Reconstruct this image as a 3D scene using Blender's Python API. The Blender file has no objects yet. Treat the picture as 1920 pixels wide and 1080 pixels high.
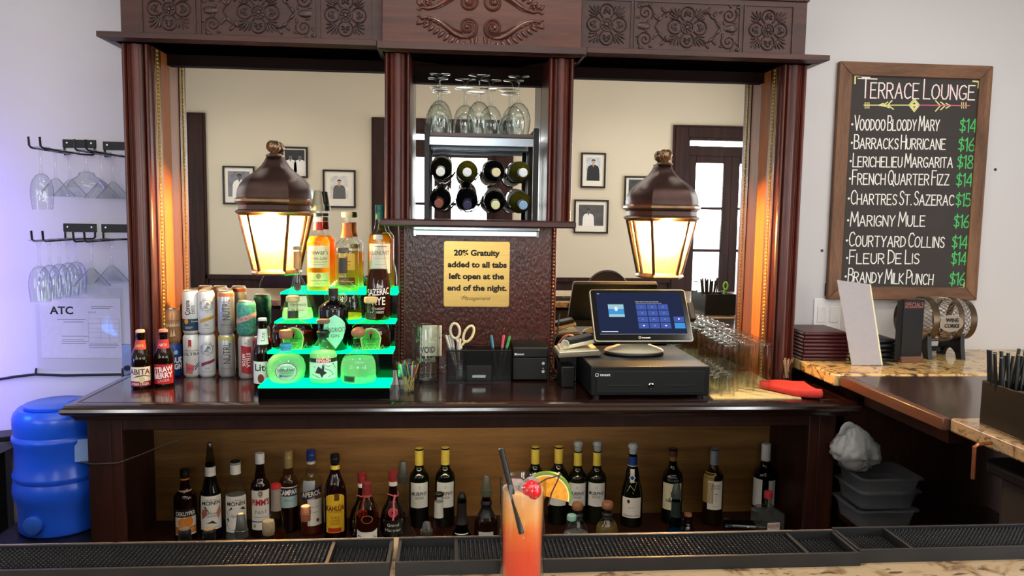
import bpy, bmesh, math, random
from math import sin, cos, pi, radians, atan2, sqrt
from mathutils import Matrix, Vector

scene = bpy.context.scene
COL = scene.collection
random.seed(7)

# ------------------------------------------------------------------ camera
YAW, PITCH, ROLL, FPX = 0.0811019, 0.0930930, -0.0153154, 1442.0
EYE = Vector((0, 0, 1.58))
_f = Vector((sin(YAW) * cos(PITCH), cos(YAW) * cos(PITCH), -sin(PITCH)))
_r = Vector((cos(YAW), -sin(YAW), 0))
_d = _f.cross(_r)
_r2 = cos(ROLL) * _r + sin(ROLL) * _d
_d2 = -sin(ROLL) * _r + cos(ROLL) * _d
cam = bpy.data.cameras.new('camera')
cam.sensor_width = 36.0
cam.lens = FPX / 1920 * 36.0
cam.clip_start = 0.05
camo = bpy.data.objects.new('camera', cam)
COL.objects.link(camo)
_m = Matrix((_r2, -_d2, -_f)).transposed().to_4x4()
_m.translation = EYE
camo.matrix_world = _m
scene.camera = camo


def ray(px, py):
    return _r2 * ((px - 960) / FPX) + _d2 * ((py - 540) / FPX) + _f


def at(px, py, Y):
    "point of the plane y = Y seen at a pixel of the photograph"
    d = ray(px, py)
    return EYE + d * (Y / d.y)


def onz(px, py, z):
    "point of the horizontal plane at height z seen at a pixel"
    d = ray(px, py)
    return EYE + d * ((z - EYE.z) / d.z)


# ------------------------------------------------------------------ light and exposure
scene.view_settings.view_transform = 'Standard'
scene.view_settings.look = 'None'
scene.view_settings.exposure = 0.0
scene.view_settings.gamma = 1.0
scene.view_settings.use_curve_mapping = False
scene.cycles.use_denoising = True
scene.cycles.max_bounces = 10
scene.cycles.diffuse_bounces = 3
scene.cycles.glossy_bounces = 5
scene.cycles.transmission_bounces = 10
scene.cycles.transparent_max_bounces = 28
scene.cycles.caustics_reflective = False
scene.cycles.caustics_refractive = False
scene.cycles.sample_clamp_indirect = 6.0
scene.cycles.sample_clamp_direct = 0.0

world = bpy.data.worlds.new('sky')
scene.world = world
world.use_nodes = True
wn = world.node_tree
bg = wn.nodes['Background']
skyt = wn.nodes.new('ShaderNodeTexSky')
skyt.sky_type = 'HOSEK_WILKIE'
skyt.sun_direction = (0.3, -0.4, 0.85)
skyt.turbidity = 6
mixw = wn.nodes.new('ShaderNodeMixRGB')
mixw.inputs[0].default_value = 0.75
mixw.inputs[2].default_value = (1, 1, 1, 1)
wn.links.new(skyt.outputs[0], mixw.inputs[1])
wn.links.new(mixw.outputs[0], bg.inputs[0])
bg.inputs[1].default_value = 3.5


def area(name, loc, rot, sx, sy, power, col=(1, 1, 1), spread=180):
    l = bpy.data.lights.new(name, 'AREA')
    l.shape = 'RECTANGLE'
    l.size, l.size_y = sx, sy
    l.energy = power
    l.color = col
    l.spread = radians(spread)
    o = bpy.data.objects.new(name, l)
    o.location = loc
    o.rotation_euler = rot
    COL.objects.link(o)
    return o


def point(name, loc, power, col=(1, 1, 1), r=0.03):
    l = bpy.data.lights.new(name, 'POINT')
    l.energy = power
    l.color = col
    l.shadow_soft_size = r
    o = bpy.data.objects.new(name, l)
    o.location = loc
    COL.objects.link(o)
    return o


def spot(name, loc, rot, power, col=(1, 1, 1), ang=90, r=0.05, blend=0.6):
    l = bpy.data.lights.new(name, 'SPOT')
    l.energy = power
    l.color = col
    l.spot_size = radians(ang)
    l.spot_blend = blend
    l.shadow_soft_size = r
    o = bpy.data.objects.new(name, l)
    o.location = loc
    o.rotation_euler = rot
    COL.objects.link(o)
    return o


WF = -1.90      # wall behind the camera (seen in the mirrors)
MY = 2.89       # mirror plane
WY = 2.93       # wall behind the bar
# daylight through the windows of the wall behind the camera
# bright sky outside the upper panes of the glass doors, plus unseen fill lights added at the side walls and ceiling
for px_, sx_, e_ in ((-2.72, 0.8, 60), (0.04, 1.2, 75), (2.7, 0.95, 75)):
    area('daylight', (px_, WF - 0.30, 1.95), (radians(84), 0, 0), sx_, 0.9, e_, (0.95, 0.98, 1.0))
area('side_window_daylight', (-2.97, -0.5, 1.6), (radians(90), 0, radians(-90)), 1.5, 1.6, 30, (0.90, 0.97, 1.0))
area('side_window_daylight', (3.27, -0.5, 1.6), (radians(90), 0, radians(90)), 1.5, 1.6, 58, (0.97, 0.98, 1.0))
area('ceiling_panel', (0.6, 0.1, 3.27), (0, 0, 0), 3.6, 1.4, 48, (1.0, 0.96, 0.90))
# ceiling downlights over the bar and over the guests' side
for lx in (-1.5, 0.1, 1.7):
    spot('ceiling_downlight', (lx, 1.75, 3.28), (0, 0, 0), 18 if lx < -1 else 58, (1.0, 0.93, 0.84), 120, 0.09)
for lx in (-1.8, 0.0, 1.8):
    spot('ceiling_downlight', (lx, -0.75, 3.28), (0, 0, 0), 60, (1.0, 0.9, 0.76), 130, 0.09)
area('under_counter_light', (0.02, 2.478, 0.884), (radians(52), 0, 0), 1.0, 0.02, 1.5, (1.0, 0.8, 0.52))  # unseen warm strip, added to light the niche back
# violet light strip left of the glass racks, and the blue one over the water jug
area('violet_light_strip', (-1.93, 2.74, 1.28), (radians(90), 0, radians(-18)), 0.03, 0.9, 9.0, (0.22, 0.13, 1.0))
point('blue_light', (-1.50, 2.36, 1.06), 2.6, (0.05, 0.26, 1.0), 0.04)


# ------------------------------------------------------------------ materials
def lin(c):
    return c / 12.92 if c <= 0.04045 else ((c + 0.055) / 1.055) ** 2.4


def C(h):
    h = h.lstrip('#')
    return tuple(lin(int(h[i:i + 2], 16) / 255) for i in (0, 2, 4)) + (1.0,)


def newmat(name):
    m = bpy.data.materials.new(name)
    m.use_nodes = True
    nt = m.node_tree
    return m, nt, nt.nodes['Principled BSDF']


_cache = {}


def plain(h, rough=0.5, metal=0.0, spec=0.5, var=0.06, scale=60, bump=0.0, coat=0.0, name=None, trans=0.0, ior=1.45, aniso=None):
    key = (h, rough, metal, spec, var, scale, bump, coat, trans, aniso)
    if key in _cache:
        return _cache[key]
    m, nt, b = newmat(name or 'surface_' + h.strip('#'))
    c = C(h)
    tc = nt.nodes.new('ShaderNodeTexCoord')
    n = nt.nodes.new('ShaderNodeTexNoise')
    n.inputs['Scale'].default_value = scale
    if aniso:
        mp = nt.nodes.new('ShaderNodeMapping')
        mp.inputs['Scale'].default_value = aniso
        nt.links.new(tc.outputs['Object'], mp.inputs[0])
        nt.links.new(mp.outputs[0], n.inputs['Vector'])
    else:
        nt.links.new(tc.outputs['Object'], n.inputs['Vector'])
    r = nt.nodes.new('ShaderNodeValToRGB')
    r.color_ramp.elements[0].color = tuple(x * (1 - var) for x in c[:3]) + (1,)
    r.color_ramp.elements[1].color = tuple(min(1, x * (1 + var)) for x in c[:3]) + (1,)
    r.color_ramp.elements[0].position = 0.3
    r.color_ramp.elements[1].position = 0.7
    nt.links.new(n.outputs[0], r.inputs[0])
    nt.links.new(r.outputs[0], b.inputs['Base Color'])
    b.inputs['Roughness'].default_value = rough
    b.inputs['Metallic'].default_value = metal
    b.inputs['Specular IOR Level'].default_value = spec
    b.inputs['Coat Weight'].default_value = coat
    b.inputs['Coat Roughness'].default_value = 0.08
    b.inputs['Transmission Weight'].default_value = trans
    b.inputs['IOR'].default_value = ior
    if bump:
        bp = nt.nodes.new('ShaderNodeBump')
        bp.inputs['Strength'].default_value = bump
        bp.inputs['Distance'].default_value = 0.002
        nt.links.new(n.outputs[0], bp.inputs['Height'])
        nt.links.new(bp.outputs[0], b.inputs['Normal'])
    _cache[key] = m
    return m


def wood(name, dark, light, axis='z', scale=9.0, rough=0.35, coat=0.3, bump=0.08, fine=0.5, stretch=14.0, spec=0.5):
    m, nt, b = newmat(name)
    tc = nt.nodes.new('ShaderNodeTexCoord')
    mp = nt.nodes.new('ShaderNodeMapping')
    s = {'x': (1, stretch, stretch), 'y': (stretch, 1, stretch), 'z': (stretch, stretch, 1)}[axis]
    mp.inputs['Scale'].default_value = s
    nt.links.new(tc.outputs['Object'], mp.inputs[0])
    n = nt.nodes.new('ShaderNodeTexNoise')
    n.inputs['Scale'].default_value = scale * 0.25
    n.inputs['Detail'].default_value = 6
    n.inputs['Distortion'].default_value = 0.6
    nt.links.new(mp.outputs[0], n.inputs['Vector'])
    n2 = nt.nodes.new('ShaderNodeTexNoise')
    n2.inputs['Scale'].default_value = scale * 2.5
    n2.inputs['Detail'].default_value = 3
    nt.links.new(mp.outputs[0], n2.inputs['Vector'])
    mx = nt.nodes.new('ShaderNodeMixRGB')
    mx.inputs[0].default_value = fine * 0.6
    nt.links.new(n.outputs[0], mx.inputs[1])
    nt.links.new(n2.outputs[0], mx.inputs[2])
    r = nt.nodes.new('ShaderNodeValToRGB')
    r.color_ramp.elements[0].color = C(dark)
    r.color_ramp.elements[1].color = C(light)
    r.color_ramp.elements[0].position = 0.32
    r.color_ramp.elements[1].position = 0.68
    nt.links.new(mx.outputs[0], r.inputs[0])
    nt.links.new(r.outputs[0], b.inputs['Base Color'])
    b.inputs['Roughness'].default_value = rough
    b.inputs['Specular IOR Level'].default_value = spec
    b.inputs['Coat Weight'].default_value = coat
    b.inputs['Coat Roughness'].default_value = 0.12
    bp = nt.nodes.new('ShaderNodeBump')
    bp.inputs['Strength'].default_value = bump
    bp.inputs['Distance'].default_value = 0.002
    nt.links.new(n2.outputs[0], bp.inputs['Height'])
    nt.links.new(bp.outputs[0], b.inputs['Normal'])
    return m


def granite(name, base, mid, darkc, veins):
    m, nt, b = newmat(name)
    tc = nt.nodes.new('ShaderNodeTexCoord')
    n = nt.nodes.new('ShaderNodeTexNoise')
    n.inputs['Scale'].default_value = 22
    n.inputs['Detail'].default_value = 8
    n.inputs['Distortion'].default_value = 1.2
    nt.links.new(tc.outputs['Object'], n.inputs['Vector'])
    r = nt.nodes.new('ShaderNodeValToRGB')
    cr = r.color_ramp
    cr.elements[0].position = 0.30
    cr.elements[0].color = C(darkc)
    cr.elements[1].position = 0.72
    cr.elements[1].color = C(base)
    e = cr.elements.new(0.40)
    e.color = C(mid)
    e = cr.elements.new(0.5)
    e.color = C(base)
    nt.links.new(n.outputs[0], r.inputs[0])
    v = nt.nodes.new('ShaderNodeTexNoise')
    v.inputs['Scale'].default_value = 60
    v.inputs['Detail'].default_value = 4
    mp = nt.nodes.new('ShaderNodeMapping')
    mp.inputs['Scale'].default_value = (0.5, 1.2, 1.2)
    nt.links.new(tc.outputs['Object'], mp.inputs[0])
    nt.links.new(mp.outputs[0], v.inputs['Vector'])
    r2 = nt.nodes.new('ShaderNodeValToRGB')
    r2.color_ramp.elements[0].position = 0.33
    r2.color_ramp.elements[0].color = (1, 1, 1, 1)
    r2.color_ramp.elements[1].position = 0.40
    r2.color_ramp.elements[1].color = (0, 0, 0, 1)
    nt.links.new(v.outputs[0], r2.inputs[0])
    mx = nt.nodes.new('ShaderNodeMixRGB')
    nt.links.new(r2.outputs[0], mx.inputs[0])
    nt.links.new(r.outputs[0], mx.inputs[1])
    mx.inputs[2].default_value = C(veins)
    nt.links.new(mx.outputs[0], b.inputs['Base Color'])
    b.inputs['Roughness'].default_value = 0.12
    return m


def emit(name, h, strength):
    m = bpy.data.materials.new(name)
    m.use_nodes = True
    nt = m.node_tree
    nt.nodes.clear()
    o = nt.nodes.new('ShaderNodeOutputMaterial')
    e = nt.nodes.new('ShaderNodeEmission')
    e.inputs[0].default_value = C(h)
    e.inputs[1].default_value = strength
    nt.links.new(e.outputs[0], o.inputs[0])
    return m


def thin(name, tint='#fdfefd', edge='#78847f', ior=1.45, rough=0.01):
    "thin glass wall: lets light through, mirrors at grazing angles, rims look darker"
    m = bpy.data.materials.new(name)
    m.use_nodes = True
    nt = m.node_tree
    nt.nodes.clear()
    o = nt.nodes.new('ShaderNodeOutputMaterial')
    t = nt.nodes.new('ShaderNodeBsdfTransparent')
    g = nt.nodes.new('ShaderNodeBsdfGlossy')
    g.inputs['Roughness'].default_value = rough
    lw = nt.nodes.new('ShaderNodeLayerWeight')
    lw.inputs[0].default_value = 0.5
    r = nt.nodes.new('ShaderNodeValToRGB')
    r.color_ramp.elements[0].position = 0.72
    r.color_ramp.elements[0].color = C(tint)
    r.color_ramp.elements[1].position = 1.0
    r.color_ramp.elements[1].color = C(edge)
    nt.links.new(lw.outputs['Facing'], r.inputs[0])
    nt.links.new(r.outputs[0], t.inputs[0])
    pw = nt.nodes.new('ShaderNodeMath')
    pw.operation = 'POWER'
    pw.inputs[1].default_value = 3.2
    nt.links.new(lw.outputs['Facing'], pw.inputs[0])
    mul = nt.nodes.new('ShaderNodeMapRange')
    mul.inputs[3].default_value = 0.035 * (ior - 1) / 0.45
    mul.inputs[4].default_value = 0.75
    nt.links.new(pw.outputs[0], mul.inputs[0])
    mix = nt.nodes.new('ShaderNodeMixShader')
    nt.links.new(mul.outputs[0], mix.inputs[0])
    nt.links.new(t.outputs[0], mix.inputs[1])
    nt.links.new(g.outputs[0], mix.inputs[2])
    nt.links.new(mix.outputs[0], o.inputs[0])
    return m


def solidglass(name, h, rough=0.0, ior=1.45, diffuse=0.0):
    m, nt, b = newmat(name)
    b.inputs['Base Color'].default_value = C(h)
    b.inputs['Roughness'].default_value = rough
    b.inputs['IOR'].default_value = ior
    b.inputs['Transmission Weight'].default_value = 1.0 - diffuse
    return m


def liquidmat(name, h, see=0.5):
    "coloured drink in a bottle: partly clear, partly scattering light that falls through"
    m = bpy.data.materials.new(name)
    m.use_nodes = True
    nt = m.node_tree
    nt.nodes.clear()
    o = nt.nodes.new('ShaderNodeOutputMaterial')
    t = nt.nodes.new('ShaderNodeBsdfTransparent')
    t.inputs[0].default_value = C(h)
    tl = nt.nodes.new('ShaderNodeBsdfTranslucent')
    tl.inputs[0].default_value = C(h)
    df = nt.nodes.new('ShaderNodeBsdfDiffuse')
    df.inputs[0].default_value = C(h)
    m1 = nt.nodes.new('ShaderNodeMixShader')
    m1.inputs[0].default_value = 0.35
    nt.links.new(tl.outputs[0], m1.inputs[1])
    nt.links.new(df.outputs[0], m1.inputs[2])
    m2 = nt.nodes.new('ShaderNodeMixShader')
    m2.inputs[0].default_value = 1 - see
    nt.links.new(t.outputs[0], m2.inputs[1])
    nt.links.new(m1.outputs[0], m2.inputs[2])
    nt.links.new(m2.outputs[0], o.inputs[0])
    return m


MAHOG = wood('mahogany_upright_grain', '#280d09', '#65291a', 'z', 8, 0.33, 0.08)
MAHOGX = wood('mahogany_long_grain', '#2a1310', '#502921', 'x', 8, 0.42, 0.05)
COUNTERW = wood('polished_counter_wood', '#180b08', '#301812', 'x', 8, 0.16, 0.6, 0.03)
BASEW = wood('base_cabinet_wood', '#1c0b07', '#3a1b11', 'z', 8, 0.45, 0.04, spec=0.3)
JAMBW = wood('cherry_jamb_wood', '#93501f', '#c07234', 'z', 5, 0.55, 0.0)  # wood colour lightened to carry the lantern's orange glow
NICHEW = wood('niche_back_wood', '#6c4822', '#946c38', 'x', 7, 0.5, 0.1)
PANELW = wood('pebbled_panel_wood', '#2a110c', '#552519', 'z', 26, 0.24, 0.0, 0.9, 1.0, 2.0)
CARVEW = wood('carved_walnut', '#231512', '#48302a', 'x', 10, 0.42, 0.15)
BOARDW = wood('chalkboard_frame_wood', '#4a2d1c', '#8d6444', 'z', 9, 0.6, 0.0, 0.2, stretch=10)
BOARDWX = wood('chalkboard_frame_wood_level', '#4a2d1c', '#8d6444', 'x', 9, 0.6, 0.0, 0.2, stretch=10)
FLAPW = wood('bar_flap_wood', '#20120d', '#3a251d', 'y', 6, 0.25, 0.3, 0.03)
FLAPEDGE = wood('bar_flap_edge_wood', '#452a1f', '#6b4635', 'y', 9, 0.35, 0.1)
DOORW = wood('dark_door_wood', '#1b0f0d', '#38211c', 'z', 8, 0.6, 0.0, spec=0.2)
FLOORW = wood('floor_wood', '#3a2a20', '#5a4433', 'x', 6, 0.4, 0.1)
GRAN = granite('gold_granite', '#cfae74', '#a07c48', '#2c231c', '#3a2b20')
GRANF = granite('beige_bar_granite', '#a28c6d', '#8a7052', '#45382e', '#55432f')
WALLP = plain('#d3d0d1', 0.85, var=0.015, scale=2.0, name='white_wall_paint')
CREAM = plain('#c6bca6', 0.85, var=0.02, scale=2.0, name='cream_wall_paint')
CEILP = plain('#e6e2da', 0.9, var=0.01, scale=2.0, name='ceiling_paint')
MIRROR, _nt, _b = newmat('mirror_silver')
_b.inputs['Base Color'].default_value = (0.9, 0.9, 0.88, 1)
_b.inputs['Metallic'].default_value = 1.0
_b.inputs['Roughness'].default_value = 0.0
GOLD = plain('#b8954c', 0.38, 0.7, var=0.25, scale=90, name='gilded_bead')
BRONZE = plain('#4a3530', 0.38, 0.6, var=0.2, scale=12, name='dark_bronze')
BRONZEL = plain('#96785c', 0.3, 0.85, var=0.2, scale=20, name='worn_bronze')
BRASS = plain('#d8b468', 0.34, 0.75, var=0.06, scale=6, name='brushed_brass', aniso=(1, 1, 30))
BLACK = plain('#0c0c0d', 0.4, var=0.2, name='black_plastic')
BLACKM = plain('#0b0b0c', 0.6, var=0.2, scale=200, bump=0.15, name='black_matte_plastic')
BLACKG = plain('#050506', 0.12, var=0.1, name='black_gloss')
RUBBER = plain('#161617', 0.42, var=0.2, scale=40, name='black_rubber')
BLKMET = plain('#101011', 0.35, 0.5, var=0.2, name='black_metal')
STEEL = plain('#8e959c', 0.22, 1.0, var=0.08, scale=8, name='brushed_steel', aniso=(1, 1, 25))
CHROME = plain('#d7d9da', 0.08, 1.0, var=0.02, name='chrome')
SILVER = plain('#b4b6b8', 0.28, 0.9, var=0.05, name='can_silver')
WHITE = plain('#f0efec', 0.6, var=0.02, name='white_print')
CREAMP = plain('#e9dfc2', 0.6, var=0.03, name='cream_paper')
INK = plain('#0d0c0c', 0.6, var=0.05, name='black_ink')
GRAYP = plain('#8d8d8b', 0.6, var=0.05, name='grey_print')
GLASS = thin('clear_thin_glass')
GLASSD = thin('clear_thick_glass', '#fbfdfc', '#66726c', 1.55)
GLASSS = solidglass('clear_solid_glass', '#f4faf7', 0.0, 1.45)
DKGLASS = plain('#06070a', 0.06, var=0.1, spec=0.6, name='near_black_glass')
DKGREEN = plain('#0a0d05', 0.06, var=0.1, spec=0.6, name='dark_green_glass')
DKBROWN = plain('#170804', 0.07, var=0.1, spec=0.6, name='dark_brown_glass')
OLIVEG = plain('#3f3c0f', 0.06, var=0.15, spec=0.6, name='olive_glass')


# ------------------------------------------------------------------ mesh building
class MB:
    def __init__(s):
        s.v, s.f, s.m = [], [], []

    def add(s, verts, faces, mi=0, xf=None):
        o = len(s.v)
        if xf is not None:
            verts = [xf @ Vector(p) for p in verts]
        s.v += [tuple(p) for p in verts]
        s.f += [tuple(i + o for i in f) for f in faces]
        s.m += [mi] * len(faces)
        return s

    def box(s, x0, x1, y0, y1, z0, z1, mi=0, xf=None):
        v = [(x, y, z) for x in (x0, x1) for y in (y0, y1) for z in (z0, z1)]
        return s.add(v, [(0, 1, 3, 2), (4, 6, 7, 5), (0, 4, 5, 1), (2, 3, 7, 6), (0, 2, 6, 4), (1, 5, 7, 3)], mi, xf)

    def lathe(s, prof, n=32, mi=0, xf=None, sy=1.0, a0=0.0, closed=True):
        "profile of (radius, z) turned about z; radius 0 closes to a point"
        v, rows = [], []
        for r, z in prof:
            if r < 1e-6:
                rows.append([len(v)])
                v.append((0, 0, z))
            else:
                rows.append(list(range(len(v), len(v) + n)))
                v += [(r * cos(a0 + 2 * pi * k / n), sy * r * sin(a0 + 2 * pi * k / n), z) for k in range(n)]
        f = []
        for a, b in zip(rows, rows[1:]):
            for k in range(n):
                k2 = (k + 1) % n
                if len(a) == 1 and len(b) == 1:
                    continue
                if len(a) == 1:
                    f.append((a[0], b[k], b[k2]))
                elif len(b) == 1:
                    f.append((a[k], b[0], a[k2]))
                else:
                    f.append((a[k], b[k], b[k2], a[k2]))
        return s.add(v, f, mi, xf)

    def tube(s, pts, r, n=8, mi=0, xf=None, closed=False, caps=True, flat=1.0):
        pts = [Vector(p) for p in pts]
        N = len(pts)
        rr = r if isinstance(r, (list, tuple)) else [r] * N
        v, f = [], []
        prev = None
        for i, p in enumerate(pts):
            if closed:
                t = pts[(i + 1) % N] - pts[i - 1]
            else:
                t = pts[min(i + 1, N - 1)] - pts[max(i - 1, 0)]
            t.normalize()
            if prev is None:
                a = Vector((0, 0, 1)) if abs(t.z) < 0.9 else Vector((0, 1, 0))
                u = t.cross(a).normalized()
            else:
                u = (prev - t * prev.dot(t)).normalized()
            prev = u
            w = t.cross(u)
            for k in range(n):
                a = 2 * pi * k / n
                v.append(p + u * (rr[i] * cos(a)) + w * (rr[i] * flat * sin(a)))
        for i in range(N if closed else N - 1):
            j = (i + 1) % N
            for k in range(n):
                k2 = (k + 1) % n
                f.append((i * n + k, i * n + k2, j * n + k2, j * n + k))
        if caps and not closed:
            f.append(tuple(range(n)))
            f.append(tuple((N - 1) * n + k for k in range(n)))
        return s.add(v, f, mi, xf)

    def prism(s, poly, z0, z1, mi=0, xf=None):
        n = len(poly)
        v = [(x, y, z0) for x, y in poly] + [(x, y, z1) for x, y in poly]
        f = [tuple(range(n))[::-1], tuple(range(n, 2 * n))]
        f += [(k, (k + 1) % n, n + (k + 1) % n, n + k) for k in range(n)]
        return s.add(v, f, mi, xf)

    def ball(s, c, r, n=12, m=8, mi=0, xf=None, sc=(1, 1, 1)):
        prof = [(max(0, sin(pi * i / m)) if 0 < i < m else 0, -cos(pi * i / m)) for i in range(m + 1)]
        X = Matrix.Translation(c) @ Matrix.Diagonal((r * sc[0], r * sc[1], r * sc[2], 1))
        if xf is not None:
            X = xf @ X
        return s.lathe(prof, n, mi, X)

    def grid(s, fn, nu, nv, mi=0, xf=None):
        v = [fn(i / nu, j / nv) for j in range(nv + 1) for i in range(nu + 1)]
        f = [(j * (nu + 1) + i, j * (nu + 1) + i + 1, (j + 1) * (nu + 1) + i + 1, (j + 1) * (nu + 1) + i) for j in range(nv) for i in range(nu)]
        return s.add(v, f, mi, xf)

    def sweep(s, prof, path, mi=0, xf=None):
        "profile [(out, up)] carried along a mitred path of (x, y) points; out is to the right of travel"
        P = [Vector((p[0], p[1])) for p in path]
        v = []
        N, n = len(P), len(prof)
        for i, p in enumerate(P):
            d0 = (P[i] - P[i - 1]).normalized() if i > 0 else None
            d1 = (P[i + 1] - P[i]).normalized() if i < N - 1 else None
            d0 = d0 or d1
            d1 = d1 or d0
            n0 = Vector((d0.y, -d0.x))
            n1 = Vector((d1.y, -d1.x))
            b = (n0 + n1)
            b = b / (b.dot(n0))
            v += [(p.x + b.x * o, p.y + b.y * o, z) for o, z in prof]
        f = []
        for i in range(N - 1):
            for k in range(n):
                k2 = (k + 1) % n
                f.append((i * n + k, i * n + k2, (i + 1) * n + k2, (i + 1) * n + k))
        f.append(tuple(range(n)))
        f.append(tuple((N - 1) * n + k for k in range(n))[::-1])
        return s.add(v, f, mi, xf)

    def build(s, name, mats, parent=None, loc=None, rz=0.0, bevel=0.0, sharp=38, world=False, seg=2):
        me = bpy.data.meshes.new(name)
        me.from_pydata(s.v, [], s.f)
        mats = mats if isinstance(mats, (list, tuple)) else [mats]
        for m in mats:
            me.materials.append(m)
        me.polygons.foreach_set('material_index', s.m)
        bm = bmesh.new()
        bm.from_mesh(me)
        bmesh.ops.recalc_face_normals(bm, faces=bm.faces)
        bm.to_mesh(me)
        bm.free()
        me.polygons.foreach_set('use_smooth', [True] * len(me.polygons))
        me.set_sharp_from_angle(angle=radians(sharp))
        o = bpy.data.objects.new(name, me)
        COL.objects.link(o)
        if bevel:
            b = o.modifiers.new('bevel', 'BEVEL')
            b.width = bevel
            b.segments = seg
            b.limit_method = 'ANGLE'
            b.angle_limit = radians(40)
            b.harden_normals = False
        if parent is not None:
            o.parent = parent
            if world:
                o.matrix_parent_inverse = Matrix.Translation(-Vector(parent.location))
        if loc is not None:
            o.location = loc
            o.rotation_euler = (0, 0, rz)
        return o


def tag(o, label, cat, group=None, kind=None):
    o['label'] = label
    o['category'] = cat
    if group:
        o['group'] = group
    if kind:
        o['kind'] = kind
    return o


def thing(name, label, cat, loc=(0, 0, 0), rz=0.0, group=None, rot=None):
    o = bpy.data.objects.new(name, None)
    COL.objects.link(o)
    o.empty_display_size = 0.02
    o.location = loc
    o.rotation_euler = rot or (0, 0, rz)
    return tag(o, label, cat, group)


def struct(name, mb, mats, label=None, **k):
    o = mb.build(name, mats, **k)
    o['kind'] = 'structure'
    if label:
        o['label'] = label
    return o


def dup(root, loc=None, rz=None, label=None, group=None):
    r = root.copy()
    COL.objects.link(r)
    if loc is not None:
        r.location = loc
    if rz is not None:
        r.rotation_euler = (0, 0, rz)
    if label:
        r['label'] = label
    if group:
        r['group'] = group
    for ch in list(root.children):
        c = ch.copy()
        COL.objects.link(c)
        c.parent = r
        for g in list(ch.children):
            d = g.copy()
            COL.objects.link(d)
            d.parent = c
    return r


# ------------------------------------------------------------------ lettering
_tc = {}


def textmesh(body, bold=0.0, shear=0.0, spacing=1.0):
    "outline letters as (verts, faces, width, height) with cap height about 0.7, origin at left baseline"
    key = (body, bold, shear, spacing)
    if key not in _tc:
        cu = bpy.data.curves.new('lettering', 'FONT')
        cu.body = body
        cu.size = 1.0
        cu.offset = bold
        cu.shear = shear
        cu.space_character = spacing
        cu.resolution_u = 3
        ob = bpy.data.objects.new('lettering', cu)
        me = bpy.data.meshes.new_from_object(ob)
        v = [tuple(p.co) for p in me.vertices]
        f = [tuple(p.vertices) for p in me.polygons]
        bpy.data.objects.remove(ob)
        bpy.data.curves.remove(cu)
        bpy.data.meshes.remove(me)
        x0 = min(p[0] for p in v)
        x1 = max(p[0] for p in v)
        _tc[key] = ([(p[0] - x0, p[1]) for p in v], f, x1 - x0)
    return _tc[key]


def letters(mb, body, u, v, h, mi, place, width=None, bold=0.0, shear=0.0, ang=0.0, align='c', spacing=1.0, step=0.0):
    "lay text on a surface; h is the capital height, place maps (u, v) to 3D"
    vs, fs, w = textmesh(body, bold, shear, spacing)
    s = h / 0.7
    sx = s if width is None else width / w
    off = {'c': w * sx / 2, 'l': 0, 'r': w * sx}[align]
    ca, sa = cos(ang), sin(ang)
    out = []
    for x, y in vs:
        a, b = x * sx - off, y * s - (h / 2 if align == 'c' else 0)
        out.append((u + a * ca - b * sa, v + a * sa + b * ca))
    if step:
        out, fs = cut2d(out, fs, step)
    mb.add([place(*q) for q in out], fs, mi)


def arctext(mb, body, cu, cv, r, a_mid, da, h, mi, place, flip=False):
    "letters set round a circle; da is the angle from one letter to the next"
    n = len(body)
    for i, ch in enumerate(body):
        if ch == ' ':
            continue
        k = i - (n - 1) / 2
        a = a_mid + (k * da if flip else -k * da)
        letters(mb, ch, cu + r * cos(a), cv + r * sin(a), h, mi, place, ang=a - pi / 2 + (pi if flip else 0), step=0.005)


def cut2d(vs, fs, step):
    "cut flat lettering into strips so that it can bend round a bottle"
    bm = bmesh.new()
    bv = [bm.verts.new((x, y, 0)) for x, y in vs]
    for f in fs:
        try:
            bm.faces.new([bv[i] for i in f])
        except ValueError:
            pass
    lo, hi = min(p[0] for p in vs), max(p[0] for p in vs)
    k = math.floor(lo / step) + 1
    while k * step < hi:
        bmesh.ops.bisect_plane(bm, geom=bm.verts[:] + bm.edges[:] + bm.faces[:], plane_co=(k * step, 0, 0), plane_no=(1, 0, 0))
        k += 1
    bm.verts.index_update()
    o = [(p.co.x, p.co.y) for p in bm.verts]
    g = [tuple(p.index for p in f.verts) for f in bm.faces]
    bm.free()
    return o, g


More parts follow.
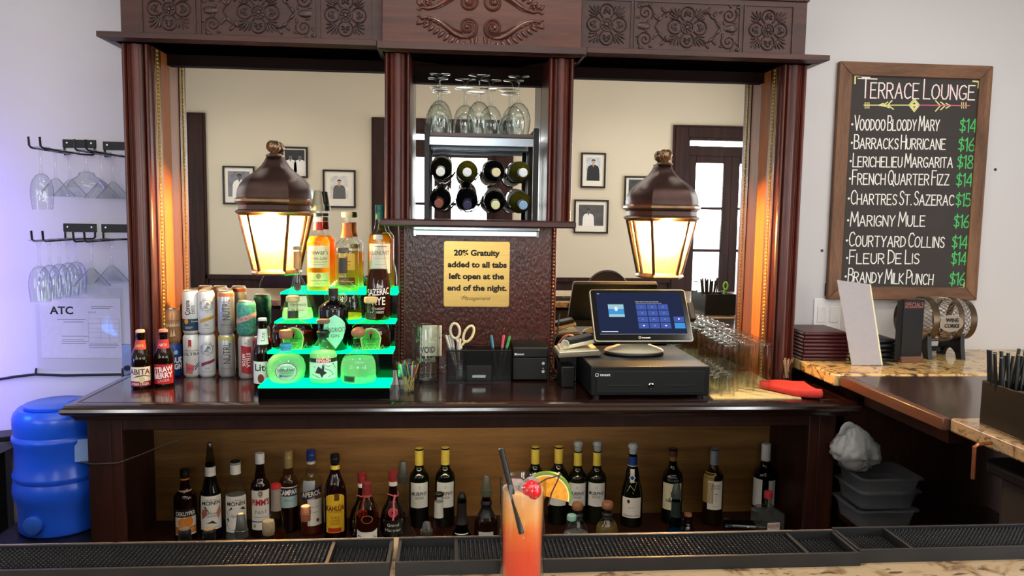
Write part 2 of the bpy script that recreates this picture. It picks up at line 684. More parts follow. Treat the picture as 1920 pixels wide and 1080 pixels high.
GL = {
    'A': [[(0, 0), (.28, 1), (.56, 0)], [(.1, .36), (.46, .36)]],
    'B': [[(0, 0), (0, 1), (.3, 1), (.44, .88), (.44, .66), (.3, .54), (0, .54)], [(.3, .54), (.5, .42), (.5, .14), (.34, 0), (0, 0)]],
    'C': [[(.5, .84), (.36, 1), (.16, .96), (.03, .74), (0, .42), (.08, .12), (.26, 0), (.5, .12)]],
    'D': [[(0, 0), (0, 1), (.24, .96), (.44, .76), (.48, .44), (.36, .14), (0, 0)]],
    'E': [[(.44, 1), (0, 1), (0, 0), (.46, 0)], [(0, .54), (.36, .54)]],
    'F': [[(.44, 1), (0, 1), (0, 0)], [(0, .54), (.34, .54)]],
    'G': [[(.5, .86), (.34, 1), (.14, .92), (.02, .68), (0, .38), (.1, .08), (.3, 0), (.5, .14), (.5, .42), (.3, .42)]],
    'H': [[(0, 0), (0, 1)], [(.48, 0), (.48, 1)], [(0, .52), (.48, .52)]],
    'I': [[(.02, 0), (.02, 1)]],
    'J': [[(.4, 1), (.4, .2), (.24, 0), (.06, .06), (0, .24)]],
    'K': [[(0, 0), (0, 1)], [(.44, 1), (0, .46), (.48, 0)]],
    'L': [[(0, 1), (0, 0), (.42, 0)]],
    'M': [[(0, 0), (.08, 1), (.34, .3), (.6, 1), (.68, 0)]],
    'N': [[(0, 0), (0, 1), (.48, 0), (.48, 1)]],
    'O': [[(.27, 1), (.1, .9), (0, .6), (.02, .26), (.16, .02), (.34, .02), (.5, .24), (.54, .6), (.44, .9), (.27, 1)]],
    'P': [[(0, 0), (0, 1), (.28, 1), (.46, .86), (.46, .62), (.28, .46), (0, .46)]],
    'Q': [[(.27, 1), (.1, .9), (0, .6), (.02, .26), (.16, .02), (.34, .02), (.5, .24), (.54, .6), (.44, .9), (.27, 1)], [(.32, .28), (.58, -.1)]],
    'R': [[(0, 0), (0, 1), (.28, 1), (.44, .88), (.44, .64), (.28, .5), (0, .5)], [(.2, .5), (.48, 0)]],
    'S': [[(.42, .86), (.28, 1), (.1, .94), (.03, .78), (.1, .6), (.34, .44), (.42, .24), (.32, .04), (.14, 0), (0, .14)]],
    'T': [[(0, 1), (.54, 1)], [(.27, 1), (.27, 0)]],
    'U': [[(0, 1), (0, .26), (.12, .02), (.32, .02), (.46, .26), (.46, 1)]],
    'V': [[(0, 1), (.26, 0), (.54, 1)]],
    'Y': [[(0, 1), (.24, .48), (.5, 1)], [(.24, .48), (.2, 0)]],
    'Z': [[(.02, 1), (.46, 1), (0, 0), (.5, 0)]],
    '1': [[(0, .8), (.16, 1), (.16, 0)]],
    '4': [[(.36, 0), (.36, 1), (0, .3), (.5, .3)]],
    '5': [[(.44, 1), (.06, 1), (.04, .58), (.28, .62), (.44, .42), (.4, .12), (.2, 0), (0, .1)]],
    '6': [[(.36, 1), (.1, .62), (0, .3), (.1, .04), (.28, 0), (.44, .16), (.42, .4), (.24, .5), (.04, .38)]],
    '8': [[(.24, .54), (.06, .7), (.1, .94), (.26, 1), (.4, .92), (.42, .7), (.24, .54), (.02, .3), (.08, .04), (.26, 0), (.44, .06), (.46, .3), (.24, .54)]],
    '$': [[(.42, .82), (.26, .92), (.08, .86), (.04, .68), (.22, .52), (.42, .36), (.4, .16), (.22, .08), (.02, .18)], [(.26, 1.06), (.2, -.06)]],
    '.': [[(0, 0), (.03, .05)]],
}


def strokes(body):
    "hand lettering: words in small capitals with a taller first letter"
    out, x, first = [], 0.0, True
    for ch in body:
        if ch == ' ':
            x += 0.16
            first = True
            continue
        big = 1.0 if first or ch in '$14568' else 0.74
        wmax = 0
        for line in GL[ch]:
            out.append([(x + a * (0.92 if big < 1 else 1.0) * 0.95, b * big) for a, b in line])
            wmax = max(wmax, max(a for a, b in line))
        x += wmax * 0.9 + 0.13
        first = False
    return out, x - 0.13


def chalk(mb, body, p0, p1, h, w, mi, place):
    ls, W = strokes(body)
    s = (Vector(p1) - Vector(p0)).length / W
    d = (Vector(p1) - Vector(p0)).normalized()
    nrm = Vector((-d.y, d.x))
    for l in ls:
        pts = [Vector(p0) + d * (a * s) + nrm * (b * h) for a, b in l]
        ribbon(mb, pts, w, mi, place)


RK = [0]


def ribbon(mb, pts, w, mi, place):
    for a, b in zip(pts, pts[1:]):
        t = b - a
        if t.length < 1e-9:
            continue
        t.normalize()
        n = Vector((-t.y, t.x)) * (w / 2)
        e = t * (w * 0.4)
        RK[0] = (RK[0] + 1) % 6
        dy = Vector((0, -7e-5 * RK[0], 0))
        mb.add([Vector(place(*q)) + dy for q in (a - e + n, a - e - n, b + e - n, b + e + n)], [(0, 1, 2, 3)], mi)


def patch(mb, place, u0, u1, v0, v1, mi, nu=14, nv=3, cut=None):
    def fn(i, j):
        u, v = u0 + (u1 - u0) * i, v0 + (v1 - v0) * j
        if cut:
            v = cut(i, v, j)
        return place(u, v)
    mb.grid(fn, nu, nv, mi)


def disc(mb, place, u, v, ru, rv, mi, n=20, r0=0.0):
    if r0 <= 0:
        vs = [place(u + ru * cos(2 * pi * k / n), v + rv * sin(2 * pi * k / n)) for k in range(n)]
        mb.add(vs, [tuple(range(n))], mi)
    else:
        vs = [place(u + q * ru * cos(2 * pi * k / n), v + q * rv * sin(2 * pi * k / n)) for q in (1, r0) for k in range(n)]
        mb.add(vs, [(k, (k + 1) % n, n + (k + 1) % n, n + k) for k in range(n)], mi)


def flatxz(y):
    return lambda u, v: (u, y, v)


# ================================================================== the room
XL, XR, ZC = -3.0, 3.3, 3.3
struct('floor', MB().box(XL, XR, -5.5, WY, -0.1, 0.0), FLOORW)
struct('ceiling', MB().box(XL, XR, WF - 0.15, WY, ZC, ZC + 0.1), CEILP)
struct('wall_back', MB().box(XL - 0.1, XR + 0.1, WY, WY + 0.12, 0, ZC), WALLP)
struct('wall_left', MB().box(XL - 0.1, XL, WF - 0.15, WY, 0, ZC), WALLP)
struct('wall_right', MB().box(XR, XR + 0.1, WF - 0.15, WY, 0, ZC), WALLP)


def refl(px, py, Y):
    "where a thing really stands when it is seen in the mirror at a pixel; Y is its true depth"
    p = at(px, py, 2 * MY - Y)
    return Vector((p.x, Y, p.z))


D1R = refl(385, 217, WF).x
D2L, D2R = refl(697, 219, WF).x, refl(962, 300, WF).x
D3L = refl(1262, 247, WF).x
DT = refl(540, 216, WF).z
doors = [(D1R - 1.15, D1R), (D2L, D2R), (D3L, D3L + 1.25)]
wl = MB()
xs = XL
for a, b in doors:
    wl.box(xs, a + 0.05, WF - 0.12, WF, 0.97, ZC)
    wl.box(a + 0.05, b - 0.05, WF - 0.12, WF, DT - 0.05, ZC)
    xs = b - 0.05
wl.box(xs, XR, WF - 0.12, WF, 0.97, ZC)
struct('wall_front', wl, CREAM)
ws = MB()
xs = XL
for a, b in doors:
    ws.box(xs, a + 0.05, WF - 0.12, WF + 0.012, 0, 0.96)
    ws.box(xs, a, WF, WF + 0.03, 0.93, 0.972)
    xs = b - 0.05
ws.box(xs, XR, WF - 0.12, WF + 0.012, 0, 0.96)
struct('trim_1', ws, DOORW)

for i, (a, b) in enumerate(doors):
    f = MB()
    cw = 0.17
    for x0, x1 in ((a, a + cw), (b - cw, b)):
        f.box(x0, x1, WF - 0.06, WF + 0.03, 0, DT)
        f.box(x0 + 0.02, x1 - 0.02, WF + 0.03, WF + 0.042, 0, DT - 0.02)
    f.box(a + cw, b - cw, WF - 0.06, WF + 0.03, DT - 0.15, DT)
    f.box(a + cw - 0.02, b - cw + 0.02, WF + 0.03, WF + 0.042, DT - 0.12, DT - 0.02)
    zt = DT - 0.2
    f.box(a + cw, b - cw, WF - 0.05, WF - 0.01, zt - 0.10, zt)          # rail under the transom
    mid = (a + b) / 2
    lf = 0.085
    leaves = [(a + cw, mid), (mid, b - cw)]
    for x0, x1 in leaves:
        f.box(x0, x0 + lf, WF - 0.05, WF - 0.01, 0, zt - 0.1)
        f.box(x1 - lf, x1, WF - 0.05, WF - 0.01, 0, zt - 0.1)
        f.box(x0 + lf, x1 - lf, WF - 0.05, WF - 0.01, zt - 0.17, zt - 0.1)
        f.box(x0 + lf, x1 - lf, WF - 0.05, WF - 0.01, 0, 0.82)
        for zz in (1.26, 1.69):
            f.box(x0 + lf, x1 - lf, WF - 0.045, WF - 0.015, zz - 0.014, zz + 0.014)
    d = struct('door_%d' % (i + 1), f, DOORW, bevel=0.004)
    g = MB()
    for x0, x1 in leaves:
        g.box(x0 + lf, x1 - lf, WF - 0.032, WF - 0.028, 0.82, zt - 0.17)
    g.build('door_glass', GLASS, d)

for k_, (xw, sg_) in enumerate(((XL, 1), (XR, -1))):  # frames added only to give the side fill lights a source
    f = MB()
    x0, x1 = sorted((xw, xw + sg_ * 0.05))
    for ya, yb, za, zb in ((-1.36, -1.25, 0.68, 2.52), (0.25, 0.36, 0.68, 2.52), (-1.25, 0.25, 2.4, 2.52), (-1.25, 0.25, 0.68, 0.8), (-0.52, -0.48, 0.8, 2.4), (-1.25, -0.52, 1.58, 1.62), (-0.48, 0.25, 1.58, 1.62)):
        f.box(x0, x1, ya, yb, za, zb)
    struct('window_%d' % (k_ + 1), f, DOORW, bevel=0.004)

LEAFM = [plain('#3f7a35', 0.6, var=0.4, scale=30), plain('#6f9a4c', 0.6, var=0.4, scale=30)]


def shrub(loc, r, h, label):
    t = thing('courtyard_shrub', label, 'shrub', loc, group=None)
    m = MB()
    for k in range(700):
        a, z = random.uniform(0, 2 * pi), random.uniform(0.05, 1)
        q = r * sqrt(random.random()) * (1.15 - 0.5 * z)
        c = Vector((q * cos(a), q * sin(a), z * h))
        R = Matrix.Translation(c) @ Matrix.Rotation(random.uniform(0, 6.28), 4, Vector((random.uniform(-1, 1), random.uniform(-1, 1), random.uniform(-1, 1))).normalized())
        s = random.uniform(0.04, 0.075)
        m.add([(-s, 0, 0), (0, -s * 0.4, 0.01), (s, 0, 0), (0, s * 0.4, 0.01)], [(0, 1, 2, 3)], k % 2, R)
    m.build('foliage', LEAFM, t)
    MB().tube([(0, 0, 0), (0.02, 0, h * 0.5), (0, 0, h * 0.8)], [0.04, 0.03, 0.012]).build('stem', plain('#5a4634', 0.8), t)


shrub((0.25, -4.2, 0), 0.8, 1.5, 'green courtyard shrub outside the middle glass door, seen in the mirror')
shrub((2.55, -4.0, 0), 0.75, 1.35, 'green courtyard shrub outside the right glass door, seen in the mirror')
shrub((-3.6, -4.2, 0), 0.9, 1.5, 'green courtyard shrub outside the left glass door, seen in the mirror')

# framed photographs on the wall behind the camera, seen in the mirrors
FRAMEB = plain('#1a1513', 0.4, var=0.1, name='black_picture_frame')
PH_BG = [plain(h, 0.7, var=0.25, scale=14, name='photo_print') for h in ('#77767a', '#2b2a2c', '#c9c6c0', '#b9c0c4', '#4c4b4a', '#3b3d40')]
PH_SK = plain('#b59a86', 0.7, name='photo_skin_tone')
PH_GR = plain('#5b5957', 0.7, name='photo_grey')
PH_WH = plain('#dedbd5', 0.7, name='photo_white')
PH_DK = plain('#232427', 0.7, name='photo_dark')
MATB = plain('#d9d3c6', 0.8, var=0.01, name='mount_board')


def picture(x0, y0, x1, y1, label, bg, people, inset, wide):
    p = refl(x0, y1, WF)
    q = refl(x1, y0, WF)
    w, h = q.x - p.x, q.z - p.z
    t = thing('framed_photograph', label, 'picture', ((p.x + q.x) / 2, WF, p.z), group='framed photographs on the cream wall')
    fw = 0.017
    fr = MB()
    # the picture faces +Y
    for a in (-w / 2, w / 2 - fw):
        fr.box(a, a + fw, 0, 0.022, 0, h)
    fr.box(-w / 2 + fw, w / 2 - fw, 0, 0.022, 0, fw)
    fr.box(-w / 2 + fw, w / 2 - fw, 0, 0.022, h - fw, h)
    fr.build('frame', FRAMEB, t, bevel=0.002)
    MB().box(-w / 2 + fw, w / 2 - fw, 0.0, 0.010, fw, h - fw).build('mount', MATB, t)
    ph = MB()
    a, b = inset
    pl = flatxz(0.0108)
    x0_, x1_, z0_, z1_ = -w * a, w * a, h * (0.5 - b) + 0.012, h * (0.5 + b) + 0.012
    ph.box(x0_, x1_, 0.0098, 0.0106, z0_, z1_, 0)
    H = z1_ - z0_
    for cx, top, body, skin in people:
        zz = z0_ + H * top
        r = H * 0.105
        c0_ = cx * w
        pl2 = flatxz(0.0111)
        sh_ = zz - 2.35 * r
        out = [(-2.7, 0), (-2.5, .72), (-2.0, .93), (-1.0, 1.0), (-.5, 1.06), (-.42, 1.2), (.42, 1.2), (.5, 1.06), (1.0, 1.0), (2.0, .93), (2.5, .72), (2.7, 0)]
        ph.add([pl2(c0_ + u * r, z0_ + (sh_ - z0_) * min(v, 1.0) + max(0, v - 1) * 2.2 * r) for u, v in out], [tuple(range(12))], body)
        ph.add([flatxz(0.01115)(c0_ + u * r, sh_ + v * r) for u, v in ((-.4, .1), (0, -.9), (.4, .1), (.36, .6), (-.36, .6))], [(0, 1, 2, 3, 4)], skin)
        disc(ph, flatxz(0.0112), c0_, zz - r * 1.05, r * 0.78, r, skin, 18)
        ph.add([flatxz(0.0113)(c0_ + u * r, zz - r + v * r) for u, v in ((-.84, -.1), (-.8, .6), (-.4, 1.02), (.3, 1.06), (.8, .6), (.84, -.1), (.6, .35), (0, .5), (-.6, .35))], [tuple(range(9))], 4)
    ph.build('photo', [PH_BG[bg], PH_SK, PH_GR, PH_WH, PH_DK], t)


picture(419, 312, 478, 383, 'black framed grey photograph half hidden behind the left lantern', 0, [(0.02, 0.9, 3, 2)], (0.34, 0.33), False)
picture(529, 276, 577, 333, 'small dark framed photograph of two people in white shirts', 1, [(-0.16, 0.8, 3, 2), (0.2, 0.8, 3, 2)], (0.38, 0.36), True)
picture(606, 319, 667, 389, 'black framed photograph of a person in a wide hat and dark jacket', 2, [(0.0, 0.85, 2, 1)], (0.27, 0.3), False)
picture(1088, 287, 1136, 352, 'black framed colour photograph of a person in a dark jacket with crossed arms', 3, [(0.0, 0.92, 4, 1)], (0.29, 0.33), False)
picture(1075, 375, 1141, 437, 'wide black framed photograph of a person in a white jacket', 4, [(-0.08, 0.82, 3, 2)], (0.36, 0.31), True)
picture(1169, 331, 1228, 392, 'black framed dark photograph half hidden behind the right lantern', 5, [(0.0, 0.7, 2, 2)], (0.36, 0.36), True)

# bar stools on the guests' side, their round backs seen in the left mirror
STOOLW = plain('#2c1c16', 0.4, var=0.2, scale=12, name='stool_wood')


def stool(x, y, label):
    t = thing('bar_stool', label, 'stool', (x, y, 0), group='bar stools on the guests side')
    m = MB()
    m.lathe([(0, 0.74), (0.17, 0.74), (0.19, 0.755), (0.19, 0.785), (0.17, 0.80), (0, 0.805)], 28)
    m.build('seat', BLACK, t)
    for sx in (-1, 1):
        for sy in (-1, 1):
            MB().tube([(sx * 0.13, sy * 0.13, 0.745), (sx * 0.19, sy * 0.19, 0)], 0.017, 8).build('leg', STOOLW, t)
    MB().tube([(0.17 * cos(a), 0.17 * sin(a), 0.28) for a in [2 * pi * k / 24 for k in range(24)]], 0.009, 6, closed=True).build('foot_ring', STOOLW, t)
    X = Matrix.Translation((0, -0.175, 1.02)) @ Matrix.Rotation(radians(90), 4, 'X')
    b = MB().lathe([(0, -0.012), (0.15, -0.012), (0.155, 0), (0.15, 0.012), (0, 0.012)], 32, 0, X)
    b.tube([(0.155 * cos(a), -0.175, 1.02 + 0.155 * sin(a)) for a in [2 * pi * k / 32 for k in range(32)]], 0.014, 8, closed=True)
    for sx in (-1, 1):
        b.tube([(sx * 0.1, -0.175, 0.79), (sx * 0.1, -0.175, 0.93)], 0.011, 8)
    b.build('backrest', STOOLW, t)


stool(refl(523, 540, 0.2).x, 0.25, 'dark round-backed bar stool seen in the mirror under the left lantern')
stool(refl(1120, 540, 0.2).x + 0.1, 0.25, 'dark round-backed bar stool seen in the mirror behind the payment terminal')

# ================================================================== front bar
FB0, FB1 = 0.48, 1.195
bar = thing('front_bar', 'long bar with beige speckled granite top in the foreground', 'bar', (0, 0.85, 0))
RX = 1.315      # inner edge of the bar's right arm
pl = MB()
pl.prism([(-2.99, FB0), (2.05, FB0), (2.05, 1.885), (RX, 1.885), (RX, FB1), (-2.99, FB1)], 1.032, 1.07)
pl.build('granite_top', GRANF, bar, world=True, bevel=0.006)
bb = MB()
bb.box(-2.98, 1.95, 0.62, 1.10, 0, 1.032)
bb.box(RX + 0.56, 1.95, 1.0, 1.86, 0, 1.032)
bb.build('bar_front', plain('#120a09', .6, var=.2, scale=20, name='dark_bar_panel'), bar, world=True)  # shade behind the bar put into the near-black colour
ret = thing('side_counter', 'gold granite counter end against the back wall under the chalkboard', 'counter', (1.9, 2.68, 0))
MB().prism([(1.283, 2.435), (2.6, 2.435), (2.6, WY - .002), (1.283, WY - .002)], 1.03, 1.07).build('granite_top', GRAN, ret, world=True, bevel=0.006)
MB().box(1.36, 2.55, 2.50, WY - .002, 0, 1.03).build('cabinet', BASEW, ret, world=True)
fl = thing('bar_flap', 'dark polished wooden bar flap bridging the two granite counters', 'bar flap', (1.7, 2.16, 1.04))
MB().box(1.325, 2.05, 1.892, 2.428, 1.036, 1.066).build('board', FLAPW, fl, world=True, bevel=0.004)
MB().box(1.300, 1.325, 1.892, 2.428, 1.032, 1.067).build('edging', FLAPEDGE, fl, world=True, bevel=0.004)
MB().box(1.36, 1.40, 1.95, 2.38, 0.98, 1.036).build('batten', BASEW, fl, world=True)
MB().box(1.93, 1.96, 1.90, 2.42, 0.08, 1.036).build('gate', plain('#120a09', .6, var=.2, scale=20, name='dark_bar_panel'), fl, world=True)  # near-black sheet added for the darkness under the flap

# rubber bar mats


def barmat(x, y, rz, label, trays):
    W, D, H = 0.686, 0.086, 0.020
    m = MB()
    m.box(0, W, 0, D, 0, 0.004)
    for a in (0, D - 0.005):
        m.box(0, W, a, a + 0.005, 0.004, H)
    cuts = [0, W - 0.005] + [c for c in trays]
    for a in cuts:
        m.box(a, a + 0.005, 0.005, D - 0.005, 0.004, H - 0.0015)
    lo = min([c for c in trays if c < W / 2], default=0.0)
    hi = max([c for c in trays if c > W / 2], default=W)
    nub = [(0.0021, 0), (0.0019, 0.6), (0.0011, 1.0), (0, 1.0)]
    m.box(lo + 0.004, hi + 0.001, 0.004, D - 0.004, 0.004, 0.0125)
    ny = 11
    for i in range(102):
        for j in range(ny):
            px = 0.0092 + i * 0.0066
            py = 0.0095 + j * 0.0067
            if px > W - 0.01:
                continue
            tr = not (lo <= px <= hi)
            h = 0.0052 if not tr else 0.004
            zb = 0.0125 if not tr else 0.004
            if any(abs(px - c - 0.0025) < 0.005 for c in trays):
                continue
            m.lathe([(r, z * h) for r, z in nub], 6, 0, Matrix.Translation((px, py, zb)))
    o = m.build('bar_mat', RUBBER, loc=(x, y, 1.07), rz=rz, sharp=50)
    return tag(o, label, 'bar mat', 'rubber bar mats along the granite top')


barmat(-0.768, 1.055, 0.0, 'black rubber bar mat at the left end with its tray beside the seam', [0.595])
barmat(-0.074, 1.055, 0.0, 'middle black rubber bar mat behind the orange cocktail', [0.084, 0.605])
barmat(0.615, 1.064, 0.004, 'black rubber bar mat at the right end with its tray at the left', [0.084])

# ================================================================== back bar: counter and base
base = thing('back_bar_cabinet', 'dark wooden base cabinet with an open bottle niche below the counter', 'cabinet', (0.09, 2.68, 0))
BX0, BX1, BY = -1.127, 1.305, 2.45
NX0, NX1, NZ0, NZ1 = -1.022, 1.212, 0.415, 0.892
for s, (a, b) in enumerate(((BX0, NX0), (NX1, BX1))):
    m = MB().box(a, b, BY, BY + 0.02, 0, 0.9348)
    c, d = (a, b - 0.028) if s == 0 else (a + 0.028, b)
    m.box(c + 0.006, d - 0.006, BY - 0.003, BY, 0.02, 0.93)
    m.box(a, a + 0.03, BY + 0.02, MY + 0.03, 0, 0.9348) if s == 0 else m.box(b - 0.03, b, BY + 0.02, MY + 0.03, 0, 0.9348)
    m.build('stile', BASEW, base, world=True, bevel=0.003)
MB().box(NX0, NX1, BY, BY + 0.022, NZ1, 0.9348).build('top_rail', BASEW, base, world=True, bevel=0.003)
MB().box(NX0, NX1, BY, BY + 0.022, 0, NZ0 - 0.02).build('bottom_rail', BASEW, base, world=True)
MB().box(BX0 + 0.03, BX1 - 0.03, BY + 0.022, 2.905, NZ0 - 0.02, NZ0).build('niche_shelf', BASEW, base, world=True)
MB().box(BX0 + 0.03, BX1 - 0.03, 2.905, 2.92, 0, 0.9348).build('niche_back', NICHEW, base, world=True)

ct = thing('back_bar_counter', 'dark polished wooden counter with a moulded edge below the mirrors', 'counter', (0.09, 2.65, 0.935))
prof = [(-0.30, 0.935), (0.0, 0.935), (0.010, 0.937), (0.013, 0.945), (0.020, 0.953), (0.036, 0.960), (0.042, 0.968), (0.040, 0.977), (0.032, 0.982), (0.030, 0.988), (0.022, 0.9905),
        (0.006, 0.9905), (0.003, 0.9885), (-0.001, 0.9885), (-0.004, 0.990), (-0.30, 0.990)]
m = MB().sweep(prof, [(BX0 - 0.004, 2.92), (BX0 - 0.004, 2.415), (BX1 + 0.004, 2.415), (BX1 + 0.004, 2.92)])
m.box(-0.95, 1.12, 2.62, 2.925, 0.936, 0.9894)
m.build('counter_top', COUNTERW, ct, world=True, sharp=25)

# ================================================================== back bar: hutch
hu = thing('back_bar_hutch', 'tall carved mahogany back bar with mirrors above the counter', 'back bar', (0.09, 2.75, 0.99))


def reeded(x0, x1, y0, y1, z0, z1):
    "pilaster with a wide rounded reed between two fillets on its front"
    w = x1 - x0
    pts = [(x0, y1), (x0, y0 + 0.012)]
    def arc(a, b, h, n=6):
        for k in range(n + 1):
            t = k / n
            pts.append((x0 + w * (a + (b - a) * t), y0 + 0.012 - h * sin(pi * t) ** 0.8))
    arc(0.0, 0.16, 0.010)
    pts.append((x0 + w * 0.18, y0 + 0.016))
    arc(0.20, 0.27, 0.006, 4)
    pts.append((x0 + w * 0.28, y0 + 0.012))
    arc(0.30, 0.70, 0.012, 8)
    pts.append((x0 + w * 0.72, y0 + 0.012))
    arc(0.73, 0.80, 0.006, 4)
    pts.append((x0 + w * 0.82, y0 + 0.016))
    arc(0.84, 1.0, 0.010)
    pts.append((x1, y1))
    return MB().prism(pts, z0, z1)


PX = (-1.093, -1.005, 1.176, 1.264)
for a, b in ((PX[0], PX[1]), (PX[2], PX[3])):
    reeded(a, b, 2.70, 2.92, 0.99, 2.13).build('pilaster', MAHOG, hu, world=True, sharp=60)
for a, b in ((-0.224, -0.138), (0.333, 0.419)):
    reeded(a, b, 2.66, 2.885, 1.565, 2.118).build('post', MAHOG, hu, world=True, sharp=60)


def beads(x, y, z0, z1, r, mat, name='bead_moulding', dx=0.0, dy=0.0):
    m = MB()
    n = int((z1 - z0) / (r * 1.75))
    for k in range(n):
        m.ball((x, y, z0 + (k + 0.5) * (z1 - z0) / n), r, 7, 5)
    for s in (-1, 1):
        xx, yy = x + dx * s, y + dy * s
        m.tube([(xx, yy, z0), (xx, yy, z1)], r * 0.55, 6)
    m.build(name, mat, hu, world=True, sharp=60)


for sx, x in ((1, -1.005), (-1, 1.176)):
    # moulded inner face of the pilaster, gilded beads, then the plain jamb back to the mirror
    m = MB().box(min(x, x + sx * 0.006), max(x, x + sx * 0.006), 2.735, 2.80, 0.99, 2.13)
    m.build('jamb_strip', MAHOG, hu, world=True)
    beads(x + sx * 0.003, 2.768, 0.99, 2.128, 0.0075, GOLD, dy=0.016)
    m = MB().box(min(x + sx * .003, x - sx * 0.012), max(x + sx * .003, x - sx * 0.012), 2.795, MY - .0005, 0.99, 2.13)
    m.build('jamb', JAMBW, hu, world=True)
for a, b, z0, z1 in ((-1.017, -0.165, 0.99, 2.093), (0.372, 1.19, 0.99, 2.093), (-0.138, 0.333, 1.565, 2.058)):
    MB().box(a, b, MY, MY + 0.006, z0, z1).build('mirror', MIRROR, hu, world=True)
hd = MB()
hd.box(-1.017, -0.138, MY - 0.022, MY + 0.03, 2.093, 2.14)
hd.box(0.333, 1.19, MY - 0.022, MY + 0.03, 2.093, 2.14)
hd.box(-0.138, 0.333, MY - 0.022, MY + 0.03, 2.058, 2.14)
hd.build('header', wood('dark_header_wood', '#120807', '#20100c', 'x', 8, 0.7, 0.0, spec=0.08), hu, world=True)  # wood darkened in its colour for the shade of the ledge
MB().box(-1.05, 1.22, MY + 0.008, MY + 0.035, 0.99, 2.36).build('backboard', MAHOG, hu, world=True)
# ledge over the pilasters, breaking forward over the middle bay
LP = [(-0.2, 2.131), (0.010, 2.131), (0.016, 2.134), (0.030, 2.136), (0.038, 2.139), (0.038, 2.156), (0.032, 2.158), (-0.2, 2.158)]
m = MB()
m.sweep(LP, [(-1.108, 2.92), (-1.108, 2.69), (-0.25, 2.69)])
m.sweep(LP, [(0.46, 2.69), (1.279, 2.69), (1.279, 2.92)])
m.box(-1.10, 1.27, 2.68, 2.92, 2.131, 2.156)
LC = [(-0.2, 2.118), (0.004, 2.118), (0.012, 2.124), (0.018, 2.126), (0.018, 2.148), (0.010, 2.150), (-0.2, 2.150)]
m.sweep(LC, [(-0.226, 2.72), (-0.226, 2.640), (0.435, 2.640), (0.435, 2.72)])
m.box(-0.226, 0.435, 2.65, 2.91, 2.118, 2.148)
m.build('ledge', MAHOGX, hu, world=True)
FZ0, FZ1 = 2.156, 2.344
m = MB().box(-1.087, 1.248, 2.70, 2.92, FZ0, FZ1)
m.build('frieze', MAHOGX, hu, world=True)
MB().box(-0.232, 0.440, 2.655, 2.72, 2.148, 2.40).build('frieze_block', wood('reddish_mahogany', '#35170f', '#5f3024', 'x', 7, 0.32, 0.3), hu, world=True, bevel=0.003)
CP = [(-0.1, 2.344), (0.0, 2.344), (0.006, 2.348), (0.008, 2.366), (0.016, 2.372), (0.03, 2.385), (0.03, 2.41), (-0.1, 2.41)]
m = MB()
m.sweep(CP, [(-1.087, 2.92), (-1.087, 2.70), (-0.235, 2.70)])
m.sweep(CP, [(0.443, 2.70), (1.248, 2.70), (1.248, 2.92)])
x = 0.46
while x < 1.25:
    m.ball((x, 2.692, 2.357), 0.0075, 8, 5, 0, None, (1, 0.6, 1))
    x += 0.0165
m.build('cornice', CARVEW, hu, world=True)


def spiral(m, cx, cz, r, turns, a0, rad, y, hand=1, n=26, mi=0):
    pts, rs = [], []
    for k in range(n + 1):
        t = k / n
        q = r * (1 - 0.86 * t)
        a = a0 + hand * turns * 2 * pi * t
        pts.append((cx + q * cos(a), y, cz + q * sin(a)))
        rs.append(rad * (1 - 0.45 * t))
    m.tube(pts, rs, 6, mi)
    m.ball((pts[-1][0], y, pts[-1][2]), rad * 1.5, 7, 5, mi)


def leaf(m, cx, cz, a, L, w, y, h=0.004, mi=0):
    X = Matrix.Translation((cx + cos(a) * L / 2, y, cz + sin(a) * L / 2)) @ Matrix.Rotation(-a, 4, 'Y')
    m.ball((0, 0, 0), 1, 8, 6, mi, X, (L / 2, h, w / 2))


def rosette(m, cx, cz, R, y, k=1.0):
    "centre boss, four ringed lobes with curls in them and leaf sprays between"
    m.tube([(cx + 0.30 * R * cos(2 * pi * i / 24), y, cz + 0.30 * R * sin(2 * pi * i / 24)) for i in range(24)], 0.0028 * k, 6, closed=True)
    m.ball((cx, y, cz), 0.10 * R, 10, 6, 0, None, (1, 0.5, 1))
    for i in range(8):
        leaf(m, cx + 0.09 * R * cos(i * pi / 4), cz + 0.09 * R * sin(i * pi / 4), i * pi / 4, 0.17 * R, 0.09 * R, y, 0.003)
    for i in range(4):
        a = i * pi / 2
        lx, lz = cx + 0.62 * R * cos(a), cz + 0.62 * R * sin(a)
        ring = [(lx + 0.34 * R * cos(a + pi + 0.55 + t * (2 * pi - 1.1) / 20), y, lz + 0.34 * R * sin(a + pi + 0.55 + t * (2 * pi - 1.1) / 20)) for t in range(21)]
        m.tube(ring, 0.0026 * k, 6)
        for s in (-1, 1):
            spiral(m, lx + 0.13 * R * cos(a + s * 1.5), lz + 0.13 * R * sin(a + s * 1.5), 0.12 * R, 1.1, a + s * 2.6, 0.002 * k, y, s, 14)
            leaf(m, lx + 0.02 * R * cos(a), lz + 0.02 * R * sin(a), a + s * 0.5, 0.2 * R, 0.07 * R, y, 0.003)
        leaf(m, lx - 0.06 * R * cos(a), lz - 0.06 * R * sin(a), a, 0.28 * R, 0.09 * R, y, 0.004)
        b = a + pi / 4
        for s in (-0.42, -0.2, 0, 0.2, 0.42):
            leaf(m, cx + 0.62 * R * cos(b + s * 0.3), cz + 0.62 * R * sin(b + s * 0.3), b + s * 1.5, (0.62 - abs(s) * 0.5) * R, 0.1 * R, y, 0.004)


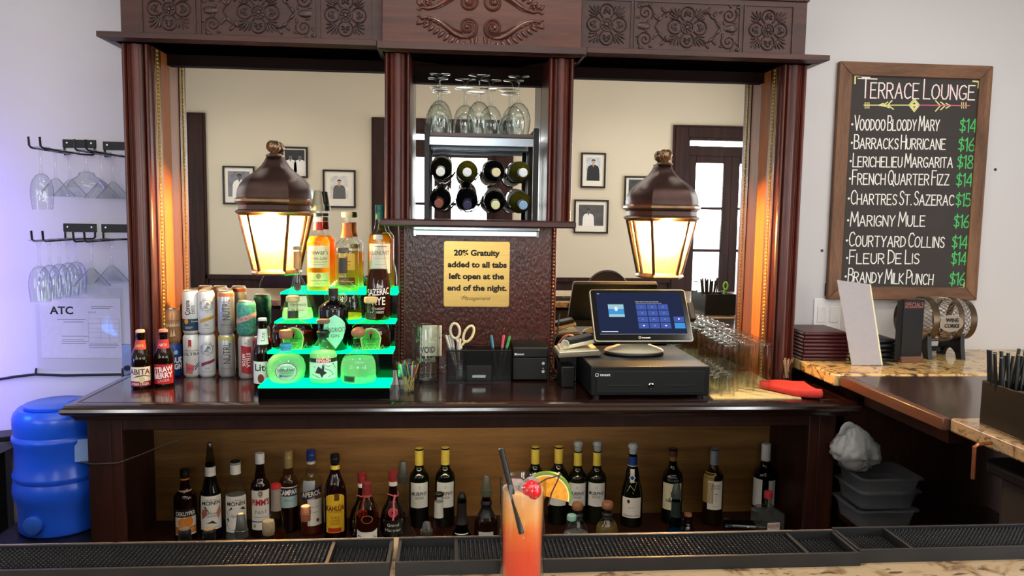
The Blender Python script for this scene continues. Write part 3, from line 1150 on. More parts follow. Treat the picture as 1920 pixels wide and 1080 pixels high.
def carved(x0, x1, z0, z1, wide):
    m = MB()
    y = 2.698
    fr = 0.004
    for a, b, c, d in ((x0 - fr, x0, z0 - fr, z1 + fr), (x1, x1 + fr, z0 - fr, z1 + fr), (x0, x1, z0 - fr, z0), (x0, x1, z1, z1 + fr)):
        m.box(a, b, 2.695, 2.70, c, d)
    cx, cz, R = (x0 + x1) / 2, (z0 + z1) / 2, (z1 - z0) / 2 * 0.88
    rosette(m, cx, cz, R, y)
    if wide:
        W = (x1 - x0) / 2
        for sx in (-1, 1):
            for sz in (-1, 1):
                ex, ez = cx + sx * (W - 0.036), cz + sz * 0.045
                spiral(m, ex, ez, 0.028, 1.6, pi / 2 * (2 - sx) - sx * sz * 0.8, 0.0026, y, -sx * sz)
                pts = [(cx + sx * (R * 0.75 + (W - 0.07 - R * 0.75) * t), y, cz + sz * (0.05 - 0.05 * t + 0.018 * sin(pi * t))) for t in [i / 10 for i in range(11)]]
                m.tube(pts, 0.0025, 6)
                for t in (2, 4, 6, 8):
                    leaf(m, pts[t][0], pts[t][2], sz * (1.0 if t % 4 else -0.8) + (0 if sx > 0 else pi), 0.024, 0.011, y)
                leaf(m, cx + sx * (W - 0.012), cz + sz * 0.072, sx * 0.2, 0.02, 0.012, y)
                for q in range(5):
                    qa = 1.3 * q
                    leaf(m, ex + 0.026 * cos(qa), ez + 0.026 * sin(qa), qa + 0.9 * sx * sz, 0.016, 0.008, y, 0.003)
            leaf(m, cx + sx * (W - 0.055), cz, 0 if sx > 0 else pi, 0.05, 0.026, y, 0.006)
    m.build('carved_panel', CARVEW, hu, world=True, sharp=60)


PZ0, PZ1 = 2.164, 2.326
for a, b, w in ((-1.016, -0.850, 0), (-0.829, -0.460, 1), (-0.440, -0.274, 0), (0.450, 0.618, 0), (0.634, 1.004, 1), (1.024, 1.196, 0)):
    carved(a, b, PZ0, PZ1, w)
ap = MB()
c0 = at(901.6, 28, 2.655)
for sx in (-1, 1):
    for sz in (-1, 1):
        def q(u, v):
            return (c0.x + sx * u, 2.653, c0.z + sz * v)
        def lf(u, v, a, L, w, h=.006):
            leaf(ap, c0.x + sx * u, c0.z + sz * v, a * sz if sx > 0 else pi - a * sz, L, w, 2.653, h)
        spiral(ap, c0.x + sx * 0.043, c0.z + sz * 0.042, 0.034, 1.7, pi / 2 if sz > 0 else -pi / 2, 0.0058, 2.653, sx * sz, 34)
        spiral(ap, c0.x + sx * 0.043, c0.z + sz * 0.042, 0.026, 1.2, (pi / 2 if sz > 0 else -pi / 2) + .9, 0.0032, 2.653, sx * sz, 24)
        ap.tube([q(0.044, 0.076), q(0.066, 0.074), q(0.088, 0.064), q(0.110, 0.048), q(0.132, 0.032), q(0.155, 0.020), q(0.178, 0.014), q(0.196, 0.018), q(0.205, 0.010), q(0.214, 0.012)], [0.005, 0.008, 0.0095, 0.009, 0.008, 0.007, 0.006, 0.005, 0.0045, 0.002], 8)
        ap.tube([q(0.060, 0.060), q(0.085, 0.052), q(0.108, 0.038), q(0.130, 0.024), q(0.150, 0.014)], [0.003, 0.004, 0.004, 0.0035, 0.002], 6)
        spiral(ap, c0.x + sx * 0.176, c0.z + sz * 0.030, 0.017, 1.3, -pi / 2 if sz > 0 else pi / 2, 0.0042, 2.653, sx * sz, 18)
        ap.tube([q(0.030, 0.078), q(0.026, 0.092), q(0.034, 0.104), q(0.028, 0.116), q(0.016, 0.120), q(0.012, 0.112)], [0.006, 0.007, 0.007, 0.006, 0.005, 0.0035], 8)
        for k in range(9):
            t = k / 8
            u, v = 0.052 + 0.135 * t, 0.082 - 0.062 * t
            lf(u, v + .006, 1.0 - .5 * t, .040 - .016 * t, .016 - .005 * t)
            if k < 7:
                lf(u + .006, v - .012, -.25 - .2 * t, .034 - .012 * t, .013 - .004 * t)
        for a_, L_ in ((1.9, .030), (1.3, .036), (.75, .036)):
            lf(.034, .094, a_, L_, .013)
        lf(.198, .020, .9, .026, .012)
        lf(.012, .066, 1.4, .040, .011)
ap.build('scroll_ornament', wood('carved_mahogany', '#3a1a12', '#663529', 'x', 9, 0.3, 0.35), hu, world=True, sharp=60)

SP = [(-0.24, 1.541), (0.0, 1.541), (0.006, 1.546), (0.006, 1.560), (0.0, 1.565), (-0.24, 1.565)]
MB().sweep(SP, [(-0.229, 2.88), (-0.229, 2.625), (0.424, 2.625), (0.424, 2.88)]).box(-0.2, 0.4, 2.63, 2.885, 1.5415, 1.5645).build('display_shelf', MAHOGX, hu, world=True)
MB().box(-0.165, 0.372, 2.84, 2.895, 0.99, 1.541).build('centre_panel', PANELW, hu, world=True)
DKBEAD = plain('#5a3428', 0.3, 0.2, var=0.3, scale=90, name='dark_bead')
for x in (-0.176, 0.383):
    beads(x, 2.845, 0.99, 1.541, 0.0075, DKBEAD, dx=0.009)
    MB().box(x - 0.011, x + 0.011, 2.85, MY, 0.99, 1.541).build('corner_strip', MAHOG, hu, world=True)

# tube lamp under the display shelf
ul = thing('under_shelf_lamp', 'slim aluminium tube lamp under the wooden display shelf', 'lamp', (0.09, 2.74, 1.50))
l0, l1 = at(776, 425, 2.74).x, at(1010, 428, 2.74).x
lm = MB().box(l0, l1, 2.72, 2.765, 1.526, 1.541)
lm.build('housing', STEEL, ul, world=True, bevel=0.003)
lm = MB()
lm.tube([(l0 + 0.006, 2.742, 1.517), (l1 - 0.006, 2.742, 1.517)], 0.008, 12)
lm.build('tube', emit('lamp_tube_glow', '#f4fbff', 1.1), ul, world=True)
lm = MB().box(l0, l0 + 0.008, 2.728, 2.756, 1.506, 1.527).box(l1 - 0.008, l1, 2.728, 2.756, 1.506, 1.527)
lm.build('end_cap', STEEL, ul, world=True)

# ================================================================== wall lanterns on the mirrors
LAMPGLASS = bpy.data.materials.new('seeded_lantern_glass')
LAMPGLASS.use_nodes = True
nt = LAMPGLASS.node_tree
nt.nodes.clear()
_o = nt.nodes.new('ShaderNodeOutputMaterial')
_t = nt.nodes.new('ShaderNodeBsdfTransparent')
_t.inputs[0].default_value = (1, 0.95, 0.85, 1)
_tl = nt.nodes.new('ShaderNodeBsdfTranslucent')
_tl.inputs[0].default_value = (0.24, 0.165, 0.065, 1)
_nz = nt.nodes.new('ShaderNodeTexNoise')
_nz.inputs['Scale'].default_value = 45
_rp = nt.nodes.new('ShaderNodeMapRange')
_rp.inputs[3].default_value = 0.5
_rp.inputs[4].default_value = 0.72
_mx = nt.nodes.new('ShaderNodeMixShader')
nt.links.new(_nz.outputs[0], _rp.inputs[0])
nt.links.new(_rp.outputs[0], _mx.inputs[0])
nt.links.new(_t.outputs[0], _mx.inputs[1])
nt.links.new(_tl.outputs[0], _mx.inputs[2])
nt.links.new(_mx.outputs[0], _o.inputs[0])
BULB = emit('bulb_glow', '#ffdf9e', 14)


def sect(w, d, z):
    return [(-w / 2, 0, z), (-w / 2, -d * 0.42, z), (-w * 0.29, -d, z), (w * 0.29, -d, z), (w / 2, -d * 0.42, z), (w / 2, 0, z)]


def loft(m, secs, mi=0, cap=True):
    n = len(secs[0])
    v = [p for s in secs for p in s]
    f = []
    for i in range(len(secs) - 1):
        for k in range(n):
            k2 = (k + 1) % n
            f.append((i * n + k, i * n + k2, (i + 1) * n + k2, (i + 1) * n + k))
    if cap:
        f += [tuple(range(n)), tuple((len(secs) - 1) * n + k for k in range(n))]
    m.add(v, f, mi)


def lantern(pxc, px0, px1, ztop, label):
    c = at(pxc, 400, MY - 0.06)
    t = thing('wall_lantern', label, 'lantern', (c.x, MY - 0.001, 1.355), group='bronze wall lanterns on the mirrors')
    W, D = 0.252, 0.135
    z0, zg, zb = 0.012, 0.217, 0.282
    gb, gt = (0.150, 0.082), (0.236, 0.126)
    m = MB()
    loft(m, [sect(0.160, 0.088, 0), sect(0.168, 0.094, 0.006), sect(0.164, 0.091, 0.012), sect(0.152, 0.083, 0.020)], cap=True)
    m.build('bottom_rim', BRONZEL, t)
    m = MB()
    loft(m, [sect(gt[0], gt[1], zg - 0.003), sect(0.256, 0.138, zg + 0.004), sect(0.262, 0.142, zg + 0.012), sect(0.244, 0.132, zg + 0.018), sect(0.244, 0.132, zg + 0.034), sect(0.254, 0.138, zg + 0.040)])
    m.build('band', BRONZE, t)
    m = MB()
    loft(m, [sect(0.256, 0.139, zg + 0.040), sect(0.268, 0.146, zg + 0.046), sect(0.266, 0.145, zg + 0.054), sect(0.252, 0.136, zg + 0.060)])
    loft(m, [sect(0.257, 0.139, zg + 0.005), sect(0.265, 0.144, zg + 0.009), sect(0.258, 0.140, zg + 0.014)])
    m.build('band_moulding', BRONZEL, t)
    m = MB()
    rf = [(0.252, 0.0), (0.253, 0.014), (0.247, 0.032), (0.232, 0.050), (0.206, 0.067), (0.166, 0.085), (0.126, 0.101), (0.094, 0.118), (0.073, 0.135), (0.061, 0.149), (0.052, 0.152)]
    loft(m, [sect(w, w * 0.54, zg + 0.058 + z) for w, z in rf])
    m.build('roof', BRONZE, t)
    zf = zg + 0.058 + 0.150
    X = Matrix.Translation((0, -0.030, zf))
    m = MB().lathe([(0, 0), (0.027, 0), (0.029, 0.004), (0.022, 0.009), (0.012, 0.013), (0.015, 0.017), (0.023, 0.026), (0.026, 0.036), (0.023, 0.046), (0.014, 0.054), (0, 0.057)], 20, 0, X)
    for k in range(10):
        a = 2 * pi * k / 10
        m.tube([(0.0245 * sin(pi * q / 8) * cos(a + q * 0.14), -0.030 + 0.0245 * sin(pi * q / 8) * sin(a + q * 0.14), zf + 0.036 - 0.021 * cos(pi * q / 8)) for q in range(1, 8)], 0.0026, 5)
    m.build('finial', BRONZEL, t)
    sb, st = sect(gb[0], gb[1], z0), sect(gt[0], gt[1], zg)
    for k in range(5):
        a, b, c_, d = Vector(sb[k]), Vector(sb[k + 1]), Vector(st[k + 1]), Vector(st[k])
        MB().add([a, b, c_, d], [(0, 1, 2, 3)]).build('glass_pane', LAMPGLASS, t)
    for k in range(1, 5):
        MB().tube([sb[k], st[k]], 0.0062, 6).build('glazing_bar', BRONZE, t)
    X = Matrix.Translation((0, -0.058, 0.165))
    MB().lathe([(0, -0.034), (0.016, -0.03), (0.027, -0.012), (0.028, 0.006), (0.018, 0.028), (0.013, 0.04), (0.013, 0.06), (0, 0.06)], 16, 0, X).build('bulb', BULB, t)
    MB().lathe([(0, 0.222), (0.016, 0.222), (0.016, 0.25), (0, 0.25)], 12, 0, Matrix.Translation((0, -0.058, 0))).build('socket', BRONZE, t)
    point('lantern_light', (c.x, MY - 0.075, 1.355 + 0.172), 330, (1.0, 0.56, 0.20), 0.028)
    return t


lantern(511, 440, 583, 1.82, 'left bronze half lantern with glowing panes, above the row of cans')
lantern(1248, 1172, 1320, 1.82, 'right bronze half lantern with glowing panes, above the payment terminal')


# ================================================================== bottles, cans and glasses: builders
def P(h, rough=0.45):
    return plain(h, rough, var=0.03, name='print_' + h.strip('#'))


def facing(x, y):
    return atan2(-x, y)


def label_mesh(parent, place, z0, z1, half, base, items, name='label', cut=None, nu=16):
    "a printed label: base sheet plus lettering and shapes, one mesh with a few inks"
    mats = []

    def mi(m):
        if m not in mats:
            mats.append(m)
        return mats.index(m)
    mb = MB()
    h = z1 - z0
    if base is not None:
        patch(mb, lambda u, v: place(u, v, 0.0005), -half, half, z0, z1, mi(base), nu, 10, cut)
    for k, it in enumerate(items):
        lift = 0.0008 + 0.00008 * k
        pl = lambda u, v, L=lift: place(u, v, L)
        t = it[0]
        if t == 't':      # text, u, v, height, material, max width (fractions), options
            _, body, u, v, ch, m, w = it[:7]
            opt = it[7] if len(it) > 7 else {}
            letters(mb, body, u * half, z0 + v * h, ch * h, mi(m), pl, None if w is None else w * 2 * half, step=0.005, **opt)
        elif t == 'c':    # letters round a circle: text, u, v, radius, middle angle, step, height, material, underside
            arctext(mb, it[1], it[2] * half, z0 + it[3] * h, it[4], it[5], it[6], it[7], mi(it[8]), pl, it[9])
        elif t == 'b':
            _, u0, u1, v0, v1, m = it
            patch(mb, pl, u0 * half, u1 * half, z0 + v0 * h, z0 + v1 * h, mi(m), max(2, int(8 * (u1 - u0))), 2)
        elif t == 'd':
            _, u, v, ru, rv, m = it[:6]
            if len(it) > 6:
                disc(mb, pl, u * half, z0 + v * h, ru * half, rv * h, mi(m), 28, it[6])
            else:
                vs, fs = cut2d([(u * half + ru * half * cos(2 * pi * q / 28), z0 + v * h + rv * h * sin(2 * pi * q / 28)) for q in range(28)], [tuple(range(28))], 0.005)
                mb.add([pl(*q) for q in vs], fs, mi(m))
        elif t == 'p':    # polygon in label fractions
            _, pts, m = it
            vs, fs = cut2d([(u * half, z0 + v * h) for u, v in pts], [tuple(range(len(pts)))], 0.005)
            mb.add([pl(*q) for q in vs], fs, mi(m))
        elif t == 'r':    # drawn line
            _, pts, w, m = it
            ribbon(mb, [Vector((u * half, z0 + v * h)) for u, v in pts], w, mi(m), pl)
    return mb.build(name, mats, parent)


def surf(R, sy=1.0, face=0.0):
    def p(u, v, lift):
        r = (R(v) if callable(R) else R)
        a = u / r + face
        return ((r + lift) * sin(a), -(sy * r + lift) * cos(a), v)
    return p


PROF = {
    'wine': [(0, 0), (.93, 0), (1, .015), (1, .60), (.97, .635), (.86, .675), (.62, .715), (-1.25, .75), (-1.06, .79), (-1, .84), (-1, .975), (-1.12, .98), (-1.12, 1), (0, 1)],
    'spirit': [(0, 0), (.94, 0), (1, .015), (1, .58), (.96, .62), (.80, .665), (.55, .70), (-1.3, .735), (-1.1, .78), (-1, .84), (-1, 1), (0, 1)],
    'tall': [(0, 0), (.94, 0), (1, .015), (1, .50), (.97, .56), (.86, .64), (.66, .71), (-1.35, .77), (-1.1, .82), (-1, .86), (-1, 1), (0, 1)],
    'slope': [(0, 0), (.94, 0), (1, .015), (1, .36), (.97, .43), (.86, .53), (.66, .64), (-1.7, .74), (-1.3, .82), (-1.1, .88), (-1.05, .97), (-1.05, 1), (0, 1)],
    'square': [(0, 0), (.96, 0), (1, .012), (1, .60), (.97, .63), (.70, .68), (-1.25, .72), (-1, .76), (-1, 1), (0, 1)],
    'squat': [(0, 0), (.80, 0), (.92, .02), (1, .10), (1, .20), (.95, .33), (.80, .43), (.55, .51), (-1.3, .58), (-1.1, .66), (-1, .74), (-1, 1), (0, 1)],
    'decanter': [(0, 0), (.94, 0), (1, .03), (.98, .10), (.80, .24), (.52, .37), (-1.5, .48), (-1.15, .58), (-1, .70), (-1, 1), (0, 1)],
    'dome': [(0, 0), (.93, 0), (1, .03), (1, .34), (.96, .46), (.84, .56), (.60, .65), (-1.3, .70), (-1.05, .74), (-1, .80), (-1.25, .82), (-1.25, .86), (-1, .87), (-1, 1), (0, 1)],
    'round': [(0, 0), (.52, 0), (.74, .03), (.92, .13), (1, .27), (.99, .40), (.88, .52), (.66, .61), (-1.4, .67), (-1.1, .72), (-1, .78), (-1.2, .80), (-1.2, .86), (-1, .87), (-1, 1), (0, 1)],
    'beer': [(0, 0), (.92, 0), (1, .02), (1, .52), (.96, .58), (.78, .66), (-1.45, .73), (-1.15, .82), (-1, .92), (-1.08, .93), (-1.08, 1), (0, 1)],
    'apoth': [(0, 0), (.95, 0), (1, .015), (1, .66), (.97, .70), (.70, .76), (.42, .80), (-1.1, .82), (-1, .84), (-1, 1), (0, 1)],
    'crown': [(0, 0), (.90, 0), (.97, .03), (1, .10), (1, .36), (.97, .43), (.88, .50), (.70, .56), (-1.7, .61), (-1.15, .645), (-1, .68), (-1, 1), (0, 1)],
    'arch': [(0, 0), (.92, 0), (.99, .03), (1, .14), (.98, .26), (.90, .38), (.74, .48), (.50, .55), (-1.3, .59), (-1.05, .64), (-1, .70), (-1, 1), (0, 1)],
}


def radius_at(prof, z):
    for (r0, z0), (r1, z1) in zip(prof, prof[1:]):
        if z0 <= z <= z1 and z1 > z0:
            return r0 + (r1 - r0) * (z - z0) / (z1 - z0)
    return prof[-1][0]


def bottle(label, loc, H, R, kind='wine', glass=None, rn=0.0145, sy=1.0, n=36, fill=None, level=0.55, cap=None, collar=None, labels=(), group=None, rz=None, cat='bottle', name='bottle', a0=0.0):
    """cap = (material, height, radius, kind); collar = (material, z0, z1 as fractions); labels = [(z0, z1, half width, sheet, inks)]
    H is the height of the glass; everything else in metres or fractions of H"""
    glass = glass or DKGLASS
    prof = [(r * R if r >= 0 else -r * rn, z * H) for r, z in PROF[kind]]
    t = thing(name, label, cat, loc, facing(loc[0], loc[1]) if rz is None else rz, group)
    MB().lathe(prof, n, 0, None, sy, a0).build('glass', glass, t, sharp=50)
    if fill is not None:
        inner = [(max(0, r - 0.0022), max(z, 0.004)) for r, z in prof if z <= level * H]
        inner = [(0, 0.004)] + [p for p in inner if p[0] > 0] + [(max(0.002, radius_at(prof, level * H) - 0.0022), level * H), (0, level * H)]
        MB().lathe(inner, n, 0, None, sy, a0).build('drink', fill, t, sharp=50)
    rf = lambda z: max(0.004, radius_at(prof, z))
    if collar:
        for k, (m, z0, z1) in enumerate(collar if isinstance(collar, list) else [collar]):
            N = 5
            pr = [(rf(H * (z0 + (z1 - z0) * q / N)) + 0.0009, H * (z0 + (z1 - z0) * q / N)) for q in range(N + 1)]
            MB().lathe(pr, 24, 0, None).build('neck_band', m, t)
    for lb in labels:
        z0, z1, half, sheet, inks = lb[:5]
        opt = lb[5] if len(lb) > 5 else {}
        flat = lambda u, v, l: (u, -(R * .7072 + l), v)
        label_mesh(t, flat if n == 4 else surf(rf, sy, opt.get('face', 0.0)), z0 * H, z1 * H, half, sheet, inks, opt.get('name', 'label'), opt.get('cut'))
    if cap:
        m, h, r, k = cap
        mb = MB()
        if k == 'screw':
            mb.lathe([(0, H + 0.0015), (r * .9, H + 0.0015), (r, H), (r, H - h), (r * 0.97, H - h)], 24)
            for q in range(2):
                mb.lathe([(r + 0.0006, H - h * 0.32 - q * 0.003), (r + 0.001, H - h * 0.32 - 0.001 - q * 0.003), (r + 0.0006, H - h * 0.32 - 0.002 - q * 0.003)], 24)
        elif k == 'cork':      # round-edged stopper on the mouth
            mb.lathe([(0, H), (r * .86, H), (r, H + h * .18), (r, H + h * .8), (r * .88, H + h), (0, H + h)], 24)
        elif k == 'ball':
            mb.ball((0, 0, H + h / 2), h / 2, 20, 12, 0, None, (r / (h / 2), r / (h / 2), 1))
        elif k == 'pourer':    # tapered spout cover
            mb.lathe([(0, H), (r * 1.08, H), (r * 1.08, H + h * .30), (r * .96, H + h * .32), (r * .62, H + h * .95), (r * .5, H + h), (0, H + h)], 20)
        elif k == 'stopper':   # ribbed vacuum stopper
            mb.lathe([(0, H), (r * .72, H), (r * .72, H + h * .55), (r, H + h * .6), (r * .98, H + h * .8), (r * .7, H + h), (0, H + h * .97)], 24)
            for q in range(3):
                mb.lathe([(r * .72, H + h * (.1 + .14 * q)), (r * .8, H + h * (.14 + .14 * q)), (r * .72, H + h * (.18 + .14 * q))], 20)
        elif k == 'crown':
            mb.lathe([(0, H + h), (r * .8, H + h), (r * .92, H + h * .8), (r, H - h * .2), (r * .96, H - h * .25)], 28)
        mb.build('cap' if k in ('screw', 'crown') else ('stopper' if k in ('cork', 'ball', 'stopper') else 'pourer'), m, t)
    return t


def stand_at(px, pytop, Y, base):
    "base point and height of an upright thing whose top centre is seen at a pixel"
    p = at(px, pytop, Y)
    return (p.x, Y, base), p.z - base


CANLID = plain('#c9cbcc', 0.3, 0.9, var=0.05, name='can_lid')


def can(label, x, y, z, H, R, body, inks, group, face=0.0, top=None):
    t = thing('drink_can', label, 'can', (x, y, z), facing(x, y), group)
    mats = [body]
    mb = MB()
    nk = R * 0.80
    mb.lathe([(nk * .93, 0), (nk, 0.001), (R, 0.010), (R, H - 0.016), (R * .95, H - 0.009), (nk + 0.0008, H - 0.003)], 40)
    mb.build('can_body', body, t)
    label_mesh(t, surf(R, 1.0, face), 0.012, H - 0.017, R * 1.45, None, inks, 'print')
    if top:
        MB().lathe([(R + 0.0004, H - 0.021), (R + 0.0004, H - 0.0158), (R * .95 + 0.0004, H - 0.0088)], 40).build('shoulder_band', top, t)
    l = MB().lathe([(nk + 0.0008, H - 0.003), (nk + 0.0014, H - 0.0012), (nk, H), (nk - 0.002, H - 0.0015), (nk - 0.003, H - 0.006), (0, H - 0.006)], 32)
    l.box(-0.006, 0.006, -0.004, 0.013, H - 0.0058, H - 0.0048)
    l.build('lid', CANLID, t)
    return t


# ================================================================== beer bottles and cans at the left end
CZ = 0.990
TXW, TXK = P('#f7f4ee'), P('#15110f')
loc, H = stand_at(263, 622, 2.62, CZ)
bottle('brown beer bottle with a cream and red label at the left end of the counter', loc, H, 0.0325, 'beer', DKBROWN, 0.0135,
       cap=(P('#e9c7b4', 0.35), 0.007, 0.0150, 'crown'), group='beer bottles on the counter', rz=0.16,
       labels=[(.06, .40, .037, P('#e8dcc2'), [
           ('b', -1, 1, 0, .26, P('#8d1f22')), ('t', 'AMBER LAGER', 0, .12, .13, TXW, .8), ('t', 'ABITA', 0, .76, .28, P('#5a1d18'), .92, {'bold': .02}),
           ('d', .2, .34, .25, .16, P('#d9c894')), ('p', [(-.6, .42), (-.2, .56), (.4, .6), (.9, .5), (.9, .46), (.4, .54), (-.2, .48)], P('#6e5a3a'))]),
           (.70, .86, .022, P('#c4412f'), [('t', 'ABITA', 0, .4, .3, P('#f0cf7a'), .6)], {'name': 'neck_label'})])
loc, H = stand_at(306, 621, 2.655, CZ)
bottle('brown beer bottle with a red strawberry label and white lettering', loc, H, 0.0325, 'beer', DKBROWN, 0.0135,
       cap=(P('#d98a7c', 0.35), 0.007, 0.0150, 'crown'), group='beer bottles on the counter', rz=0.2,
       labels=[(.06, .42, .037, P('#b3202c'), [
           ('t', 'STRAW', 0, .74, .26, TXW, .86, {'bold': .03, 'ang': .1}), ('t', 'BERRY', .02, .44, .26, TXW, .86, {'bold': .03, 'ang': .1}), ('t', 'LAGER', .05, .18, .12, P('#f0c8b0'), .5, {'ang': .1}),
           ('r', [(-.9, .05), (0, -.0), (.9, .1)], .0016, P('#e8c7a0'))]),
           (.70, .86, .022, P('#c02a34'), [('t', 'ABITA', 0, .4, .3, P('#f2dcc0'), .6)], {'name': 'neck_label'})])
loc, H = stand_at(492, 600, 2.60, CZ)
bottle('brown light beer bottle with a white label, half hidden by the round tequila bottle', loc, H, 0.0315, 'beer', DKBROWN, 0.0135,
       cap=(P('#cfd3d6', 0.35), 0.007, 0.0148, 'crown'), group='beer bottles on the counter',
       labels=[(.10, .42, .040, P('#e6e4e0'), [('t', 'Lite', -.08, .74, .30, P('#16203f'), .62, {'bold': .02}), ('d', -.2, .24, .26, .2, P('#7a3228')), ('r', [(-.5, .44), (.5, .5)], .001, P('#a88a4a'))]),
               (.66, .88, .020, P('#dfe4e0'), [('t', 'Lite', 0, .5, .25, P('#2c6a48'), .7, {'ang': 1.57})], {'name': 'neck_label'})])

YC = 2.805
SLK = (0.1555, 0.0288)


def canx(px, py):
    return at(px, py, YC).x


GC = 'drink cans stacked below the left lantern'
WHC = plain('#e4e4e2', 0.32, 0.25, var=0.02, name='white_can')
SVC = plain('#c3c3c4', 0.3, 0.55, var=0.03, name='silver_can')
xc = canx(322, 640)
can('blue beer can under the tan can in the leftmost stack', xc, YC, CZ, 0.122, 0.033, plain('#1d3f86', 0.3, 0.3, name='blue_can'),
    [('t', 'BUD', .35, .55, .2, TXW, .5, {'bold': .03}), ('t', 'LIGHT', .35, .3, .2, TXW, .6, {'bold': .03}), ('d', .2, .85, .16, .09, P('#9fb6d8'))], GC, 0.1)
can('tan beer can on top of the leftmost stack', xc, YC, CZ + 0.1225, 0.122, 0.033, plain('#b07f57', 0.3, 0.35, name='tan_can'),
    [('t', 'CANEBRAKE', 0, .58, .12, P('#f0e2cc'), .62), ('b', -.9, .9, .74, .77, P('#8a5c3a')), ('p', [(-.2, .14), (-.1, .44), (.0, .2), (.1, .46), (.2, .16)], P('#d9b48a')), ('b', -.9, .9, .02, .07, P('#8f6340'))], GC, 0.1)
xc = canx(359, 640)
can('silver and red light beer can under the blue and white can', xc, YC, CZ, *SLK, WHC,
    [('t', 'ULTRA', .0, .58, .085, P('#33353c'), .72, {'bold': .01}), ('p', [(-.26, .98), (-.02, .98), (-.02, .76), (-.14, .81), (-.26, .76)], P('#b3222f')), ('t', 'Michelob', -.05, .68, .05, P('#8c3a40'), .6, {'shear': .3}),
     ('p', [(-.5, .05), (.0, .0), (.2, .25), (-.5, .33)], P('#c9575c')), ('p', [(.2, .22), (.65, .36), (.65, .33), (.2, .18)], P('#2c3a5e')), ('p', [(.2, .15), (.65, .29), (.65, .26), (.2, .11)], P('#2c3a5e')), ('t', '95', -.12, .16, .1, P('#3c4770'), .25)], GC)
can('white slim beer can with a navy lower band and blackletter name', xc, YC, CZ + 0.156, *SLK, WHC,
    [('b', -1, 1, 0, .34, P('#16324a')), ('t', 'Corona', -.28, .66, .13, P('#141c30'), .62, {'ang': 1.57, 'bold': .02}), ('t', 'Extra', .12, .60, .12, P('#141c30'), .36, {'ang': 1.57}), ('d', -.38, .27, .17, .075, P('#c8912f')),
     ('t', 'Corona', .3, .27, .04, TXW, .3), ('b', -.5, .1, .1, .12, P('#a7b3bd')), ('b', -.5, .0, .06, .075, P('#a7b3bd'))], GC)


def claw(col, label, z, px):
    xx = canx(px, 640)
    wave = [(-.5, .32), (-.2, .36), (.2, .39), (.62, .44), (.66, .36), (.25, .31), (-.1, .28), (-.5, .22)]
    can(label, xx, YC, z, *SLK, WHC,
        [('d', .02, .72, .46, .152, P('#3a3d42'), .93), ('c', 'WHITE CLAW', .02, .72, .0232, pi / 2, .30, .0062, P('#23262b'), False), ('c', 'HARD SELTZER', .02, .72, .0232, -pi / 2, .25, .0048, P('#23262b'), True),
         ('p', [(-.28, .64), (-.1, .72), (.02, .82), (.2, .8), (.3, .7), (.18, .73), (.08, .7), (.14, .62), (.3, .62)], P('#8d9299')), ('r', [(-.2, .66), (0, .74), (.1, .78), (.18, .74)], .0012, P('#3a3d42')),
         ('p', wave, P(col)), ('t', '5%', .0, .17, .05, P('#39456e'), .16), ('b', -.4, .4, .07, .085, P('#9c9c9c'))], GC)


claw('#7d2a55', 'white hard seltzer can with a plum stripe, under the gold-striped one', CZ, 388)
claw('#b98a2d', 'white hard seltzer can with a gold stripe, top of its stack', CZ + 0.156, 388)


def nutrl(z, band, label, px):
    xx = canx(px, 640)
    can(label, xx, YC, z, *SLK, SVC,
        [('t', '\u0147\u00dcTRL'.replace('\u0147', 'N'), -.02, .60, .20, P('#3b3b3d'), .70 * 1.25, {'ang': 1.57, 'spacing': 1.0}), ('t', 'VODKA SELTZER', .0, .17, .035, P('#57575a'), .5), ('b', -.35, .35, .09, .1, P('#8a8a8c'))], GC, 0.0, P(band, 0.35))


nutrl(CZ, '#b7b04c', 'silver vodka seltzer can with an olive top band, lower of two', 425)
nutrl(CZ + 0.156, '#d6743d', 'silver vodka seltzer can with an orange top band, upper of two', 425)
xc = canx(467, 650)
can('silver beer can with a tilted red panel under the turquoise can', xc, YC - 0.03, CZ, *SLK, plain('#bdbdba', 0.32, 0.4, name='pale_can'),
    [('p', [(-.5, .1), (.35, .04), (.35, .82), (-.5, .86)], P('#a62430')), ('t', 'STELLA', .12, .45, .10, TXW, .62, {'ang': -1.57, 'bold': .02}), ('t', 'ARTOIS', -.26, .46, .09, TXW, .55, {'ang': -1.57, 'bold': .02}), ('r', [(-.55, .84), (-.1, .95), (.4, .82)], .0014, P('#8a2028'))], GC)
can('turquoise speckled beer can with a pink script name', xc, YC - 0.03, CZ + 0.156, 0.122, 0.033, plain('#4f9d90', 0.35, 0.2, var=0.35, scale=120, name='turquoise_can'),
    [('p', [(-1, .30), (1, .62), (1, .80), (-1, .48)], P('#cda79f')), ('t', 'Paradise', 0, .56, .15, P('#a02b4a'), .7, {'shear': .3, 'ang': .17}), ('t', 'PARK', .02, .40, .07, P('#5c3f4a'), .3, {'ang': .17})], GC)
xc = canx(500, 620)
can('dark red drink can behind the light beer bottle', xc, YC - 0.07, CZ, 0.155, 0.033, plain('#6a1f3a', 0.3, 0.3, name='plum_can'), [('b', -1, 1, .0, .70, P('#1c1316'))], GC)
can('pink-topped drink can at the right end of the cans by the lit shelf', canx(522, 600), YC + 0.03, CZ, 0.167, 0.0288, plain('#b9485c', 0.3, 0.3, name='pink_can'), [('b', -1, 1, .2, .8, P('#d8b3a8'))], GC)

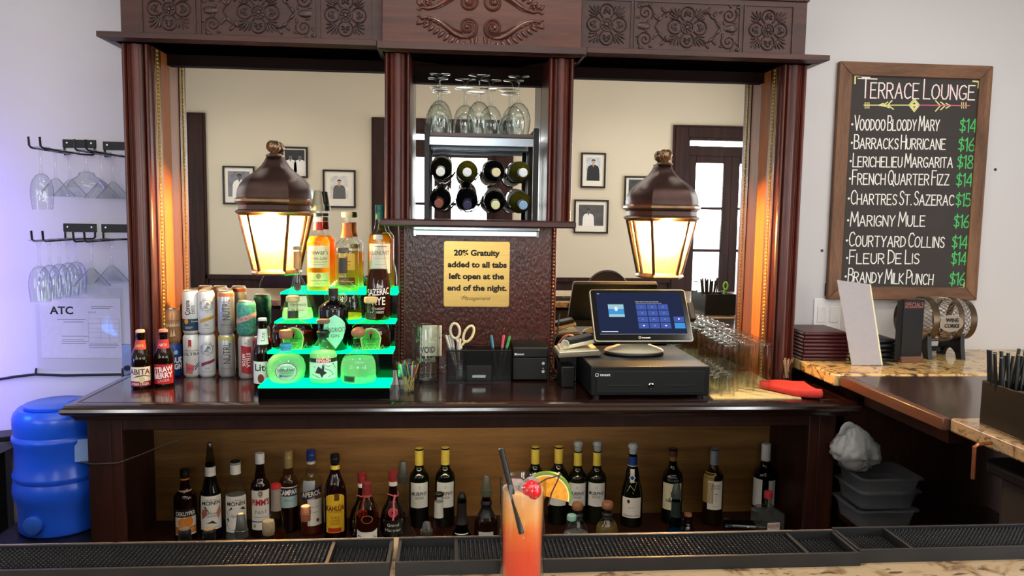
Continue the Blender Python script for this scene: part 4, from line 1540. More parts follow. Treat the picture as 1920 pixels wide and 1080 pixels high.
# ================================================================== lit liquor shelf
GLOW = emit('green_led_acrylic', '#14ffb0', 1.0)
_n = GLOW.node_tree
_e = _n.nodes['Emission']
_e.inputs[0].default_value = (0.0, 1.0, 0.17, 1)
_e.inputs[1].default_value = 4.2
sx0, sx1 = at(484, 740, 2.42).x, at(731, 740, 2.42).x
shelf = thing('lit_bottle_shelf', 'four-step black bottle shelf with glowing green treads', 'shelf', ((sx0 + sx1) / 2, 2.63, CZ))
TY = [2.42, 2.545, 2.655, 2.755, 2.878]
p1z = at(600, 724, 2.42).z
TZ = [p1z, at(735, 660, TY[1]).z, at(738, 604, TY[2]).z, at(742, 550, TY[3]).z]
for k in range(4):
    m = MB().box(sx0, sx1, TY[k], TY[k + 1] - 0.0005, CZ, TZ[k] - 0.006)
    m.build('step', BLACKG, shelf, world=True, bevel=0.001)
    MB().box(sx0, sx1, TY[k], TY[k + 1] - 0.0005, TZ[k] - 0.006, TZ[k]).build('tread', GLOW, shelf, world=True)
LITC = liquidmat('clear_spirit', '#d8fce4', 0.55)  # clear spirit with the green tread glow tinted in
AMBER = liquidmat('amber_whisky', '#f6b42c', 0.45)
PALEAMB = liquidmat('pale_whisky', '#f4d45a', 0.6)
BROWNSP = liquidmat('brown_whiskey', '#5a2208', 0.35)
COLOR_CORK = plain('#b98f66', 0.7, var=0.15, scale=120, name='cork')
WOODCAP = plain('#9c6a4c', 0.5, var=0.15, scale=60, name='wooden_stopper')
G1 = 'spirit bottles on the lit shelf'


def onstep(px, py, k, dy):
    Y = TY[k] + dy
    return stand_at(px, py, Y, TZ[k])


# first step: three clear bottles
loc, H = onstep(536, 634, 0, 0.066)
bottle('round clear tequila bottle with an oval label on the lowest lit step', loc, H, 0.063, 'round', GLASSD, 0.0155, fill=LITC, level=.60,
       cap=(WOODCAP, 0.026, 0.021, 'cork'), collar=(P('#3aa0c8'), .72, .88), group=G1,
       labels=[(.12, .50, .034, None, [('d', 0, .5, 1.0, .5, P('#cfeedd')), ('d', 0, .5, 1.02, .52, P('#2c4a3e'), .94), ('t', 'DON JULIO', 0, .62, .15, TXK, .80, {'bold': .01}), ('t', 'TEQUILA', 0, .44, .06, P('#4a5c54'), .5), ('t', 'BLANCO', .15, .26, .08, TXK, .45), ('d', -.5, .26, .16, .075, P('#2e87a8'))])])
loc, H = onstep(606, 606, 0, 0.062)
bottle('clear tequila bottle with a red banner label and a line-drawn bird', loc, H, 0.0455, 'dome', GLASSD, 0.016, fill=LITC, level=.52,
       cap=(plain('#7c5f4c', 0.5, name='grey_brown_stopper'), 0.013, 0.021, 'cork'), collar=(P('#1b2a22'), .76, .88), group=G1,
       labels=[(.10, .44, .054, P('#c8f2dd'), [('b', -1, 1, .80, 1, P('#12211a')), ('b', -.42, .42, .80, 1, P('#c2202a')), ('t', 'ESPOL\u00d3N', 0, .90, .13, TXW, .42, {'bold': .02}),
               ('p', [(-.5, .3), (-.3, .62), (-.1, .5), (-.05, .72), (.05, .6), (.02, .4), (.2, .3), (.0, .2), (-.1, .05), (-.2, .25)], P('#22352b')),
               ('r', [(-.6, .6), (-.3, .45), (0, .7), (.3, .6), (.6, .74), (.75, .5)], .0016, P('#22352b')), ('r', [(.1, .5), (.4, .4), (.6, .2), (.3, .1)], .0016, P('#2f4a3c')), ('r', [(-.7, .2), (-.4, .12), (-.2, .05)], .0016, P('#2f4a3c'))])])
loc, H = onstep(672, 634, 0, 0.068)
bottle('squat clear tequila bottle with a round cork ball on the lowest lit step', loc, H, 0.058, 'dome', GLASSD, 0.0165, fill=LITC, level=.56,
       cap=(WOODCAP, 0.036, 0.023, 'ball'), group=G1,
       labels=[(.06, .20, .020, P('#3c6a56'), [('b', -.8, .8, .2, .8, P('#1d3b2e'))], {'face': -.55})])
# second step: two faceted whisky bottles and a black apothecary bottle
DIAM = thin('cut_glass', '#e6eedd', '#3a4636', 1.6)
for px, py, rzz, lb in ((549, 566, 0.12, 'left faceted whisky bottle with a green arched label'), (695, 568, -0.05, 'right faceted whisky bottle with a green arched label')):
    loc, H = onstep(px, py, 1, 0.06)
    t = bottle(lb, loc, H, 0.068, 'crown', DIAM, 0.0165, sy=0.66, n=16, fill=BROWNSP, level=.38, cap=(plain('#c8b07c', 0.45, var=0.1, name='pale_gold_cap'), 0.020, 0.022, 'cork'), group=G1,
               collar=(P('#2b3a20'), .66, .80),
               labels=[(.03, .50, .036, None, [('p', [(-.8, 0), (.8, 0), (1, .5), (.8, .8), (.4, .96), (0, 1), (-.4, .96), (-.8, .8), (-1, .5)], P('#d4c28a')), ('p', [(-.7, .03), (.7, .03), (.88, .5), (.7, .76), (.36, .9), (0, .95), (-.36, .9), (-.7, .76), (-.88, .5)], P('#3fa43c')),
                       ('d', 0, .78, .2, .07, P('#8a2424')), ('t', 'Crown Royal', .0, .5, .12, P('#17361a'), .72, {'shear': .3}), ('b', -.4, .4, .3, .31, P('#c6e0a0'))])])
    dm = MB()
    for k in range(7):
        xx = -0.04 + 0.0135 * k
        pl = surf(0.0672, 0.66)
        ribbon(dm, [Vector((xx - .007, .008)), Vector((xx, .020)), Vector((xx + .007, .008)), Vector((xx, .004)), Vector((xx - .007, .008))], 0.0007, 0, lambda u, v: pl(u, v, .0012))
    dm.build('diamond_pattern', P('#b9d8a0'), t)
loc, H = onstep(625, 540, 1, 0.062)
bottle('black apothecary gin bottle with a pale diamond label', loc, H - 0.003, 0.049, 'apoth', DKGLASS, 0.0135, cap=(BLACK, 0.024, 0.0165, 'screw'), group=G1,
       labels=[(.04, .60, .043, None, [('p', [(.15, 0), (.75, .3), (1.02, .56), (.95, .74), (.6, .88), (.1, 1), (-.4, .88), (-.75, .74), (-.82, .56), (-.55, .3)], P('#9fe6cc')), ('t', "HENDRICK'S", .1, .56, .13, P('#173028'), .86, {'bold': .0}), ('t', 'GIN', .1, .38, .09, P('#2c5044'), .3)])])
# third step
loc, H = onstep(557, 462, 2, 0.055)
bottle('clear cognac bottle with a flared base and cream label on the third lit step', loc, H, 0.054, 'decanter', GLASSD, 0.0125, sy=0.62, fill=LITC, level=.16,
       cap=(P('#8a8d88'), 0.012, 0.0155, 'screw'), collar=(plain('#b98a5c', 0.35, 0.3, name='copper_foil'), .70, .93), group=G1,
       labels=[(.06, .33, .036, P('#dfe7c6'), [('t', 'Hennessy', .1, .6, .16, P('#2b2a1c'), .8, {'shear': .2}), ('r', [(-.95, .05), (-.95, .95), (.95, .95), (.95, .05), (-.95, .05)], .0014, P('#4a3a20')), ('b', -.6, .6, .3, .32, P('#8a8460'))]),
               (.40, .50, .013, None, [('d', 0, .5, 1, .5, P('#3a2b1c')), ('d', 0, .5, .7, .35, P('#a07c4a'), .8)], {'name': 'medallion'})])
loc, H = onstep(642, 474, 2, 0.052)
bottle('flat arched clear bourbon bottle with a dark stopper on the third lit step', loc, H, 0.067, 'arch', GLASSD, 0.0155, sy=0.5, fill=PALEAMB, level=.10,
       cap=(plain('#4a443f', 0.4, name='dark_wood_stopper'), 0.017, 0.021, 'cork'), collar=(P('#2f2a26'), .70, .92), group=G1,
       labels=[(.16, .46, .03, None, [('d', 0, .6, .5, .26, P('#c7c78c'), .88), ('d', 0, .6, .34, .18, P('#c7c78c'), .85), ('t', 'W', 0, .6, .2, P('#c7c78c'), .3), ('b', -.5, .5, .1, .14, P('#b7c08a'))])])
loc, H = onstep(709, 441, 2, 0.052)
bottle('slim clear-necked rye whiskey bottle with white hand lettering', loc, H, 0.043, 'slope', GLASSD, 0.0145, fill=BROWNSP, level=.60,
       cap=(P('#d9dcd8'), 0.014, 0.0165, 'screw'), group=G1,
       labels=[(.06, .44, .045, None, [('t', 'The', .1, .93, .10, TXW, .25, {'shear': .3}), ('t', 'SAZERAC', .02, .76, .20, TXW, .9, {'bold': .01, 'ang': .08}), ('t', 'RYE', .05, .48, .24, TXW, .5, {'bold': .01}), ('t', 'STRAIGHT', 0, .24, .07, TXW, .5), ('t', 'WHISKEY', 0, .13, .07, TXW, .45)])])
# top step
loc, H = onstep(596, 395, 3, 0.062)
bottle('tall amber whisky bottle with a cream label and grey pourer on the top lit step', loc, H, 0.0415, 'spirit', GLASSD, 0.0145, fill=AMBER, level=.68,
       cap=(plain('#8f8a70', 0.3, var=0.05, name='smoky_pourer'), 0.072, 0.0205, 'pourer'), collar=[(P('#b02a22'), .76, .86), (P('#efe9dc'), .865, .92), (P('#2a2a2c'), .93, .97)], group=G1,
       labels=[(.30, .57, .043, P('#efe6b8'), [('t', "Dewar's", 0, .72, .22, P('#2a2014'), .9, {'bold': .0}), ('t', 'White Label', 0, .44, .14, P('#5a4a2c'), .8, {'shear': .2}), ('b', -.8, .8, .26, .28, P('#a89a66')), ('b', -.5, .5, .14, .16, P('#a89a66'))]),
               (.07, .24, .043, P('#dcdf90'), [('d', 0, .75, .2, .2, P('#a8925a')), ('b', -.8, .8, .40, .43, P('#5a5a2c')), ('r', [(-.3, .12), (-.1, .28), (.0, .14), (.2, .26), (.5, .18)], .001, P('#5f6a3a'))], {'name': 'lower_label'})])
loc, H = onstep(650, 408, 3, 0.062)
bottle('clear whiskey bottle with an orange neck label and cream stopper', loc, H, 0.044, 'spirit', GLASSD, 0.0165, fill=PALEAMB, level=.50,
       cap=(P('#e3d3ac'), 0.021, 0.0205, 'cork'), group=G1, collar=(P('#b5622f'), .73, .93),
       labels=[(.30, .52, .030, P('#d9a63e'), [('b', -.5, .5, .5, .54, P('#8a5a1c')), ('d', -.1, .75, .2, .1, P('#8a5a1c')), ('b', -.4, .4, .3, .33, P('#8a5a1c'))]), (.10, .2, .03, P('#6a2a1a'), [('b', -.8, .8, .4, .5, P('#c99a4a'))], {'name': 'lower_label'})])
loc, H = onstep(712, 385, 3, 0.064)
bottle('amber single malt bottle with a teal cap on the top lit step', loc, H, 0.043, 'spirit', thin('pale_green_glass', '#e3ecc8', '#5b6a3a'), 0.0155, fill=AMBER, level=.66,
       cap=(plain('#1f6a62', 0.35, var=0.1, name='teal_foil'), 0.052, 0.0165, 'screw'), group=G1,
       labels=[(.22, .56, .043, P('#efe9d9'), [('t', 'GLENLIVET', 0, .70, .13, P('#1f2620'), .86), ('b', -.6, .6, .5, .51, P('#8a8a78')), ('b', -.4, .4, .3, .31, P('#8a8a78')), ('b', -.6, .6, .9, .92, P('#3a6a50'))])])


# ================================================================== middle of the counter
# gratuity plate
a0, a1 = at(832, 514, 2.838), at(955, 514, 2.838)
cz = at(893, 514, 2.838).z
SW = a1.x - a0.x
sg = thing('gratuity_sign', 'square brass sign about gratuity with black lettering on the dark panel', 'sign', ((a0.x + a1.x) / 2, 2.839, cz - SW / 2))
m = MB()
r = 0.008
pts = []
for cx, cy, st in ((SW / 2 - r, SW - r, 0), (-SW / 2 + r, SW - r, 1), (-SW / 2 + r, r, 2), (SW / 2 - r, r, 3)):
    for k in range(5):
        a = (st + k / 4) * pi / 2
        pts.append((cx + r * cos(a), cy + r * sin(a)))
X = Matrix(((1, 0, 0, 0), (0, 0, -1, 0), (0, 1, 0, 0), (0, 0, 0, 1)))
m.prism(pts, 0, 0.004, 0, X)
m.build('plate', BRASS, sg, bevel=0.0006)
m = MB()
pl = flatxz(-0.0044)
for i, (s, w) in enumerate((('20% Gratuity', .70), ('added to all tabs', .90), ('left open at the', .84), ('end of the night.', .91))):
    letters(m, s, 0.002 * (i % 2), SW * (0.825 - 0.178 * i), SW * 0.083, 0, pl, SW * w, bold=0.045)
letters(m, 'Management', 0, SW * 0.132, SW * 0.058, 0, pl, SW * 0.44, shear=0.45)
ribbon(m, [Vector((-SW * .225, SW * .12)), Vector((-SW * .235, SW * .14)), Vector((-SW * .21, SW * .16)), Vector((-SW * .17, SW * .168))], 0.0012, 0, pl)
m.build('lettering', INK, sg)

# outlet plate
p = at(810, 640, 2.838)
ol = thing('outlet_plate', 'pale square outlet plate on the dark panel behind the glass mug', 'outlet', (p.x, 2.839, p.z - 0.055))
MB().box(-0.036, 0.036, -0.006, 0, 0, 0.115).build('plate', P('#e8e2cc'), ol, bevel=0.002)
for z in (0.035, 0.08):
    MB().lathe([(0, 0), (0.016, 0), (0.016, 0.003), (0, 0.003)], 20, 0, Matrix.Translation((0, -0.006, z)) @ Matrix.Rotation(radians(90), 4, 'X')).build('socket', P('#d8d2bc'), ol)

# glass mug
b = onz(797, 722, CZ)
mug = thing('beer_mug', 'large clear glass beer mug with faded lettering in front of the outlet', 'mug', (b.x, b.y + 0.047, CZ), 0.1)
H = 0.205
m = MB().lathe([(0, 0), (0.044, 0), (0.048, 0.006), (0.049, 0.16), (0.0495, 0.166), (0.048, 0.172), (0.0475, H - 0.004), (0.046, H), (0.044, H - 0.004), (0.0445, 0.022), (0.036, 0.014), (0, 0.016)], 40)
m.lathe([(0.0492, 0.155), (0.0515, 0.160), (0.0492, 0.165)], 40)
m.build('glass', GLASSD, mug)
MB().tube([(0.046, 0, 0.165), (0.068, 0, 0.168), (0.085, 0, 0.15), (0.088, 0, 0.11), (0.082, 0, 0.07), (0.064, 0, 0.05), (0.047, 0, 0.052)], [0.008, 0.009, 0.0095, 0.0095, 0.009, 0.009, 0.008], 12).build('handle', GLASSD, mug)
label_mesh(mug, surf(0.0495), 0.075, 0.155, 0.036, None, [('t', 'AVOID', -.1, .62, .26, P('#2e332f'), .95, {'bold': .02}), ('t', 'HANGOVER', .0, .18, .2, P('#6a7a5e'), .95)], 'print')

# plastic cup of picks
b = onz(765, 739, CZ)
cup = thing('plastic_cup', 'small clear plastic cup of coloured picks beside the lit shelf', 'cup', (b.x, b.y + 0.028, CZ))
H = 0.103
CUPM = thin('clear_plastic', '#f3f4f1', '#98a09a', 1.35)
MB().lathe([(0, 0.002), (0.028, 0), (0.029, 0.003), (0.045, H - 0.002), (0.047, H), (0.045, H + 0.0005), (0.0435, H - 0.003), (0.028, 0.006), (0, 0.005)], 32).build('cup', CUPM, cup)
PK = [P(h) for h in ('#d8c48c', '#c8323c', '#2fa060', '#2a4fa0', '#e0b83a', '#d8d8d0', '#b8506a')]
for k in range(22):
    a = k * 2.4
    r0, r1 = 0.018 * sqrt(random.random()), 0.034
    x0, y0 = r0 * cos(a + 1), r0 * sin(a + 1)
    x1, y1 = r1 * cos(a) * random.uniform(.5, 1), r1 * sin(a) * random.uniform(.5, 1)
    hh = random.uniform(0.085, 0.105)
    m = MB().tube([(x0, y0, 0.008), (x0 + (x1 - x0) * .7, y0 + (y1 - y0) * .7, 0.008 + hh * .6)], 0.0011, 5, 0)
    m.tube([(x0 + (x1 - x0) * .6, y0 + (y1 - y0) * .6, 0.008 + hh * .52), (x1, y1, hh)], 0.003 if k % 3 else 0.0014, 6, 1)
    o = m.build('cocktail_pick', [PK[0], PK[1 + k % 6]], loc=(cup.location.x, cup.location.y, CZ))
    tag(o, ['cream', 'red', 'green', 'blue', 'yellow', 'white', 'pink'][1 + k % 6] + ' tipped cocktail pick standing in the small clear plastic cup', 'pick', 'picks in the plastic cup')
b = at(752, 676, 2.66)
o = MB().box(-0.02, 0.02, -0.004, 0.004, 0, 0.05).box(-0.011, 0.011, -0.0045, -0.004, 0.018, 0.04, 1).build('small_white_box', [P('#d8d8d4'), P('#5a5f6a')], loc=(b.x, 2.66, CZ), rz=0.15, bevel=0.001)
# stands on its own little foot behind the cup
tag(o, 'small white tag standing behind the plastic cup of picks', 'tag')

# pen organiser
o0, o1 = onz(838, 719, CZ), onz(952, 719, CZ)
OX, OY, OW = o0.x, 2.685, at(955, 660, 2.70).x - at(836, 660, 2.70).x
og = thing('desk_organiser', 'black mesh desk organiser holding pens and scissors', 'organiser', (OX + OW / 2, OY, CZ))
MESH = bpy.data.materials.new('black_wire_mesh')
MESH.use_nodes = True
nt = MESH.node_tree
bs = nt.nodes['Principled BSDF']
bs.inputs['Base Color'].default_value = C('#101011')
bs.inputs['Metallic'].default_value = 0.5
bs.inputs['Roughness'].default_value = 0.4
tcn = nt.nodes.new('ShaderNodeTexCoord')
ws = []
for ax in ('X', 'Z'):
    w = nt.nodes.new('ShaderNodeTexWave')
    w.bands_direction = ax
    w.inputs['Scale'].default_value = 95
    nt.links.new(tcn.outputs['Object'], w.inputs['Vector'])
    ws.append(w)
mn = nt.nodes.new('ShaderNodeMath')
mn.operation = 'MAXIMUM'
nt.links.new(ws[0].outputs['Fac'], mn.inputs[0])
nt.links.new(ws[1].outputs['Fac'], mn.inputs[1])
gt = nt.nodes.new('ShaderNodeMath')
gt.operation = 'GREATER_THAN'
gt.inputs[1].default_value = 0.72
nt.links.new(mn.outputs[0], gt.inputs[0])
nt.links.new(gt.outputs[0], bs.inputs['Alpha'])
w2, OH, OD = OW / 2, 0.115, 0.095
m = MB()
for (xa, xb, ya, yb) in ((-w2, w2, 0, 0.001), (-w2, w2, OD - 0.001, OD), (-w2, -w2 + 0.001, 0, OD), (w2 - 0.001, w2, 0, OD)):
    m.box(xa, xb, ya, yb, 0.004, OH)
m.build('mesh_wall', MESH, og)
m = MB().box(-w2, w2, 0, OD, 0, 0.004)
for ya in (0, OD):
    m.tube([(-w2, ya, OH), (w2, ya, OH)], 0.0028, 6)
for xa in (-w2, w2, -w2 * 0.42, w2 * 0.42):
    m.tube([(xa, 0, OH), (xa, OD, OH)], 0.0028, 6)
    m.tube([(xa, 0, 0.002), (xa, 0, OH)], 0.0022, 6)
m.box(-w2 * 0.42, w2 * 0.42, 0.03, 0.032, 0.004, OH - 0.002)
m.build('frame', BLKMET, og)
m = MB().box(-w2 * 0.40, w2 * 0.40, -0.003, 0.028, 0.006, 0.062)
m.build('drawer', BLACKM, og, bevel=0.003)
m = MB().box(-w2 * 0.22, w2 * 0.22, -0.006, -0.003, 0.018, 0.030)
m.build('drawer_pull', plain('#5b6560', 0.15, 0.3, name='smoky_plastic'), og, bevel=0.002)


def pen(x, y, dx, dy, L, body, tip, label, group='pens in the desk organiser', r=0.0042):
    t = thing('pen', label, 'pen', (og.location.x + x, og.location.y + y, CZ + 0.005), group=group)
    d = Vector((dx, dy, 1)).normalized()
    q = [d * (L * k) for k in (0, .06, .72, .74, 1)]
    MB().tube([q[0], q[1], q[2]], [r * .4, r, r], 8).build('barrel', body, t)
    MB().tube([q[2], q[4] - d * .003, q[4]], [r * 1.15, r * 1.15, r * .6], 8).build('cap', tip, t)
    MB().tube([q[3] + Vector((0, -r * 1.5, 0)), q[4] + Vector((0, -r * 1.7, 0))], r * .3, 5).build('clip', tip, t)


GREYPEN, DKPEN = P('#9a9a98', 0.3), P('#3c3d42', 0.3)
for k, (x, y, dx, dy) in enumerate(((-w2 * .62, .03, -.30, .0), (-w2 * .60, .05, -.26, .05), (-w2 * .66, .045, -.14, .1), (-w2 * .70, .02, .08, .05), (-w2 * .66, .06, .0, .0))):
    pen(x, y, dx, dy, 0.168 - 0.006 * k, GREYPEN, P('#c9c8c2', 0.3), 'grey plastic pen leaning in the left end of the desk organiser')
pen(w2 * .62, .05, -.16, .0, .160, DKPEN, P('#3e86a8', 0.3), 'dark pen with a blue cap in the desk organiser')
pen(w2 * .62, .03, .12, .05, .162, DKPEN, P('#d05a72', 0.3), 'dark pen with a pink cap in the desk organiser')
pen(w2 * .66, .05, .24, .0, .160, DKPEN, P('#3fae62', 0.3), 'dark pen with a green cap in the desk organiser')

sc = thing('scissors', 'scissors with cream and yellow handles standing in the desk organiser', 'scissors', (og.location.x - w2 * .58, og.location.y + 0.055, CZ + 0.006))
HND = P('#e3d9a4', 0.4)
for s, (cx, cz_, rx, rz_, tl) in enumerate(((-0.020, 0.172, 0.0165, 0.027, 0.10), (0.029, 0.160, 0.0155, 0.031, -0.42))):
    ring = [(cx + rx * cos(a) * cos(tl) - rz_ * sin(a) * sin(tl), 0.004 * (s * 2 - 1), cz_ + rx * cos(a) * sin(tl) + rz_ * sin(a) * cos(tl)) for a in [2 * pi * k / 28 for k in range(28)]]
    mm = MB().tube(ring, 0.0048, 8, closed=True)
    mm.tube([(cx + rz_ * sin(tl) * 0.9, 0.004 * (s * 2 - 1), cz_ - rz_ * cos(tl) * .95), (0.004 * (1 - 2 * s), 0.003 * (s * 2 - 1), 0.108)], [0.0048, 0.004], 8)
    mm.build('handle', HND if s else P('#d8d2b8', 0.4), sc)
    bl = MB().prism([(-0.0075, 0), (0.0075, 0), (0.004, 0.11), (-0.004, 0.11)], -0.001, 0.001, 0, Matrix.Translation((0, 0.003 * (s * 2 - 1), 0)) @ X @ Matrix.Rotation(0.05 * (1 - 2 * s), 4, 'Z'))
    bl.build('blade', STEEL, sc)

# receipt printer
a, b2 = at(961, 690, 2.71), at(1027, 690, 2.71)
PW = b2.x - a.x
ptop = at(990, 647, 2.72).z - CZ
prn = thing('receipt_printer', 'black cube receipt printer beside the desk organiser', 'printer', ((a.x + b2.x) / 2, 2.71, CZ))
MB().box(-PW / 2, PW / 2, 0, 0.122, 0.004, ptop * .66).build('body', BLACKM, prn, bevel=0.004)
MB().prism([(0.0, ptop * .665), (0.0, ptop * .93), (0.012, ptop), (0.122, ptop), (0.122, ptop * .665)], -PW / 2, PW / 2, 0, Matrix(((0, 0, 1, 0), (1, 0, 0, 0), (0, 1, 0, 0), (0, 0, 0, 1)))).build('paper_cover', BLACK, prn, bevel=0.003)
m = MB()
letters(m, 'toast', -PW * .28, ptop * .76, 0.007, 0, flatxz(-0.0004), 0.026, bold=.02)
m.add([flatxz(-0.0004)(u, v) for u, v in ((-PW * .42 - .003, ptop * .76 - .004), (-PW * .42 + .003, ptop * .76 - .004), (-PW * .42 + .004, ptop * .76 + .003), (-PW * .42 - .004, ptop * .76 + .003))], [(0, 1, 2, 3)])
m.build('logo', WHITE, prn)
for z, rr in ((.50, .0055), (.36, .0022), (.27, .0055)):
    MB().lathe([(0, 0), (rr, 0), (rr * .9, 0.0015), (0, 0.0015)], 18, 0, Matrix.Translation((PW * .37, -0.0002, ptop * z)) @ Matrix.Rotation(radians(90), 4, 'X')).build('button', P('#c9cdd0', 0.3), prn)

# cables by the printer
for i, pts in enumerate((((0.345, 2.80, 1.12), (0.37, 2.80, 1.05), (0.36, 2.76, 1.0), (0.40, 2.74, 1.0)), ((0.35, 2.82, 1.10), (0.385, 2.78, 1.02), (0.395, 2.72, 1.0), (0.36, 2.68, 0.998)), ((0.41, 2.83, 1.22), (0.40, 2.81, 1.15), (0.38, 2.80, 1.09), (0.41, 2.78, 1.02)))):
    sm = []
    for k in range(len(pts) - 1):
        for q in range(6):
            t_ = q / 6
            sm.append(Vector(pts[k]).lerp(Vector(pts[k + 1]), t_) + Vector((0, 0, 0.004 * sin(pi * t_))))
    sm.append(Vector(pts[-1]))
    tag(MB().tube(sm, 0.0032, 6).build('cable', BLACK), 'black cable tangled between the receipt printer and the cash drawer', 'cable', 'cables beside the printer')
p = at(1064, 690, 2.62)
pa = MB().box(-0.024, 0.024, 0, 0.09, 0, 0.075).build('power_adapter', BLACK, loc=(p.x, 2.60, CZ), rz=0.05, bevel=0.004)
tag(pa, 'black power adapter box left of the cash drawer', 'adapter')

# cash drawer
dx0, dx1, DY = at(1108, 720, 2.43).x, at(1331, 720, 2.43).x, 2.43
DW = dx1 - dx0
DZ0, DZ1 = 0.012, 0.108
dr = thing('cash_drawer', 'wide black cash drawer under the payment terminal', 'cash drawer', ((dx0 + dx1) / 2, DY, CZ))
MB().box(-DW / 2, DW / 2, 0.002, 0.41, DZ0, DZ1).build('case', plain('#141517', 0.38, 0.2, var=0.1, name='black_enamel'), dr, bevel=0.003)
m = MB().box(-DW * .455, DW * .455, -0.002, 0.003, DZ0 + .010, DZ1 - .014)
m.box(-DW * .36, -DW * .08, -0.004, -0.002, DZ0 + .032, DZ0 + .036).box(DW * .12, DW * .38, -0.004, -0.002, DZ0 + .032, DZ0 + .036)
m.build('drawer_front', plain('#0f1011', 0.42, var=0.1, name='black_front'), dr, bevel=0.0015)
MB().lathe([(0, 0), (.010, 0), (.0095, .004), (.007, .005), (.003, .005), (0, .004)], 24, 0, Matrix.Translation((0, -.002, DZ0 + .034)) @ Matrix.Rotation(radians(90), 4, 'X')).build('lock', CHROME, dr)
m = MB()
letters(m, 'toast', -DW * .385, DZ1 - .026, 0.0085, 0, flatxz(-0.0026), 0.034, bold=.02)
q0 = -DW * .385 - .027
ribbon(m, [Vector((q0 - .004, DZ1 - .031)), Vector((q0 + .004, DZ1 - .031)), Vector((q0 + .005, DZ1 - .023)), Vector((q0 - .001, DZ1 - .021)), Vector((q0 - .005, DZ1 - .024)), Vector((q0 - .004, DZ1 - .031))], .0014, 0, flatxz(-.0026))
m.build('logo', WHITE, dr)
for sx in (-1, 1):
    for yy in (0.03, 0.38):
        MB().lathe([(0, 0), (.012, 0), (.013, DZ0), (0, DZ0)], 16, 0, Matrix.Translation((sx * DW * .44, yy, 0))).build('foot', RUBBER, dr)

# payment terminal
TB = CZ + DZ1
TYb, TYt = 2.575, 2.705
q = [at(1117, 640, TYb), at(1302, 639, TYb), at(1283, 543, TYt), at(1104, 542, TYt)]
U = ((q[1] - q[0]) + (q[2] - q[3])) / 2
V_ = ((q[3] - q[0]) + (q[2] - q[1])) / 2
cen = sum(q, Vector()) / 4
SWd, SHt = U.length, V_.length
U.normalize()
V_ = (V_ - U * V_.dot(U)).normalized()
Nn = U.cross(V_)
TM = Matrix((U, V_, Nn)).transposed().to_4x4()
TM.translation = cen
tx = onz(1200, 672, TB)
tm = thing('payment_terminal', 'large payment touch screen on a pale stand over the cash drawer', 'payment terminal', (tx.x, tx.y + .09, TB))
LT = Matrix.Translation(-Vector(tm.location)) @ TM


def rrect(w, h, r, n=6):
    out = []
    for cx, cy, st in ((w / 2 - r, h / 2 - r, 0), (-w / 2 + r, h / 2 - r, 1), (-w / 2 + r, -h / 2 + r, 2), (w / 2 - r, -h / 2 + r, 3)):
        for k in range(n + 1):
            a = (st + k / n) * pi / 2
            out.append((cx + r * cos(a), cy + r * sin(a)))
    return out


MB().prism(rrect(SWd, SHt, .011), -.022, -.008, 0, LT).build('housing', BLACK, tm, bevel=.002)
MB().prism(rrect(SWd, SHt, .011), -.008, -.002, 0, LT).build('rim', P('#cfc8b4', 0.35), tm, bevel=.0015)
MB().prism(rrect(SWd - .006, SHt - .006, .009), -.003, .0, 0, LT).build('bezel', BLACKG, tm)
scr = MB()
SX, SY0, SY1 = SWd * .445, -SHt * .375, SHt * .43
mts = [emit('screen_navy', '#2a3250', .8), emit('screen_key_blue', '#4b62b4', .9), emit('screen_bright_blue', '#4aa0e8', .9), emit('screen_pale', '#a8d4dc', .9), emit('screen_white', '#eef2fa', 1.0)]
sp = lambda u, v: LT @ Vector((u, v, .0006))
sp2 = lambda u, v: LT @ Vector((u, v, .001))
sp3 = lambda u, v: LT @ Vector((u, v, .0013))


def quad(mb, f, u0, u1, v0, v1, mi):
    mb.add([f(u0, v0), f(u1, v0), f(u1, v1), f(u0, v1)], [(0, 1, 2, 3)], mi)


quad(scr, sp, -SX, SX, SY0, SY1, 0)
quad(scr, sp2, -SX, SX, SY0, SY0 + .0008, 4)
SHh = SY1 - SY0
quad(scr, sp2, -SX * .74, -SX * .38, SY0 + SHh * .41, SY0 + SHh * .71, 3)
quad(scr, sp3, -SX * .74, -SX * .38, SY0 + SHh * .47, SY0 + SHh * .60, 2)
disc(scr, lambda u, v: LT @ Vector((u, v, .0015)), -SX * .56, SY0 + SHh * .60, .006, .009, 4)
letters(scr, 'Swipe card or enter your passcode', SX * .18, SY0 + SHh * .78, .0042, 4, sp2, SX * .54)
quad(scr, sp2, -SX * .09, SX * .52, SY0 + SHh * .74, SY0 + SHh * .744, 4)
ks = ['1', '2', '3', '4', '5', '6', '7', '8', '9', '', '0', '']
for k in range(12):
    c, rr = k % 3, k // 3
    u0 = -SX * .09 + c * SX * .255
    v0 = SY0 + SHh * (.585 - .15 * rr)
    quad(scr, sp2, u0, u0 + SX * .235, v0, v0 + SHh * .13, 1)
    if ks[k]:
        letters(scr, ks[k], u0 + SX * .118, v0 + SHh * .065, .0045, 4, sp3)
    else:
        disc(scr, sp3, u0 + SX * .118, v0 + SHh * .065, .0035, .0025, 4, 12)
quad(scr, sp2, SX * .74, SX * .98, SY0 + SHh * .285, SY0 + SHh * .415, 1)
quad(scr, sp2, SX * .74, SX * .98, SY0 + SHh * .135, SY0 + SHh * .265, 2)
disc(scr, sp3, SX * .86, SY0 + SHh * .36, .003, .004, 4, 12)
quad(scr, sp2, -SX * .95, -SX * .58, SY0 + SHh * .055, SY0 + SHh * .07, 4)
quad(scr, sp2, -SX * .96, -SX * .91, SY1 - .006, SY1 - .0045, 4)
scr.build('screen', mts, tm)
m = MB()
letters(m, 'toast', .006, -SHt * .435, .0065, 0, sp, .030, bold=.02)
